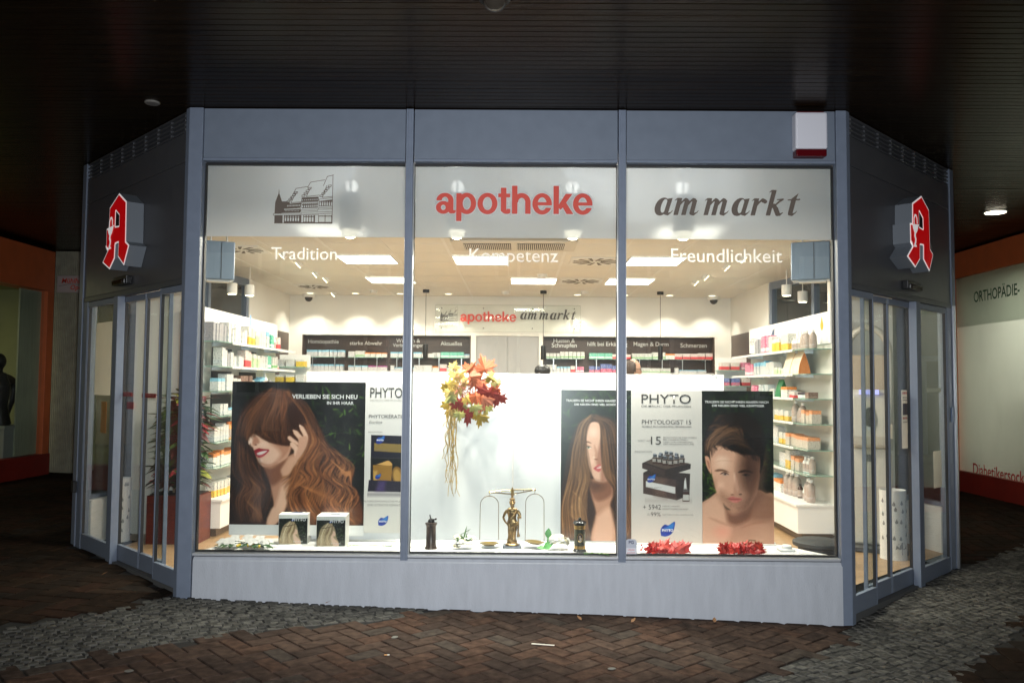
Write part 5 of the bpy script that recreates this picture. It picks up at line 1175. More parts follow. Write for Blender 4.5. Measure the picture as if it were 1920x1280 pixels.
P.poly([(568, 520), (590, 515), (608, 560), (615, 640), (600, 630), (578, 580)], (.80, .58, .48), 4); P.poly([(580, 545), (598, 560), (604, 610), (592, 590)], (.55, .34, .27), 5, .8)
P.poly([(600, 430), (700, 440), (860, 460), (950, 500), (962, 600), (950, 720), (930, 800), (880, 880), (820, 918), (780, 915), (720, 880), (660, 800), (630, 700), (612, 600)], (.80, .61, .51), 5)
P.poly([(830, 500), (980, 480), (985, 640), (965, 740), (940, 810), (885, 890), (820, 922), (850, 820), (822, 740), (815, 640)], (.40, .27, .21), 52, .95); P.ell(690, 580, 80, 75, (.92, .75, .65), .75, .9); P.ell(680, 730, 42, 50, (.90, .71, .61), .7, .9)
P.stroke([(640, 622), (690, 618), (740, 632)], 9, 5, (.30, .19, .13), .85, 4); P.stroke([(806, 632), (860, 622), (910, 634)], 9, 5, (.14, .085, .06), .85, 4)
P.poly([(680, 645), (708, 634), (738, 650), (708, 658)], (.70, .58, .52), 3); P.ell(712, 646, 11, 8, (.16, .12, .10), 1, .5); P.stroke([(676, 646), (708, 634), (742, 650)], 4, 3, (.22, .13, .1), .9); P.poly([(830, 650), (860, 640), (892, 652), (860, 660)], (.30, .23, .2), 3); P.ell(858, 650, 11, 8, (.07, .05, .04), 1, .5)
P.stroke([(776, 640), (790, 720), (800, 780)], 12, 12, (.90, .72, .62), .8, 7); P.poly([(790, 640), (815, 780), (800, 800), (770, 790)], (.62, .43, .35), 9, .5); P.ell(762, 793, 18, 8, (.42, .26, .2), .8, .7); P.ell(820, 790, 16, 8, (.22, .13, .1), .8, .7)
P.poly([(680, 760), (740, 800), (830, 815), (900, 790), (905, 830), (860, 900), (820, 920), (780, 916), (720, 880), (670, 810)], (.42, .29, .23), 32, .45)
P.R = np.random.RandomState(5)
for i in range(420):
    x, y = P.R.uniform(665, 900), P.R.uniform(770, 915)
    if sd_poly(np.array([[x]]), np.array([[y]]), [(680, 770), (720, 800), (840, 850), (900, 790), (880, 880), (820, 918), (780, 915), (720, 880), (672, 810)])[0, 0] < 0: P.stroke([(x, y), (x+2, y+7)], 1, 1, (.22, .14, .10), .5, 1, 2)
P.poly([(726, 822), (760, 806), (786, 812), (832, 822), (800, 848), (768, 846)], (.70, .38, .36), 3); P.stroke([(724, 820), (770, 826), (830, 824)], 3, 2.5, (.42, .16, .15), .9); P.stroke([(750, 838), (775, 843), (805, 838)], 4, 3, (.93, .58, .56), .7)
m0, m1, m2 = (.075, .048, .035), (.17, .11, .075), (.36, .25, .17)
P.poly([(562, 500), (560, 400), (590, 300), (660, 230), (760, 205), (880, 215), (970, 290), (1000, 400), (985, 560), (960, 640), (955, 520), (850, 505), (760, 475), (690, 440), (640, 445), (605, 470), (600, 520)], m0, 5)
P.hair([(590, 330), (640, 300), (700, 340), (760, 420)], [(660, 240), (740, 230), (830, 300), (850, 470)], 130, [m0, m1, m2], (2, 6), .5, 12); P.hair([(700, 260), (800, 260), (900, 330), (940, 470)], [(760, 215), (880, 225), (970, 320), (980, 520)], 110, [m0, m0, m1], (2, 6), .5, 12)
P.hair([(565, 500), (570, 420), (600, 380), (650, 420)], [(600, 510), (610, 450), (650, 410), (700, 440)], 60, [m0, m1, m2], (2, 4), .5, 8)
for k in range(14): P.stroke([(600+k*14, 330+k*4), (640+k*12, 320), (690+k*10, 360), (700+k*11, 410)], 2, 4, (.50, .36, .25), .35)
P.locks([(600, 360), (660, 290), (740, 300), (800, 380)], [(640, 420), (720, 380), (800, 400), (880, 480)], 16, m0, (.46, .33, .23), (7, 15), 12)
P.locks([(640, 260), (740, 225), (860, 240), (960, 340)], [(700, 330), (800, 300), (900, 360), (970, 480)], 12, m0, m1, (8, 16), 10)
P.ell(690, 540, 70, 45, (.95, .80, .71), .45, .9); P.stroke([(640, 560), (700, 548), (780, 556)], 2, 2, (.62, .43, .34), .35, 3); P.ell(640, 720, 26, 70, (.60, .42, .34), .4, .9); P.ell(880, 600, 110, 200, (.10, .06, .05), .45, .9)
P.hair([(575, 480), (590, 400), (640, 330), (720, 290)], [(640, 445), (680, 400), (740, 350), (830, 330)], 60, [(.30, .20, .14), (.44, .32, .23), (.55, .41, .30)], (1.2, 2.6), .5, 10)
P.hair([(640, 445), (690, 400), (760, 380), (840, 410)], [(720, 450), (770, 420), (850, 430), (930, 500)], 50, [(.25, .17, .12), (.40, .29, .21), (.10, .065, .05)], (1.2, 2.6), .5, 10)
P.hair([(600, 470), (606, 500), (612, 540)], [(640, 440), (650, 452), (664, 462)], 24, [m0, m1], (1.2, 2.4), .6, 4); P.hair([(680, 430), (700, 452), (730, 470)], [(940, 490), (950, 520), (955, 560)], 60, [m0, m0, m1], (1.5, 3), .6, 6)
for k in range(26): x_ = 600+k*15; P.stroke([(x_, 262-38*math.sin(k/26*PI)+P.R.uniform(-8, 8)), (x_+10, 232-40*math.sin(k/26*PI)), (x_+26, 222-38*math.sin(k/26*PI)+P.R.uniform(-10, 6))], 2.4, 1, m0, .8)
P.ell(780, 835, 70, 26, (.62, .40, .34), .35, .8); P.C = P.C**.93; P.finish(.014)
t, put = poster('portrait_poster', 'poster of a bare-shouldered man with tousled dark hair and stubble', 1.499, 2.078, zp0, zp1, .49, P)
put('TRAUERN SIE NICHT IHREN HAAREN NACH', 797, 134, 452, mtw, .004, hpx=17); put('DIE NEUEN SIND VIEL KRÄFTIGER', 808, 160, 372  , mtw, .014, hpx=19)
mb = MB(); mb.box(-.6, 2.1, 0, .03, 0, .018)
t = thing('poster_rail', 'low white rail under the row of three posters', 'rail', (0, .485, ZP)); mb = MB(); mb.box(.34, 2.09, -.02, .02, 0, .009); mb.box(.34, 2.09, .008, .02, .009, .022); mb.build('rail_bar', m_lampw, t)

# ---------------------------------------------------------------- printed cartons in front of the first poster
P = Paint(0, 200, 0, 200, 90, (.05, .075, .05)); P.leaves(140, 0, 200, 0, 200, DK, (8, 26), .7)
for i in range(60): P.ell(P.R.uniform(90, 200), P.R.uniform(20, 200), 1.6, 1.6, (.8, .85, .75), .8)
P.poly([(70, 22), (30, 60), (14, 120), (5, 200), (150, 200), (140, 130), (125, 60), (100, 25)], (.62, .55, .44), 4); P.poly([(112, 80), (128, 90), (130, 120), (116, 130), (150, 170), (155, 200), (120, 200), (100, 140)], (.87, .73, .64), 3)
P.hair([(75, 25), (45, 80), (30, 130), (20, 195)], [(110, 35), (110, 90), (90, 140), (110, 195)], 150, [(.55, .46, .34), (.74, .66, .52), (.86, .80, .68), (.42, .34, .24)], (1.2, 3), .55, 5)
for k in range(12): P.stroke([(15+k*9, 110+k), (30+k*8, 135), (12+k*10, 160), (32+k*9, 190)], 1.2, 2.5, (.90, .85, .74), .4)
P.stroke([(32, 62), (70, 58), (120, 44)], 3, 2, (.25, .2, .13), .9); leaf_logo(P, 96, 14, 18)
P.finish(.012, 0)
GB = 'printed hair-care cartons by the poster'
for k, (pxl, pyb, lab) in enumerate(((549, 1020, 'hair-care carton with a blonde plait picture, left of two, beside the orchid spray'), (620, 1024, 'hair-care carton with a blonde plait picture, right of two, nearer the green twig'))):
    p = at_z(pxl, pyb, ZP)
    if k == 0:
        t = thing('product_carton', lab, 'carton', (p.x, p.y, ZP), math.radians(6), GB); w_ = .228
        mb = MB(); mb.box(-w_/2, w_/2, .001, .20, 0, .235); mb.build('carton_body', mat('carton_white', (.80, .78, .72), .4), t, bevel=.002)
        fr = link('printed_front', P.mesh('printed_front', w_-.006, .200), t); fr.location = (0, -.0008, .004)
        text_obj('PHYTO', 'printed_text', mtw, t, x=.045, z=.183, y=-.003, w=.105, bold=.01); text_obj('PHYTOELIXIR', 'printed_text', mtw, t, x=.04, z=.018, y=-.003, w=.075)
        mb = MB(); mb.prism([(-.03, .09), (.05, .075), (.06, .12), (-.02, .13)], .2352, .2362, 'z'); mb.build('top_emblem', mat('emblem_blue', (.10, .14, .22), .5), t); pc = t
    else:
        c = copy_tree(pc); c.location = (p.x, p.y, ZP); c.rotation_euler = (0, 0, math.radians(3)); tag(c, lab, 'carton', GB)
# ---------------------------------------------------------------- brass scales with a draped statuette
m_brass = mat('old_brass', (.52, .36, .13), .24, metal=1, var=.25, vscale=25); m_bronze = mat('bronze', (.30, .20, .095), .33, metal=.9, var=.5, vscale=30, bump=.1, bscale=80)
m_marble = mat('dark_marble', (.05, .055, .07), .2, var=.6, vscale=30)
p = at_z(960, 1026, ZP)
t = thing('balance_scales', 'antique brass balance scales carried by a draped bearded statuette', 'scales', (p.x, p.y, ZP))
mb = MB(); mb.box(-.072, .072, -.055, .055, 0, .022); mb.build('marble_base', m_marble, t, bevel=.003)
mb = MB(); mb.lathe([(.052, .022), (.054, .03), (.046, .036), (.040, .040), (.043, .050), (.040, .056)], 28); mb.build('pedestal', m_bronze, t)
def remesh(o, vox, sm=3):
    r = o.modifiers.new('remesh', 'REMESH'); r.mode = 'VOXEL'; r.voxel_size = vox; r.use_smooth_shade = True
    if sm: s_ = o.modifiers.new('smooth', 'SMOOTH'); s_.iterations = sm; s_.factor = .5
    return o
mb = MB(); z0 = .055; n = 48; rings = []
for i in range(31):
    f = i/30; z = z0+f*.245
    rx = np.interp(f, [0, .1, .35, .6, .72, .9, 1], [.031, .028, .034, .035, .030, .040, .026]); ry = rx*np.interp(f, [0, .6, 1], [.85, .78, .66]); a = np.interp(f, [0, .4, .7, .85, 1], [.16, .13, .09, .03, 0])
    cx = -.004+.005*math.sin(f*3)
    for j in range(n):
        th = 2*PI*j/n; g = 1+a*math.sin(7*th+5*f)*.8+a*.5*math.sin(13*th-7*f)
        rings.append((cx+rx*g*math.cos(th), ry*g*math.sin(th), z))
mb.add(rings, [(i*n+j, i*n+(j+1) % n, (i+1)*n+(j+1) % n, (i+1)*n+j) for i in range(30) for j in range(n)]+[tuple(range(n-1, -1, -1)), tuple(30*n+j for j in range(n))], 0, True)
mb.ball((0, 0, .292), (.043, .026, .024)); mb.tube([(0, 0, .29), (.001, -.002, .325)], .014, 10)
mb.ball((.0, -.003, .343), (.0195, .022, .026)); mb.ball((0, -.018, .326), (.012, .012, .019)); mb.ball((0, -.024, .345), (.004, .005, .006))       # head, beard, nose
for k in range(14): a_ = k*2*PI/14; mb.ball((.018*math.cos(a_), .004+.018*math.sin(a_), .352+.006*math.sin(3*a_)), .0075, 8, 6)
for s_ in (-1, 1): mb.ball((s_*.007, -.021, .349), (.0035, .003, .0025), 8, 6)
mb.tube([(-.040, 0, .290), (-.060, .0, .262), (-.070, .004, .232), (-.056, -.008, .205), (-.036, -.022, .185)], [.012, .0115, .0095, .008, .0065], 10)   # bare arm, hand on hip
for k in range(4): mb.tube([(-.036, -.026, .187-k*.004), (-.027, -.034, .184-k*.005), (-.02, -.036, .181-k*.005)], .0028, 6)
mb.tube([(.040, 0, .288), (.056, -.002, .262), (.062, -.010, .236), (.050, -.030, .240)], [.014, .014, .012, .009], 10)
for k in range(4): mb.tube([(.052, -.028, .246-k*.005), (.046, -.036, .248-k*.005), (.040, -.036, .247-k*.005)], .0027, 6)
for k in range(6): mb.tube([(.040-k*.004, -.014-.002*k, .300-k*.005), (.020-k*.003, -.033, .268-k*.006), (-.010, -.036, .232-k*.006), (-.036, -.024, .205-k*.006)], .0052, 8)
for k in range(4): mb.tube([(-.036, -.024, .196-k*.006), (-.005, -.038, .186-k*.006), (.03, -.028, .196-k*.008), (.044, -.008, .205-k*.010)], .005, 8)
for k in range(4): mb.tube([(.046, -.008+k*.007, .24), (.050, -.012+k*.007, .18), (.047, -.006+k*.007, .12), (.045+.004*k, -.010+k*.006, .085)], [.007, .006, .007, .008], 8)   # hanging end of the cloak
for s_, yy in ((-.014, -.030), (.012, -.026)): mb.ball((s_, yy, .058), (.008, .018, .006)); mb.tube([(s_, yy+.012, .062), (s_+.002, yy+.016, .09)], .009, 8)
remesh(mb.build('statuette', m_bronze, t), .0021, 1)
mb = MB(); mb.lathe([(.008, .362), (.022, .374), (.024, .380), (.010, .388), (.008, .40), (.014, .41), (.010, .42), (.006, .45), (.009, .455), (.004, .47)], 18); mb.build('capital', m_bronze, t)
BZ = .428; tilt = .022
bl, br = at_y(918, 921, p.y), at_y(1003, 917, p.y)
xl, zl, xr, zr = bl.x-p.x, bl.z-ZP-.004, br.x-p.x, br.z-ZP-.004
mb = MB()
for (xa, za, sg) in ((xl, zl, -1), (xr, zr, 1)):
    for up in (.018, -.014):
        mb.tube([(sg*.004, 0, BZ+.004+up), (xa*.9, 0, za+up*.25)], .0034, 6)
    mb.tube([(xa*.5, 0, (BZ+za)/2+.012), (xa*.5, 0, (BZ+za)/2-.008)], .0025, 6); mb.ball((xa, 0, za), (.007, .007, .008)); mb.tube([(xa*.86, 0, za+.002), (xa, 0, za)], .0042, 6)
mb.box(-.012, .012, -.004, .004, BZ-.014, BZ+.026); mb.build('beam', m_brass, t)
for (xa, za, zb, lab) in ((xl, zl, .028, 0), (xr, zr, .042, 1)):
    w_ = .072; ztop = za-.030; pts = []
    for k in range(13): a_ = PI*k/12; pts.append((xa-w_*math.cos(a_), 0, ztop-w_*.95+w_*.95*math.sin(a_)))
    path = [(xa-w_*1.04, 0, zb)]+pts+[(xa+w_*1.04, 0, zb)]
    mb = MB(); mb.tube(path, .0022, 7); mb.tube([(xa, 0, za-.004), (xa+.003, 0, za-.012), (xa-.002, 0, za-.02), (xa, 0, ztop)], .0016, 6); mb.ball((xa, 0, ztop), .004, 8, 6); o = mb.build('hanger', m_brass, t)
    mb = MB(); R_ = Matrix.Translation((xa, 0, zb)) @ Matrix.Rotation(.10*lab, 4, 'Y')
    mb.lathe([(.012, -.014), (.045, -.010), (.070, .002), (.077, .006), (.0755, .0065), (.068, .0035), (.044, -.0075), (.008, -.0115)], 30, M=R_); mb.build('pan', m_brass, t)
# ---------------------------------------------------------------- mills
p = at_z(808, 1028, ZP)
t = thing('spice_mill', 'tall dark antique hand mill with a crank on top', 'mill', (p.x, p.y, ZP)); k = 1.0
mb = MB(); mb.lathe([(.046, 0), (.047, .012), (.039, .024), (.037, .17), (.040, .182), (.046, .190), (.046, .200), (.03, .204)], 26); mb.build('mill_body', mat('mill_brown', (.045, .026, .016), .35, metal=.4, var=.5, vscale=14), t)
mb = MB(); mb.ball((0, 0, .212), (.026, .026, .022)); mb.tube([(0, 0, .22), (-.012, 0, .262)], .0045, 7); mb.build('mill_dome', mat('iron_dark', (.03, .028, .027), .35, metal=.8), t)
mb = MB(); mb.tube([(-.01, -.012, .226), (.036, -.02, .230)], .005, 7); mb.ball((.038, -.02, .232), .008, 8, 6); mb.build('crank', mat('iron_dark', (.03, .028, .027), .35, metal=.8), t)
p = at_z(1087, 1033, ZP)
t = thing('brass_mill', 'black and gold cylindrical tin mill with an oval portrait', 'mill', (p.x, p.y, ZP))
m_gold = mat('gold_enamel', (.46, .27, .07), .3, metal=.6, var=.2, vscale=20); m_bk = mat('black_enamel', (.012, .012, .012), .2)
mb = MB(); mb.lathe([(.050, 0), (.051, .010), (.046, .016), (.043, .020)], 26); mb.lathe([(.043, .205), (.052, .212), (.053, .222), (.046, .23), (.02, .238)], 26); mb.build('black_rims', m_bk, t)
mb = MB(); mb.lathe([(.0425, .020), (.0425, .205)], 26); mb.build('tin_body', mat('tin_green', (.060, .058, .032), .28, metal=.5, var=.6, vscale=26), t)
mb = MB(); mb.lathe([(.0432, .024), (.0432, .046)], 26); mb.lathe([(.0432, .172), (.0432, .200)], 26); mb.build('gold_bands', m_gold, t)
mb = MB(); mb.ball((0, 0, .245), (.012, .012, .014), 10, 8); mb.build('knob', m_bk, t)
for nm, rx, rz, dx, m_ in (('portrait_frame', .022, .034, .0436, m_gold), ('portrait_oval', .018, .030, .0442, mat('portrait_brown', (.035, .015, .010), .3))):
    vs = [(dx*math.sin(rx/dx*math.cos(q*PI/12)), -dx*math.cos(rx/dx*math.cos(q*PI/12)), .11+rz*math.sin(q*PI/12)) for q in range(24)]
    mb = MB(); mb.add(vs, [tuple(range(24))]); mb.build(nm, m_, t)
mb = MB(); mb.ball((-.003, -.0445, .120), (.006, .0012, .008), 8, 6); mb.ball((.002, -.0445, .102), (.010, .0012, .012), 8, 6); mb.build('portrait_figure', mat('portrait_skin', (.50, .36, .24), .4), t)
text_obj('CAFFE', 'lettering', m_bk, t, x=0, z=.180, y=-.0442, w=.034, bold=.03)
# ---------------------------------------------------------------- leaves and flowers
def leaf_mesh(mb, c, d, nrm, L_, W_, mi=0, fold=.25, bend=.2, pts=None):
    """a pointed leaf: two folded halves, bent along its length"""
    d = Vector(d).normalized(); nrm = Vector(nrm); s_ = d.cross(nrm)
    if s_.length < 1e-4: s_ = d.orthogonal()
    s_.normalize(); u = s_.cross(d).normalized(); c = Vector(c); prof = pts or [(0, .05), (.18, .62), (.42, 1), (.68, .75), (.88, .34), (1, .02)]
    vs = []
    for f, w_ in prof:
        b = c+d*(L_*f)-u*(bend*L_*f*f); vs += [b-s_*(W_/2*w_)+u*(fold*W_/2*w_), b, b+s_*(W_/2*w_)+u*(fold*W_/2*w_)]
    fs = []
    for i in range(len(prof)-1): k = i*3; fs += [(k, k+1, k+4, k+3), (k+1, k+2, k+5, k+4)]
    mb.add(vs, fs, mi, True)
MAPLE = [(0, -.30), (.10, -.06), (.38, -.30), (.34, -.08), (.62, -.02), (.46, .12), (.60, .34), (.36, .30), (.30, .40), (.16, .30), (.20, .62), (.08, .58), (0, .86)]
MAPLE = MAPLE+[(-x, y) for x, y in MAPLE[-2:0:-1]]
def maple(mb, c, d, nrm, size, mi):
    d = Vector(d).normalized(); nrm = Vector(nrm).normalized(); s_ = d.cross(nrm).normalized(); u = s_.cross(d); c = Vector(c)
    vs = [c+u*.04*size]+[c+s_*(x*size)+d*(y*size)-u*(abs(x)*.28+max(0, y)*.12)*size for x, y in MAPLE]; k = len(MAPLE)
    mb.add(vs, [(0, 1+i, 1+(i+1) % k) for i in range(k)], mi, False)
def lm(n, c, t=.25): return mat(n, c, .5, var=t, vscale=30)
rn = random.Random(11)
t = thing('maple_garland', 'artificial maple spray in red, orange and yellow with dried roots hanging below', 'garland', (at_y(885, 700, .53).x, .56, 1.70))
o0 = t.location
def rel(x, y, Y=.52): q = at_y(x, y, Y); return Vector(q)-Vector(o0)
mats_ = [lm('maple_orange', (.44, .10, .035)), lm('maple_red', (.27, .030, .022)), lm('maple_yellow', (.42, .27, .035)), lm('maple_olive', (.32, .30, .09)), lm('maple_cream', (.50, .38, .12)), lm('maple_pink', (.48, .13, .06))]
mb = MB()
LV = [(878, 695, 44, 0, 40), (910, 692, 60, 5, -20), (893, 722, 60, 5, 10), (918, 735, 70, 1, 200), (935, 742, 50, 1, 200), (893, 742, 58, 0, 170), (905, 745, 60, 5, 190), (860, 752, 52, 1, 160), (878, 772, 56, 1, 185), (846, 760, 54, 2, 200), (838, 720, 46, 2, 150), (852, 708, 40, 4, 30), (868, 718, 36, 4, 100), (932, 718, 34, 3, -30), (916, 706, 34, 2, 120), (862, 775, 34, 3, 180), (890, 762, 38, 3, 170), (911, 762, 40, 3, 180), (900, 779, 48, 2, 190), (846, 742, 40, 3, 220), (860, 730, 34, 4, 150), (875, 745, 34, 2, 140), (843, 735, 36, 4, 210), (850, 690, 32, 4, 20), (862, 700, 30, 2, 60), (885, 706, 40, 0, 80), (872, 760, 34, 3, 250), (925, 725, 40, 0, 130)]
for (x, y, s_, mi, a_) in LV:
    a_ = math.radians(a_); q = rel(x, y, .46+rn.uniform(0, .10)); maple(mb, q, (math.sin(a_), rn.uniform(-.15, .15), math.cos(a_)), (rn.uniform(-.35, .35), -1, rn.uniform(-.1, .5)), s_*.0028, mi)
mb.build('leaves', mats_, t)
mb = MB()
for (x, y, *_r2) in LV:
    q = rel(x, y, .53); b = rel(880+rn.uniform(-14, 14), 712+rn.uniform(-10, 30), .55); mb.tube([b, (b+q)/2+Vector((0, -.01, .025)), q], .0022, 5)
mb.tube([rel(888, 697, .585), rel(886, 712, .56), rel(880, 740, .55)], .004, 6); mb.build('stems', lm('stem_red', (.40, .12, .08)), t)
mb = MB()
for k in range(18):
    x0_, xe = rn.uniform(843, 860), rn.uniform(826, 860); ye = rn.choice((780, 800, 830, 860, 905, 925, 930)); pts = []; m_ = 16
    for i in range(m_+1):
        f = i/m_; pts.append(rel(x0_+(xe-x0_)*f+rn.uniform(-3, 3)+(-8*math.sin(f*PI) if k % 4 == 0 else 0), 715+(ye-715)*f, .545+rn.uniform(-.01, .01)))
    mb.tube(pts, [.0060*(1-.6*i/m_) for i in range(m_+1)], 5)
    for i in range(2, m_, 2):
        a_ = rn.uniform(0, 2*PI); mb.tube([pts[i], pts[i]+Vector((math.cos(a_)*.018, math.sin(a_)*.008, rn.uniform(-.02, .01)))], [.0022, .0008], 4)
mb.build('dried_roots', lm('dry_straw', (.50, .34, .12)), t)

def blossom(mb, c, r, mi, petals=5, tilt=.4, w_=.8, up=(0, -.5, 1)):
    c = Vector(c); U = Vector(up).normalized(); A_ = U.orthogonal().normalized(); B_ = U.cross(A_)
    for k in range(petals):
        a_ = 2*PI*k/petals; d = A_*math.cos(a_)+B_*math.sin(a_)+U*tilt; leaf_mesh(mb, c, d, U, r, r*w_, mi, .15, .35, [(0, .25), (.25, .8), (.55, 1), (.8, .85), (1, .25)])
m_petal = mat('white_petal', (.52, .515, .49), .6, var=.04, vscale=40); m_cream = mat('cream_petal', (.50, .45, .31), .6, var=.08, vscale=40); m_leafg = lm('leaf_green', (.075, .17, .045)); m_leafd = lm('leaf_dark', (.030, .085, .025)); m_yel = mat('yellow_fruit', (.70, .48, .06), .4)
p = at_z(455, 1026, ZP); t = thing('orchid_spray', 'white orchid spray with dark green leaves and yellow buds at the left window end', 'flowers', (p.x, p.y, ZP))
mb = MB(); mf = MB(); my = MB()
for k in range(22): a_ = rn.uniform(0, 2*PI); leaf_mesh(mb, (rn.uniform(-.12, .15), rn.uniform(-.06, .05), .022), (math.cos(a_), math.sin(a_)*.6, .2), (0, 0, 1), rn.uniform(.10, .16), .055, 0, .2, .3)
mb.tube([(-.18, .02, .03), (-.05, .0, .05), (.08, .02, .03), (.2, .04, .02)], .004, 6)
for (x, y, z, s_) in ((-.15, -.02, .045, .05), (-.10, -.03, .05, .055), (-.07, .01, .065, .05), (.08, -.02, .05, .05), (.12, .02, .06, .05), (.03, .03, .07, .045), (.17, .0, .04, .04)): blossom(mf, (x, y, z), s_, 0, 5, .35)
for k in range(6): my.ball((rn.uniform(-.03, .17), rn.uniform(-.06, -.02), .018+rn.uniform(0, .01)), .012, 8, 6)
mb.build('leaves', m_leafd, t); mf.build('blossoms', m_petal, t); my.build('buds', m_yel, t)
p = at_z(868, 1028, ZP); t = thing('rose_bouquet', 'cream white rose bouquet lying left of the brass scales', 'flowers', (p.x, p.y, ZP)); mb = MB(); mf = MB()
for k in range(20):
    c = Vector((rn.uniform(-.07, .07), rn.uniform(-.04, .05), rn.uniform(.02, .085)))
    for r_ in (.030, .021, .013): blossom(mf, c, r_, rn.choice((0, 0, 1)), 6, .5+(.03-r_)*40, .9)
for k in range(7): leaf_mesh(mb, (rn.uniform(-.06, .06), 0, .04), (rn.uniform(-1, 1), rn.uniform(-.5, .2), rn.uniform(.1, 1.5)), (0, -1, .3), rn.uniform(.06, .10), .02, 0)
for k in range(5): mb.tube([(.0, .0, .05), (rn.uniform(-.02, .05), 0, .11), (rn.uniform(0, .07), 0, .15)], [.003, .001, .0008], 5)
leaf_mesh(mb, (0, 0, .06), (.25, 0, 1), (0, -1, 0), .12, .012, 0); leaf_mesh(mb, (-.06, 0, .02), (-1, -.1, .15), (0, 0, 1), .08, .012, 0)
mf.build('blossoms', [m_petal, m_cream], t); mb.build('leaves', m_leafg, t)
p = at_z(1040, 1029, ZP); t = thing('hydrangea_bloom', 'white hydrangea head with a bright green leaf right of the brass scales', 'flowers', (p.x, p.y, ZP)); mb = MB(); mf = MB()
for k in range(46):
    a_, b = rn.uniform(0, 2*PI), rn.uniform(-.2, 1.3); c = Vector((.03+.085*math.cos(a_)*math.cos(b), .05*math.sin(a_)*math.cos(b), .055+.055*math.sin(b))); blossom(mf, c, .022, rn.choice((0, 0, 0, 1)), 4, .3, .95, (c.x-.03, c.y-.02, c.z-.03))
leaf_mesh(mb, (-.09, -.03, .01), (.35, -.1, .25), (0, -1, .6), .10, .06, 0, .15, .1); leaf_mesh(mb, (-.055, -.02, .09), (.1, -.1, 1), (0, -1, .2), .075, .055, 0, .2, .2); leaf_mesh(mb, (-.07, -.02, .01), (-.8, -.2, .2), (0, -.6, 1), .07, .045, 0); mb.tube([(-.05, -.02, .10), (-.06, -.02, .04), (-.04, -.01, .01)], .006, 6)
mf.build('blossoms', [m_petal, m_cream], t); mb.build('leaves', lm('leaf_bright', (.10, .30, .09)), t)
for (x0_, x1_, y_, lab) in ((650, 735, 1024, 'thin green leafy twig lying beside the printed cartons'), (1095, 1140, 1040, 'short green leaf sprig lying beside the tin mill')):
    a_, b = at_z(x0_, y_, ZP), at_z(x1_, y_, ZP); t = thing('leaf_twig', lab, 'twig', (a_.x, a_.y, ZP), group=None); L_ = b.x-a_.x; mb = MB(); ml = MB()
    mb.tube([(0, 0, .006), (L_*.4, .01, .014), (L_, 0, .006)], .0028, 5)
    for k in range(int(L_/.016)): f = k/max(1, int(L_/.016)-1); leaf_mesh(ml, (L_*f, .004, .010), (rn.uniform(.2, 1), rn.choice((-1, 1))*.9, rn.uniform(.1, .5)), (0, 0, 1), rn.uniform(.028, .045), .015, 0)
    if x0_ > 1000: leaf_mesh(ml, (L_*.7, -.005, .01), (1, -.35, .05), (0, 0, 1), .07, .03, 0)
    mb.build('stem', m_leafg, t); ml.build('leaves', lm('leaf_fresh', (.13, .30, .07)), t)
for (x_, y_, lab) in ((1247, 1036, 'bunch of red artificial leaves with berries under the treatment poster'), (1388, 1037, 'bunch of red artificial leaves with dark berries under the portrait poster')):
    p = at_z(x_, y_, ZP); t = thing('red_leaf_bunch', lab, 'decoration', (p.x, p.y, ZP), group='bunches of red leaves'); mb = MB(); mbb = MB()
    for k in range(34):
        a_ = rn.uniform(0, 2*PI); c = (rn.uniform(-.13, .15), rn.uniform(-.03, .03), rn.uniform(.01, .05)); d = (math.cos(a_)+(c[0]*5), math.sin(a_)*.5-.1, rn.uniform(.0, 1.1))
        maple(mb, c, d, (rn.uniform(-.4, .4), -1, .7), rn.uniform(.055, .105), rn.choice((0, 0, 1)))
    for k in range(16): c = (rn.uniform(-.20, -.06) if x_ < 1300 else rn.uniform(-.02, .14), rn.uniform(-.045, .0), rn.uniform(.012, .06)); mbb.ball(c, .0075, 7, 5); mbb.tube([c, (0, 0, .02)], .0012, 4)
    mb.build('leaves', [lm('red_leaf', (.38, .016, .012)), lm('red_leaf_light', (.42, .030, .018))], t); mbb.build('berries', mat('berry_red', (.42, .015, .02), .25), t)
    if x_ > 1300:
        mb = MB(); mb.tube([(.02, 0, .03), (.06, 0, .09), (.075, 0, .105), (.12, 0, .10)], .003, 5); mb.build('stem', lm('stem_brown', (.16, .10, .05)), t)
p = at_z(1475, 1032, ZP); t = thing('white_puck', 'small round white sensor box on a square foot at the right end of the display', 'gadget', (p.x, p.y, ZP))
mb = MB(); mb.box(-.065, .055, -.05, .05, 0, .018); mb.build('foot', m_lampw, t, bevel=.006); mb = MB(); mb.lathe([(.038, .018), (.038, .04), (.03, .046)], 22); mb.build('button', m_lampw, t)
p = at_z(1515, 1038, ZP); t = tag(MB().box(-.06, .06, -.03, .03, 0, .004).build('price_card', m_lampw), 'small white card lying flat at the right end of the display', 'card'); t.location = (p.x, p.y, ZP)
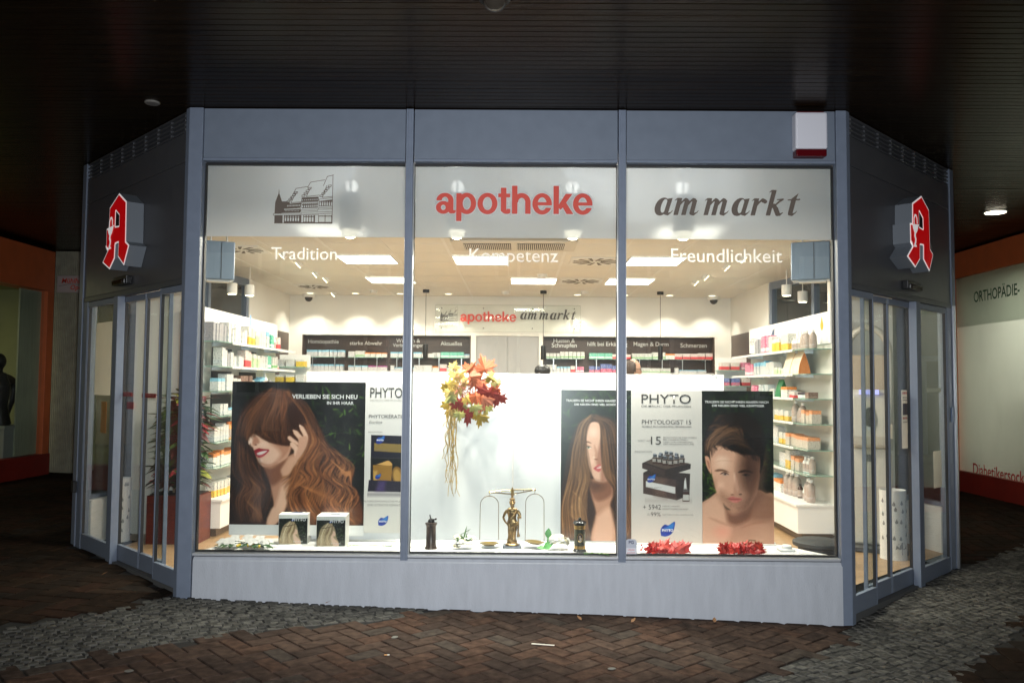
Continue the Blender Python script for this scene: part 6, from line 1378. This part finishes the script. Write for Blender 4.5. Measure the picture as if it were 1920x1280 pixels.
# security sticker on the right pane
q0, q1 = at_y(1173, 1010, YV), at_y(1194, 1042, YV)
t = thing('security_sticker', 'small grey security sticker in the lower corner of the right pane', 'sticker', ((q0.x+q1.x)/2, YV, q1.z)); w_, h_ = q1.x-q0.x, q0.z-q1.z
mb = MB(); mb.prism([(-w_/2, 0), (w_/2, 0), (w_/2, h_*.9), (w_*.3, h_), (-w_*.3, h_), (-w_/2, h_*.9)], -.001, 0, 'y'); mb.build('sticker_sheet', mat('sticker_grey', (.50, .52, .58), .4), t)
mb = MB(); mb.box(-w_*.44, w_*.44, -.0016, -.0011, h_*.06, h_*.48); mb.build('sticker_field', mat('sticker_pale', (.72, .72, .76), .4), t)
text_obj('PG', 'lettering', mat('ink_navy', (.02, .03, .09), .4), t, x=0, z=h_*.72, y=-.0021, w=w_*.45, bold=.03)
text_obj('Objekt', 'lettering', m_red, t, x=0, z=h_*.30, y=-.0021, w=w_*.62); text_obj('gesichert', 'lettering', m_red, t, x=0, z=h_*.14, y=-.0021, w=w_*.72)

# ================================================================== behind the doors
# planter with a croton
t = thing('croton_plant', 'dark leafy croton plant in a tall red wooden planter inside the left door', 'plant', (-3.36, 2.0, .03))
m_pot = mat('red_wood', (.075, .009, .006), .35, vscale=6, stretch=(1, 1, 8), col2=(.13, .018, .010))
mb = MB(); mb.box(-.25, .25, -.18, .18, 0, .47); mb.build('planter', m_pot, t, bevel=.006); mb = MB(); mb.box(-.23, .23, -.16, .16, .471, .478); mb.build('soil', mat('soil', (.03, .02, .014), .9), t)
mb = MB(); ms = MB(); tops = []
for k in range(7):
    b = Vector((rn.uniform(-.17, .20), rn.uniform(-.1, .1), .47)); h_ = rn.uniform(.6, 1.18); e = Vector((b.x*1.1+rn.uniform(-.08, .08), b.y, .47+h_)); ms.tube([b, (b+e)/2+Vector((.02, 0, 0)), e], [.014, .011, .007], 7)
    nl = int(h_*92)
    for i in range(nl):
        f = .10+.9*i/nl; c = b.lerp(e, f); a_ = rn.uniform(0, 2*PI); L_ = rn.uniform(.17, .29)
        leaf_mesh(mb, c, (math.cos(a_), math.sin(a_), rn.uniform(-.25, .65)), (0, 0, 1), L_, L_*.46, rn.choices(range(5), (5, 4, 3, 2, 1 if f < .85 else 5))[0], .2, .35)
ms.build('stems', lm('stem_brown', (.16, .10, .05)), t); mb.build('foliage', [lm('croton_dark', (.025, .050, .018)), lm('croton_green', (.05, .12, .03)), lm('croton_wine', (.10, .020, .022)), lm('croton_red', (.30, .035, .04)), lm('croton_lime', (.28, .30, .05))], t)
t = thing('poinsettia', 'red poinsettia behind the red planter', 'plant', (-3.66, 2.24, .03)); mb = MB(); mb.lathe([(.07, 0), (.09, .5), (.085, .5)], 18); mb.build('pot_stand', m_white, t); mb = MB()
for k in range(30): a_ = rn.uniform(0, 2*PI); leaf_mesh(mb, (rn.uniform(-.08, .08), rn.uniform(-.06, .06), .52+rn.uniform(0, .12)), (math.cos(a_), math.sin(a_), .3), (0, 0, 1), .11, .05, 0)
mb.build('bracts', lm('poinsettia_red', (.62, .03, .05)), t)
# umbrella stands with raindrops
m_stand = mat('stand_white', (.78, .78, .75), .4); m_drop = mat('drop_grey', (.25, .26, .26), .5)
for i, (x_, y_, r_, h_, lab) in enumerate(((-3.95, 1.98, .105, .62, 'white umbrella stand with grey raindrops inside the left door'), (3.48, 1.48, .115, .63, 'white umbrella stand with grey raindrops inside the right door'))):
    t = thing('umbrella_stand', lab, 'umbrella stand', (x_, y_, .03), group='raindrop umbrella stands')
    mb = MB(); mb.lathe([(r_*1.02, 0), (r_*1.02, .012), (r_, .014), (r_, h_), (r_*.95, h_), (r_*.95, .05), (.01, .05)], 32); mb.build('stand_body', m_stand, t)
    def cyl(a0, z_, pts, s_): return [((r_+.0012)*math.sin(a0+px_*s_/r_), -(r_+.0012)*math.cos(a0+px_*s_/r_), z_+py_*s_) for px_, py_ in pts]
    mb = MB()
    for k in range(24):
        a0, z_ = -1.6+3.2*((k % 6)+rn.uniform(.1, .9))/6, .17+.40*((k//6)+rn.uniform(.1, .8))/4; mb.add(cyl(a0, z_, [(0, 1.5), (-.3, .9), (-.5, .4), (-.42, .05), (0, -.15), (.42, .05), (.5, .4), (.3, .9)], .028), [tuple(range(8))])
    mb.add(cyl(.25, .10, [(-1, 0), (-.9, .5), (-.5, .9), (0, 1.05), (.5, .9), (.9, .5), (1, 0), (.66, .1), (.33, 0), (.05, .1), (.05, -.6), (.15, -.75), (.02, -.85), (-.06, -.6), (-.06, .1), (-.33, 0), (-.66, .1)], .06), [tuple(range(17))])
    mb.build('raindrop_print', m_drop, t)
# measuring terminal inside the right door
t = thing('health_terminal', 'tall cream measuring terminal with an arched back inside the right door', 'machine', (3.50, 2.02, .03), math.radians(-22))
m_cr = mat('machine_cream', (.60, .57, .50), .35); m_cd = mat('machine_dark', (.05, .05, .055), .3)
mb = MB(); mb.box(-.36, .32, -.34, .26, 0, .045); mb.build('black_foot', m_cd, t, bevel=.01)
mb = MB(); pr = [(-.20, .045), (.20, .045), (.20, .92), (.17, .98), (-.17, .98), (-.20, .92)]; mb.prism(pr, -.14, .20, 'y'); mb.build('column', m_cr, t, bevel=.02)
mb = MB(); mb.prism([(-.22, .985), (-.05, .985), (.0, 1.50), (-.06, 1.56), (-.16, 1.50), (-.25, 1.10)], -.17, .17, 'x'); mb.build('console', m_cr, t, bevel=.03)
mb = MB(); Rm = Matrix.Translation((0, -.215, 1.28)) @ Matrix.Rotation(math.radians(70), 4, 'X'); mb.lathe([(.085, -.012), (.088, .004), (.07, .010)], 28, sx=.75, sy=1.45, M=Rm); o = mb.build('screen_frame', m_alu, t); mb = MB(); mb.lathe([(.068, .0102), (.066, .0125)], 28, sx=.75, sy=1.45, M=Rm); mb.build('screen', mat('screen_dark', (.03, .035, .04), .1), o)
mb = MB(); mb.box(-.09, .09, -.19, -.10, 1.505, 1.55); mb.build('blue_display', emit_mat('display_blue', (.10, .14, .9), 1.2), t)
mb = MB(); pts = [(-.19, .12, .95), (-.20, .14, 1.4), (-.20, .16, 1.9)]+[(-.20*math.cos(a_*PI/10), .16-.06*math.sin(a_*PI/10), 1.9+.28*math.sin(a_*PI/10)) for a_ in range(1, 10)]+[(.20, .16, 1.9), (.20, .14, 1.4), (.19, .12, .95)]; mb.tube(pts, .032, 10); mb.build('arch', m_cr, t)
mb = MB(); mb.box(-.165, .165, .125, .15, .99, 1.9); mb.build('arch_panel', mat('panel_tan', (.45, .34, .22), .4), t)
mb = MB(); mb.box(-.06, .06, -.228, -.2, 1.03, 1.08); mb.box(-.05, .05, -.146, -.138, .85, .92); mb.build('slots', m_cd, t)
p = at_z(1530, 1020, .43); t = thing('round_stool', 'low black round stool between the display and the right shelves', 'stool', (2.72, 1.30, .03))
mb = MB(); mb.lathe([(.20, .14), (.22, .15), (.22, .18), (.19, .195)], 32); mb.build('seat', mat('stool_black', (.025, .027, .028), .55), t); mb = MB(); mb.lathe([(.16, 0), (.18, .02), (.17, .14)], 32); mb.build('base', mat('stool_base', (.02, .02, .022), .6), t)
# notices on the door wings
def on_wing(side, x, y, yo=.07):
    Wm = (WL_ if side < 0 else WR_).matrix_basis; o = Wm.translation; nn = (Wm.to_3x3() @ Vector((0, 1, 0))); d = Vector(ray(x, y)); e = Vector(EYE)
    P_ = e+d*(((o+nn*yo)-e).dot(nn)/d.dot(nn)); return Wm.inverted() @ P_
def notice(side, x0_, y0_, x1_, y1_, label, cat, m, name='paper_notice', yo=.035, text=None, tm=None, group=None):
    a_, b = on_wing(side, x0_, y0_, yo), on_wing(side, x1_, y1_, yo); w_, h_ = abs(b.x-a_.x), abs(a_.z-b.z)
    t = thing(name, label, cat, group=group); t.matrix_world = (WL_ if side < 0 else WR_).matrix_basis @ Matrix.Translation(((a_.x+b.x)/2, yo, min(a_.z, b.z)))
    mb = MB(); mb.box(-w_/2, w_/2, 0, .0015, 0, h_); mb.build('sheet', m, t)
    for s_, zf, wf, bold in (text or []): text_obj(s_, 'printed_text', tm, t, x=0, z=zf*h_, y=-.0012, w=wf*w_, bold=bold)
    return t, w_, h_
m_paper = film_mat('paper_sheet', (.80, .77, .72), .0)
notice(-1, 181, 606, 206, 741, 'tall blank white paper sheet inside the left outer pane', 'notice', m_paper)
notice(-1, 190, 752, 198, 812, 'narrow orange leaflet strip below the tall white sheet on the left door wing', 'leaflet', mat('leaflet_orange', (.70, .18, .03), .5), 'leaflet')
GS = 'red push stickers on the left doors'
notice(-1, 221, 735, 246, 743, 'dark red strip sticker on the outer leaf of the left sliding doors', 'sticker', mat('sticker_red', (.28, .02, .02), .4), 'door_sticker', .066, [('AUTOMATIK', .25, .8, .01)], mat('sticker_ink', (.5, .2, .18), .5), GS)
notice(-1, 266, 737, 292, 746, 'dark red strip sticker on the inner leaf of the left sliding doors', 'sticker', mat('sticker_red', (.28, .02, .02), .4), 'door_sticker', .066, [('AUTOMATIK', .25, .8, .01)], mat('sticker_ink', (.5, .2, .18), .5), GS)
notice(-1, 238, 753, 250, 767, 'small square dark red sticker on the edge of the left door leaf', 'sticker', mat('sticker_red', (.28, .02, .02), .4), 'square_sticker', .066)
notice(1, 1705, 673, 1721, 717, 'small blank cream paper above the red printed poster on the right doors', 'notice', mat('paper_cream', (.72, .66, .54), .6), 'paper_notice', .10)
t, w_, h_ = notice(1, 1690, 731, 1715, 838, 'white event poster with red headings on the right sliding door', 'poster', m_paper, 'event_poster', .10)
for zf, hf, wf in ((.93, .055, .86), (.86, .03, .8), (.815, .03, .8), (.50, .05, .86), (.44, .03, .8)):
    mb = MB()
    for k in range(7): mb.box(-w_*wf/2+w_*wf*k/7, -w_*wf/2+w_*wf*(k+.72)/7, -.0015, -.0009, h_*zf, h_*(zf+hf*.75))
    mb.build('red_heading', m_red if hf > .04 else mtg, t)
for x_, zf in ((-.22, .57), (.22, .18)):
    mb = MB(); mb.box(w_*(x_-.2), w_*(x_+.2), -.0015, -.0009, h_*zf, h_*(zf+.2)); mb.build('event_photo', mat('photo_brown', (.12, .05, .03), .5, var=.7, vscale=60), t)
notice(1, 1750, 846, 1766, 912, 'white paper sheet low on the right outer pane', 'notice', m_paper, 'paper_notice', .05)
notice(1, 1738, 727, 1764, 735, 'narrow cream strip across the right outer pane', 'notice', mat('paper_cream', (.72, .66, .54), .6), 'paper_strip', .05)
notice(1, 1666, 795, 1674, 822, 'small white switch plate with a red label behind the right doors', 'switch', m_paper, 'wall_switch', .12)
# counter behind the backdrop and the pharmacist
t = thing('sales_counter', 'white sales counter behind the display backdrop', 'counter', (0, 4.3, .03)); mb = MB(); mb.box(-1.9, 2.7, -.3, .3, 0, 1.02); mb.build('counter_body', m_white, t, bevel=.004); mb = MB(); mb.box(-1.95, 2.75, -.35, .35, 1.021, 1.05); mb.build('counter_top', mat('counter_wood', (.30, .20, .12), .4), t)
p = at_y(1017, 690, 4.4); t = thing('desk_lamp', 'rounded black lamp dome showing above the backdrop', 'lamp', (p.x, 4.4, 1.08)); hz = p.z-1.08
mb = MB(); mb.lathe([(.10, 0), (.11, .012), (.02, .03), (.012, .05), (.012, hz)], 20); mb.build('lamp_stand', m_black, t); mb = MB(); mb.ball((0, 0, hz-.03), (.105, .105, .08)); mb.build('lamp_dome', m_black, t)
YP_ = 3.55; q = at_y(1187, 687, YP_); hx, hz = q.x, q.z
m_skin = mat('skin', (.40, .235, .165), .5, var=.08, vscale=12); m_coat = mat('coat_white', (.75, .75, .76), .7); m_hair = mat('hair_grey_brown', (.045, .028, .02), .6, var=.4, vscale=60)
mb = MB(); HZ = hz-.03
mb.ball((0, 0, HZ), (.094, .076, .118), 20, 14); mb.ball((.02, 0, HZ-.055), (.072, .064, .075), 16, 10); mb.ball((.092, 0, HZ-.03), (.020, .014, .022), 10, 8); mb.ball((.055, 0, HZ-.105), (.032, .03, .022), 10, 8)
for s_ in (-1, 1): mb.ball((-.012, s_*.076, HZ-.02), (.020, .010, .032), 10, 8)
mb.tube([(-.02, 0, HZ-.08), (-.03, 0, HZ-.22)], [.058, .066], 14); mb.tube([(-.02, -.0, HZ-.22), (-.02, 0, HZ-.30), (-.01, 0, HZ-.75), (0, 0, HZ-.86)], [.07, .15, .14, .13], 18)
for s_ in (-1, 1):
    mb.tube([(-.02, s_*.12, HZ-.27), (-.02, s_*.20, HZ-.32), (.0, s_*.23, HZ-.58), (.14, s_*.18, HZ-.74), (.20, s_*.15, HZ-.76)], [.07, .06, .046, .036, .03], 12)
    for k in range(4): mb.tube([(.20, s_*(.17-k*.014), HZ-.76), (.25, s_*(.17-k*.016), HZ-.775), (.275, s_*(.165-k*.016), HZ-.80)], [.010, .009, .007], 6)
    mb.tube([(.19, s_*.13, HZ-.76), (.225, s_*.105, HZ-.785)], [.011, .008], 6)
    mb.tube([(0, s_*.09, HZ-.84), (.01, s_*.10, HZ-1.2), (0, s_*.10, .12)], [.10, .065, .045], 12); mb.ball((.05, s_*.10, .07), (.12, .045, .04), 12, 8)
per = tag(remesh(mb.build('person', m_skin), .011, 3), 'balding man with glasses seen in profile behind the display backdrop', 'person'); per.location = (hx, YP_, 0)
mb = MB(); mb.tube([(-.02, 0, HZ-.21), (-.02, 0, HZ-.29), (-.01, 0, HZ-.75), (0, 0, HZ-1.15)], [.085, .175, .170, .20], 20)
for s_ in (-1, 1): mb.tube([(-.02, s_*.12, HZ-.27), (-.02, s_*.20, HZ-.32), (.0, s_*.23, HZ-.58), (.13, s_*.185, HZ-.73)], [.085, .074, .058, .05], 12)
remesh(mb.build('white_coat', m_coat, per), .014, 2)
tb = MB(); tb.ball((0, 0, HZ+.004), (.0985, .081, .121), 28, 20); mb = MB(); kf = []
for f in tb.f:
    c = sum((Vector(tb.v[i]) for i in f), Vector())/len(f); zz = c.z-HZ
    if c.x < .030-.35*max(0, zz-.02)-.5*max(0, .0-zz) and zz > -.085 and zz < .098-.5*max(0, c.x+.03): kf.append(f)
mb.add(tb.v, kf, 0, True)
hr_ = mb.build('hair', m_hair, per); so_ = hr_.modifiers.new('thickness', 'SOLIDIFY'); so_.thickness = .006; so_.offset = 1
mb = MB()
for s_ in (-1, 1): mb.tube([(.088, s_*.033+.026*math.cos(q_*PI/8), HZ-.005+.019*math.sin(q_*PI/8)) for q_ in range(16)], .0028, 5, closed=True); mb.tube([(.086, s_*.058, HZ), (.02, s_*.078, HZ+.002), (-.02, s_*.080, HZ-.004)], .0026, 5)
mb.tube([(.091, -.008, HZ), (.091, .008, HZ)], .0026, 5); mb.build('glasses', m_black, per)

# ================================================================== outside: alarm box, lamps, camera
a_, b = at_y(1491, 207, -.10), at_y(1552, 293, -.10)
t = thing('alarm_box', 'white alarm siren box with a dark red lower lens on the fascia', 'alarm', ((a_.x+b.x)/2, -.013, b.z)); w_, h_ = b.x-a_.x, a_.z-b.z
mb = MB(); mb.box(-w_/2, w_/2, -.095, 0, h_*.16, h_*.96); mb.build('housing', mat('alarm_white', (.74, .74, .80), .35), t, bevel=.014)
mb = MB(); mb.box(-w_/2+.004, w_/2-.004, -.090, 0, 0, h_*.158); mb.build('red_lens', mat('alarm_red', (.09, .004, .007), .15), t, bevel=.01)
mb = MB(); mb.box(-w_/2+.02, w_/2-.02, -.07, 0, h_*.962, h_*.99); mb.build('top_lens', mat('alarm_red', (.09, .004, .007), .15), t)
for i, (x_, y_, lit, lab) in enumerate(((-2.79, -.13, False, 'unlit round recessed ceiling lamp above the left corner of the pharmacy'), (5.72, 3.61, True, 'lit round recessed ceiling lamp on the right near the orange shop'))):
    t = thing('recessed_lamp', lab, 'ceiling lamp', (x_, y_, HC)); r_ = .048 if not lit else .115
    mb = MB(); mb.lathe([(r_, -.012), (r_*1.14, -.008), (r_*1.14, 0)], 30); mb.build('trim_ring', m_alu if lit else mat('ring_grey', (.22, .21, .19), .5), t)
    mb = MB(); mb.lathe([(r_*.98, -.0145), (r_*.98, -.0122)], 30); mb.build('lit_lens' if lit else 'lens', emit_mat('street_lens', (1, .90, .68), 14) if lit else mat('lens_grey', (.16, .15, .14), .4), t)
    if lit: spot_at(t, (0, 0, -.03), 70, (0, 0, -1), 130, (1, .88, .62), .1)
t = thing('arcade_camera', 'black dome camera under the dark arcade ceiling', 'security camera', (at_z(928, -16, HC).x, at_z(928, -16, HC).y, HC)); mb = MB(); mb.lathe([(.085, -.05), (.09, -.02), (.09, 0)], 24); mb.build('mount', mat('matt_black', (.004, .004, .004), .8), t); mb = MB(); mb.ball((0, 0, -.05), (.068, .068, .06)); mb.build('dome', m_dome, t)

# ================================================================== neighbouring shops
m_or = mat('orange_paint', (.60, .14, .045), .5, var=.08, vscale=5); m_base = mat('oxblood_base', (.20, .018, .012), .5, var=.1, vscale=6)
# left: orange framed shop along the passage
LXs = -7.4
sh = thing('orange_framed_shop', 'dim shop with an orange frame across the passage on the left', 'shop', (LXs, 0, 0)); g0 = gz(-7.4, 5)
mb = MB(); ya, yb = 2.0, 6.80
mb.box(-.30, 0, ya, yb, 3.02, 3.66); mb.box(-.15, .001, 6.62, yb, g0, 3.02); mb.box(-.15, .001, ya, ya+.12, g0, 3.02); mb.build('frame', m_or, sh, bevel=.006)
mb = MB(); mb.box(-.3, .02, ya, yb-.001, g0-.1, g0+.32); mb.build('base', m_base, sh)
mb = MB(); mb.box(-.06, -.05, ya+.12, 6.62, g0+.32, 3.02); mb.build('window_pane', m_glass, sh)
mb = MB(); mb.box(-3.3, -3.2, ya-1, 8, g0, 3.7); mb.box(-3.3, -.30, 7.2, 7.3, g0, 3.7); mb.box(-3.2, -.3, ya-1, 7.2, g0+.28, g0+.319); mb.box(-3.2, -.3, ya-1, 7.2, 3.1, 3.2); mb.build('interior', mat('olive_wall', (.34, .34, .17), .8, var=.1, vscale=2), sh)
mb = MB(); mb.box(-.11, -.085, 6.05, 6.6, g0+.33, 3.0); mb.build('curtain', mat('curtain_grey', (.42, .44, .32), .8, stretch=(1, 30, 1), var=.15, vscale=2), sh)
a = lamp('shop_light', 'AREA', (LXs-1.7, 4.6, 3.05), 18, (1, .93, .55), 1.2); a.parent = sh; a.location = (-1.7, 4.9, 3.05)
t = thing('display_figure', 'black abstract figure bending an arm on a pale pedestal in the left shop window', 'figure', (LXs-.33, 6.10, g0+.32))
mb = MB(); mb.box(-.22, .22, -.28, .28, 0, .42); mb.box(-.24, .24, -.30, .30, .421, .47); mb.build('pedestal', mat('pedestal_grey', (.33, .35, .33), .6), t, bevel=.006)
mb = MB(); mb.tube([(0, -.05, .47), (0, -.10, .75), (0, -.12, 1.05), (0, -.10, 1.25)], [.16, .13, .17, .10], 14); mb.ball((0, -.10, 1.42), (.09, .10, .12)); mb.tube([(0, -.10, 1.25), (0, -.1, 1.36)], .05, 10)
mb.tube([(0, -.02, 1.18), (0, .12, 1.16), (0, .24, 1.12), (0, .27, 1.0), (0, .22, .82), (0, .12, .62), (0, .06, .50)], [.075, .07, .065, .06, .05, .04, .045], 12); mb.tube([(0, -.18, 1.18), (0, -.34, 1.05), (0, -.36, .8), (0, -.22, .62)], [.07, .065, .055, .045], 12)
remesh(mb.build('body', mat('figure_black', (.006, .006, .007), .4), t), .014, 2)
# concrete pier with a small sign
xa, xb = at_y(97, 700, 7.0).x, at_y(153, 700, 7.0).x
t = thing('concrete_pier', 'ribbed grey concrete pier between the orange shop and the left door wing', 'pier', ((xa+xb)/2, 7.0, gz(xa, 7)-.05)); mb = MB(); w_ = xb-xa; n = 16
prof = [(-w_/2, .5), (-w_/2, 0)]+[(-w_/2+w_*(i+f)/n, d) for i in range(n) for f, d in ((.2, -.012), (.7, -.012), (.8, 0))]+[(w_/2, 0), (w_/2, .5)]
mb.prism(prof, 0, 3.6, 'z'); mb.build('shaft', mat('concrete_grey', (.34, .33, .25), .85, var=.15, vscale=7, bump=.3, bscale=40), t)
a_, b = at_y(106, 516, 6.9), at_y(150, 549, 6.9)
t = thing('shop_sign', 'small white projecting sign with red script on the concrete pier', 'sign', ((a_.x+b.x)/2+.06, 6.9, b.z)); w_, h_ = b.x-a_.x+.12, a_.z-b.z
mb = MB(); mb.box(-w_/2, w_/2, 0, .06, 0, h_); mb.build('sign_board', mat('sign_board', (.46, .40, .38), .4), t, bevel=.02)
text_obj('Mühlhaus', 'lettering', m_red, t, x=.04, z=h_*.55, y=-.0015, w=w_*.82, bold=.02, shear=.2); text_obj('Optik', 'lettering', m_red, t, x=.10, z=h_*.10, y=-.0015, w=w_*.48, bold=.02, shear=.2); mb = MB(); mb.tube([(-w_*.4, -.002, h_*.38), (-.05, -.002, h_*.50), (w_*.4, -.002, h_*.46)], .004, 5); mb.build('swoosh', mtg, t)
mb = MB(); mb.box(-.02, .02, .06, .14, h_*.2, h_*.8); mb.build('bracket', m_black, t)
# right: orthopaedic shop
RXs = 6.8
sh = thing('orthopaedic_shop', 'orange framed orthopaedic shop with frosted window on the right', 'shop', (RXs, 0, 0)); g1 = gz(6.8, 6)-.02; ya, yb = 1.0, 6.95
zf0 = at_x(1920, 491, RXs).z
mb = MB(); mb.box(0, .3, ya, yb, zf0, 3.70); mb.box(-.001, .15, 6.68, yb, g1, zf0); mb.box(-.001, .15, ya, ya+.12, g1, zf0); mb.build('frame', m_or, sh, bevel=.006)
zb = at_x(1920, 905, RXs).z; mb = MB(); mb.box(-.02, .3, ya, yb-.001, g1-.1, zb); mb.build('base', m_base, sh)
mb = MB(); mb.box(.04, .05, ya+.12, 6.68, zb, zf0); wn = mb.build('window_pane', m_glass, sh)
zfm = at_x(1860, 605, RXs).z
mb = MB(); mb.box(.0532, .0545, ya+.12, 6.68, zb, zfm); mb.build('frosted_film', film_mat('shop_film', (.62, .62, .56), .30, .5), sh)
mb = MB(); mb.box(.0532, .0545, ya+.12, 6.68, zfm+.001, zf0); mb.build('grey_film', film_mat('shop_film_grey', (.36, .38, .32), .25, .5), sh)
mb = MB(); mb.box(2.4, 2.5, ya-1, 8, g1, 3.7); mb.box(.3, 2.4, 7.2, 7.3, g1, 3.7); mb.box(.3, 2.4, ya-1, 7.2, 3.3, 3.4); mb.box(.3, 2.4, ya-1, 7.2, g1, g1+.05); mb.build('interior', mat('shop_wall', (.55, .55, .48), .8, var=.06, vscale=2), sh)
a = lamp('shop_light', 'AREA', (0, 0, 0), 250, (1, .97, .88), 1.4); a.parent = sh; a.location = (1.3, 4.6, 3.25)
mb = MB()
for z_ in (1.3, 1.75): mb.box(.6, .62, 4.2, 5.2, z_, z_+.28)
mb.build('inner_panel', mat('paper_board', (.76, .74, .70), .6), sh)
Mr = lambda y, z: Matrix(((0, 0, 0, .0355), (-1, 0, 0, y), (0, 0, 1, z), (0, 0, 0, 1)))
p0, p1 = at_x(1826, 560, RXs+.036), at_x(1912, 548, RXs+.036)
text_obj('ORTHOPÄDIE-', 'lettering', mat('letter_green', (.010, .075, .035), .5), sh, M=Mr((p0.y+p1.y)/2, p0.z-.06), w=abs(p0.y-p1.y), bold=.012, h=.20)
p0, p1 = at_x(1822, 890, RXs+.036), at_x(1920, 905, RXs+.036)
text_obj('Diabetikersocken', 'lettering', mat('letter_red', (.50, .02, .02), .5), sh, M=Mr((p0.y+p1.y)/2-.12, p0.z+.015), w=abs(p0.y-p1.y)*1.12, bold=.012, h=.17)
p = at_x(1820, 860, RXs+.3); t = thing('window_plant', 'small dark plant behind the frosted window of the orthopaedic shop', 'plant', (RXs+.32, p.y, zb)); mb = MB(); mb.lathe([(.06, 0), (.08, .12)], 14); mb.build('pot', m_cd, t); mb = MB()
for k in range(36): a_ = rn.uniform(0, 2*PI); leaf_mesh(mb, (0, 0, .12+rn.uniform(0, .12)), (math.cos(a_), math.sin(a_), rn.uniform(0, 1)), (0, 0, 1), .16, .05, 0)
mb.build('foliage', lm('croton_dark', (.025, .050, .018)), t)
# the building that closes the passages at the back
rb = thing('rear_building', 'dark rendered building closing the passages behind the pharmacy', 'building', (0, 12.4, 0))
mb = MB(); mb.box(-15, 15, 0, .3, -.3, HC-.002); mb.build('wall', mat('rear_render', (.10, .09, .075), .85, var=.2, vscale=2), rb)
for x_ in (-9.6, -5.6, 5.6, 9.6):
    mb = MB()
    for q_ in ((-.55, .55, 2.2, 2.32), (-.55, -.45, .05, 2.2), (.45, .55, .05, 2.2)): mb.box(x_+q_[0], x_+q_[1], -.05, -.001, q_[2], q_[3])
    d_ = mb.build('door', m_paint, rb); mb = MB(); mb.box(x_-.45, x_+.45, -.03, -.002, .05, 2.2); mb.build('door_leaf', mat('door_dark', (.05, .055, .06), .4), d_)
# ================================================================== the house across the square (seen only in the panes)
op = thing('opposite_house', 'pale house with white-framed windows across the square, mirrored in the panes', 'house', (0, -19, 0))
mb = MB(); mb.box(-22, 22, -.4, 0, -.4, 13); mb.build('wall', mat('render_pale', (.50, .47, .43), .85, var=.05, vscale=2), op)
for fl in range(3):
    for i in range(9):
        x_, z_ = -16+i*4, 1.2+fl*3.6
        mb = MB()
        for q_ in ((-.75, .75, 0, .12), (-.75, .75, 1.98, 2.1), (-.75, -.63, .12, 1.98), (.63, .75, .12, 1.98), (-.05, .05, .12, 1.98)): mb.box(x_+q_[0], x_+q_[1], 0.001, .06, z_+q_[2], z_+q_[3])
        w = mb.build('window', m_lampw, op); mb = MB(); mb.box(x_-.63, x_+.63, .002, .02, z_+.12, z_+1.98); mb.build('window_glass', mat('dark_glass', (.03, .035, .045), .08), w)
# ================================================================== litter on the paving
m_butt = mat('cigarette_paper', (.70, .66, .58), .8); m_filt = mat('cigarette_filter', (.55, .28, .10), .8)
def litter(x, y, lab, kind, rz):
    z_ = gz(at_z(x, y, 0).x, at_z(x, y, 0).y); p = at_z(x, y, z_+.006)
    if kind == 'stick':
        o = tag(MB().box(-.075, .075, -.006, .006, 0, .004).build('wooden_stick', m_butt), lab, 'litter')
    elif kind == 'butt':
        o = thing('cigarette_butt', lab, 'cigarette butt', group='cigarette butts'); mb = MB(); mb.tube([(-.018, 0, .004), (.0, 0, .004)], .0038, 8); mb.build('filter', m_filt, o); mb = MB(); mb.tube([(.0003, 0, .004), (.014, 0, .004)], .0038, 8); mb.build('paper', m_butt, o)
    elif kind == 'gum': o = tag(MB().lathe([(.02, 0), (.019, .003), (.006, .0035)], 14, sx=1.3).build('chewing_gum', mat('gum_grey', (.12, .115, .10), .7)), lab, 'stain', 'flattened chewing gum')
    else:
        mb = MB(); leaf_mesh(mb, (0, 0, .004), (1, .2, .2), (0, 0, 1), .05, .03, 0, .4, -.3); o = tag(mb.build('fallen_leaf', mat('dry_leaf', (.28, .14, .06), .7, var=.3, vscale=40)), lab, 'leaf', 'fallen leaves by the plinth')
    o.location = (p.x, p.y, p.z); o.rotation_euler = (0, 0, rz)
for i, a_ in enumerate(((1018, 1208, 'pale wooden stick lying on the herringbone bricks', 'stick', -.2), (726, 1228, 'orange cigarette butt on the bricks left of centre', 'butt', .1), (242, 1257, 'pale flattened gum spot on the bricks at lower left', 'gum', 0), (1147, 1253, 'pale flattened gum spot on the bricks right of the wooden stick', 'gum', .4), (740, 1194, 'pale flattened gum spot on the bricks near the plinth', 'gum', 1), (1090, 1163, 'brown dry leaf against the plinth below the tin mill', 'leaf', 2), (1184, 1167, 'brown dry leaf against the plinth below the security sticker', 'leaf', .6), (1340, 1167, 'curled brown leaf against the plinth right of the portrait poster', 'leaf', 1.2), (190, 1078, 'brown dry leaf on the dark paving before the left doors', 'leaf', .1), (610, 1131, 'brown dry leaf at the plinth under the printed cartons', 'leaf', .1), (874, 1147, 'brown dry leaf at the plinth under the rose bouquet', 'leaf', -.8))): litter(*a_)
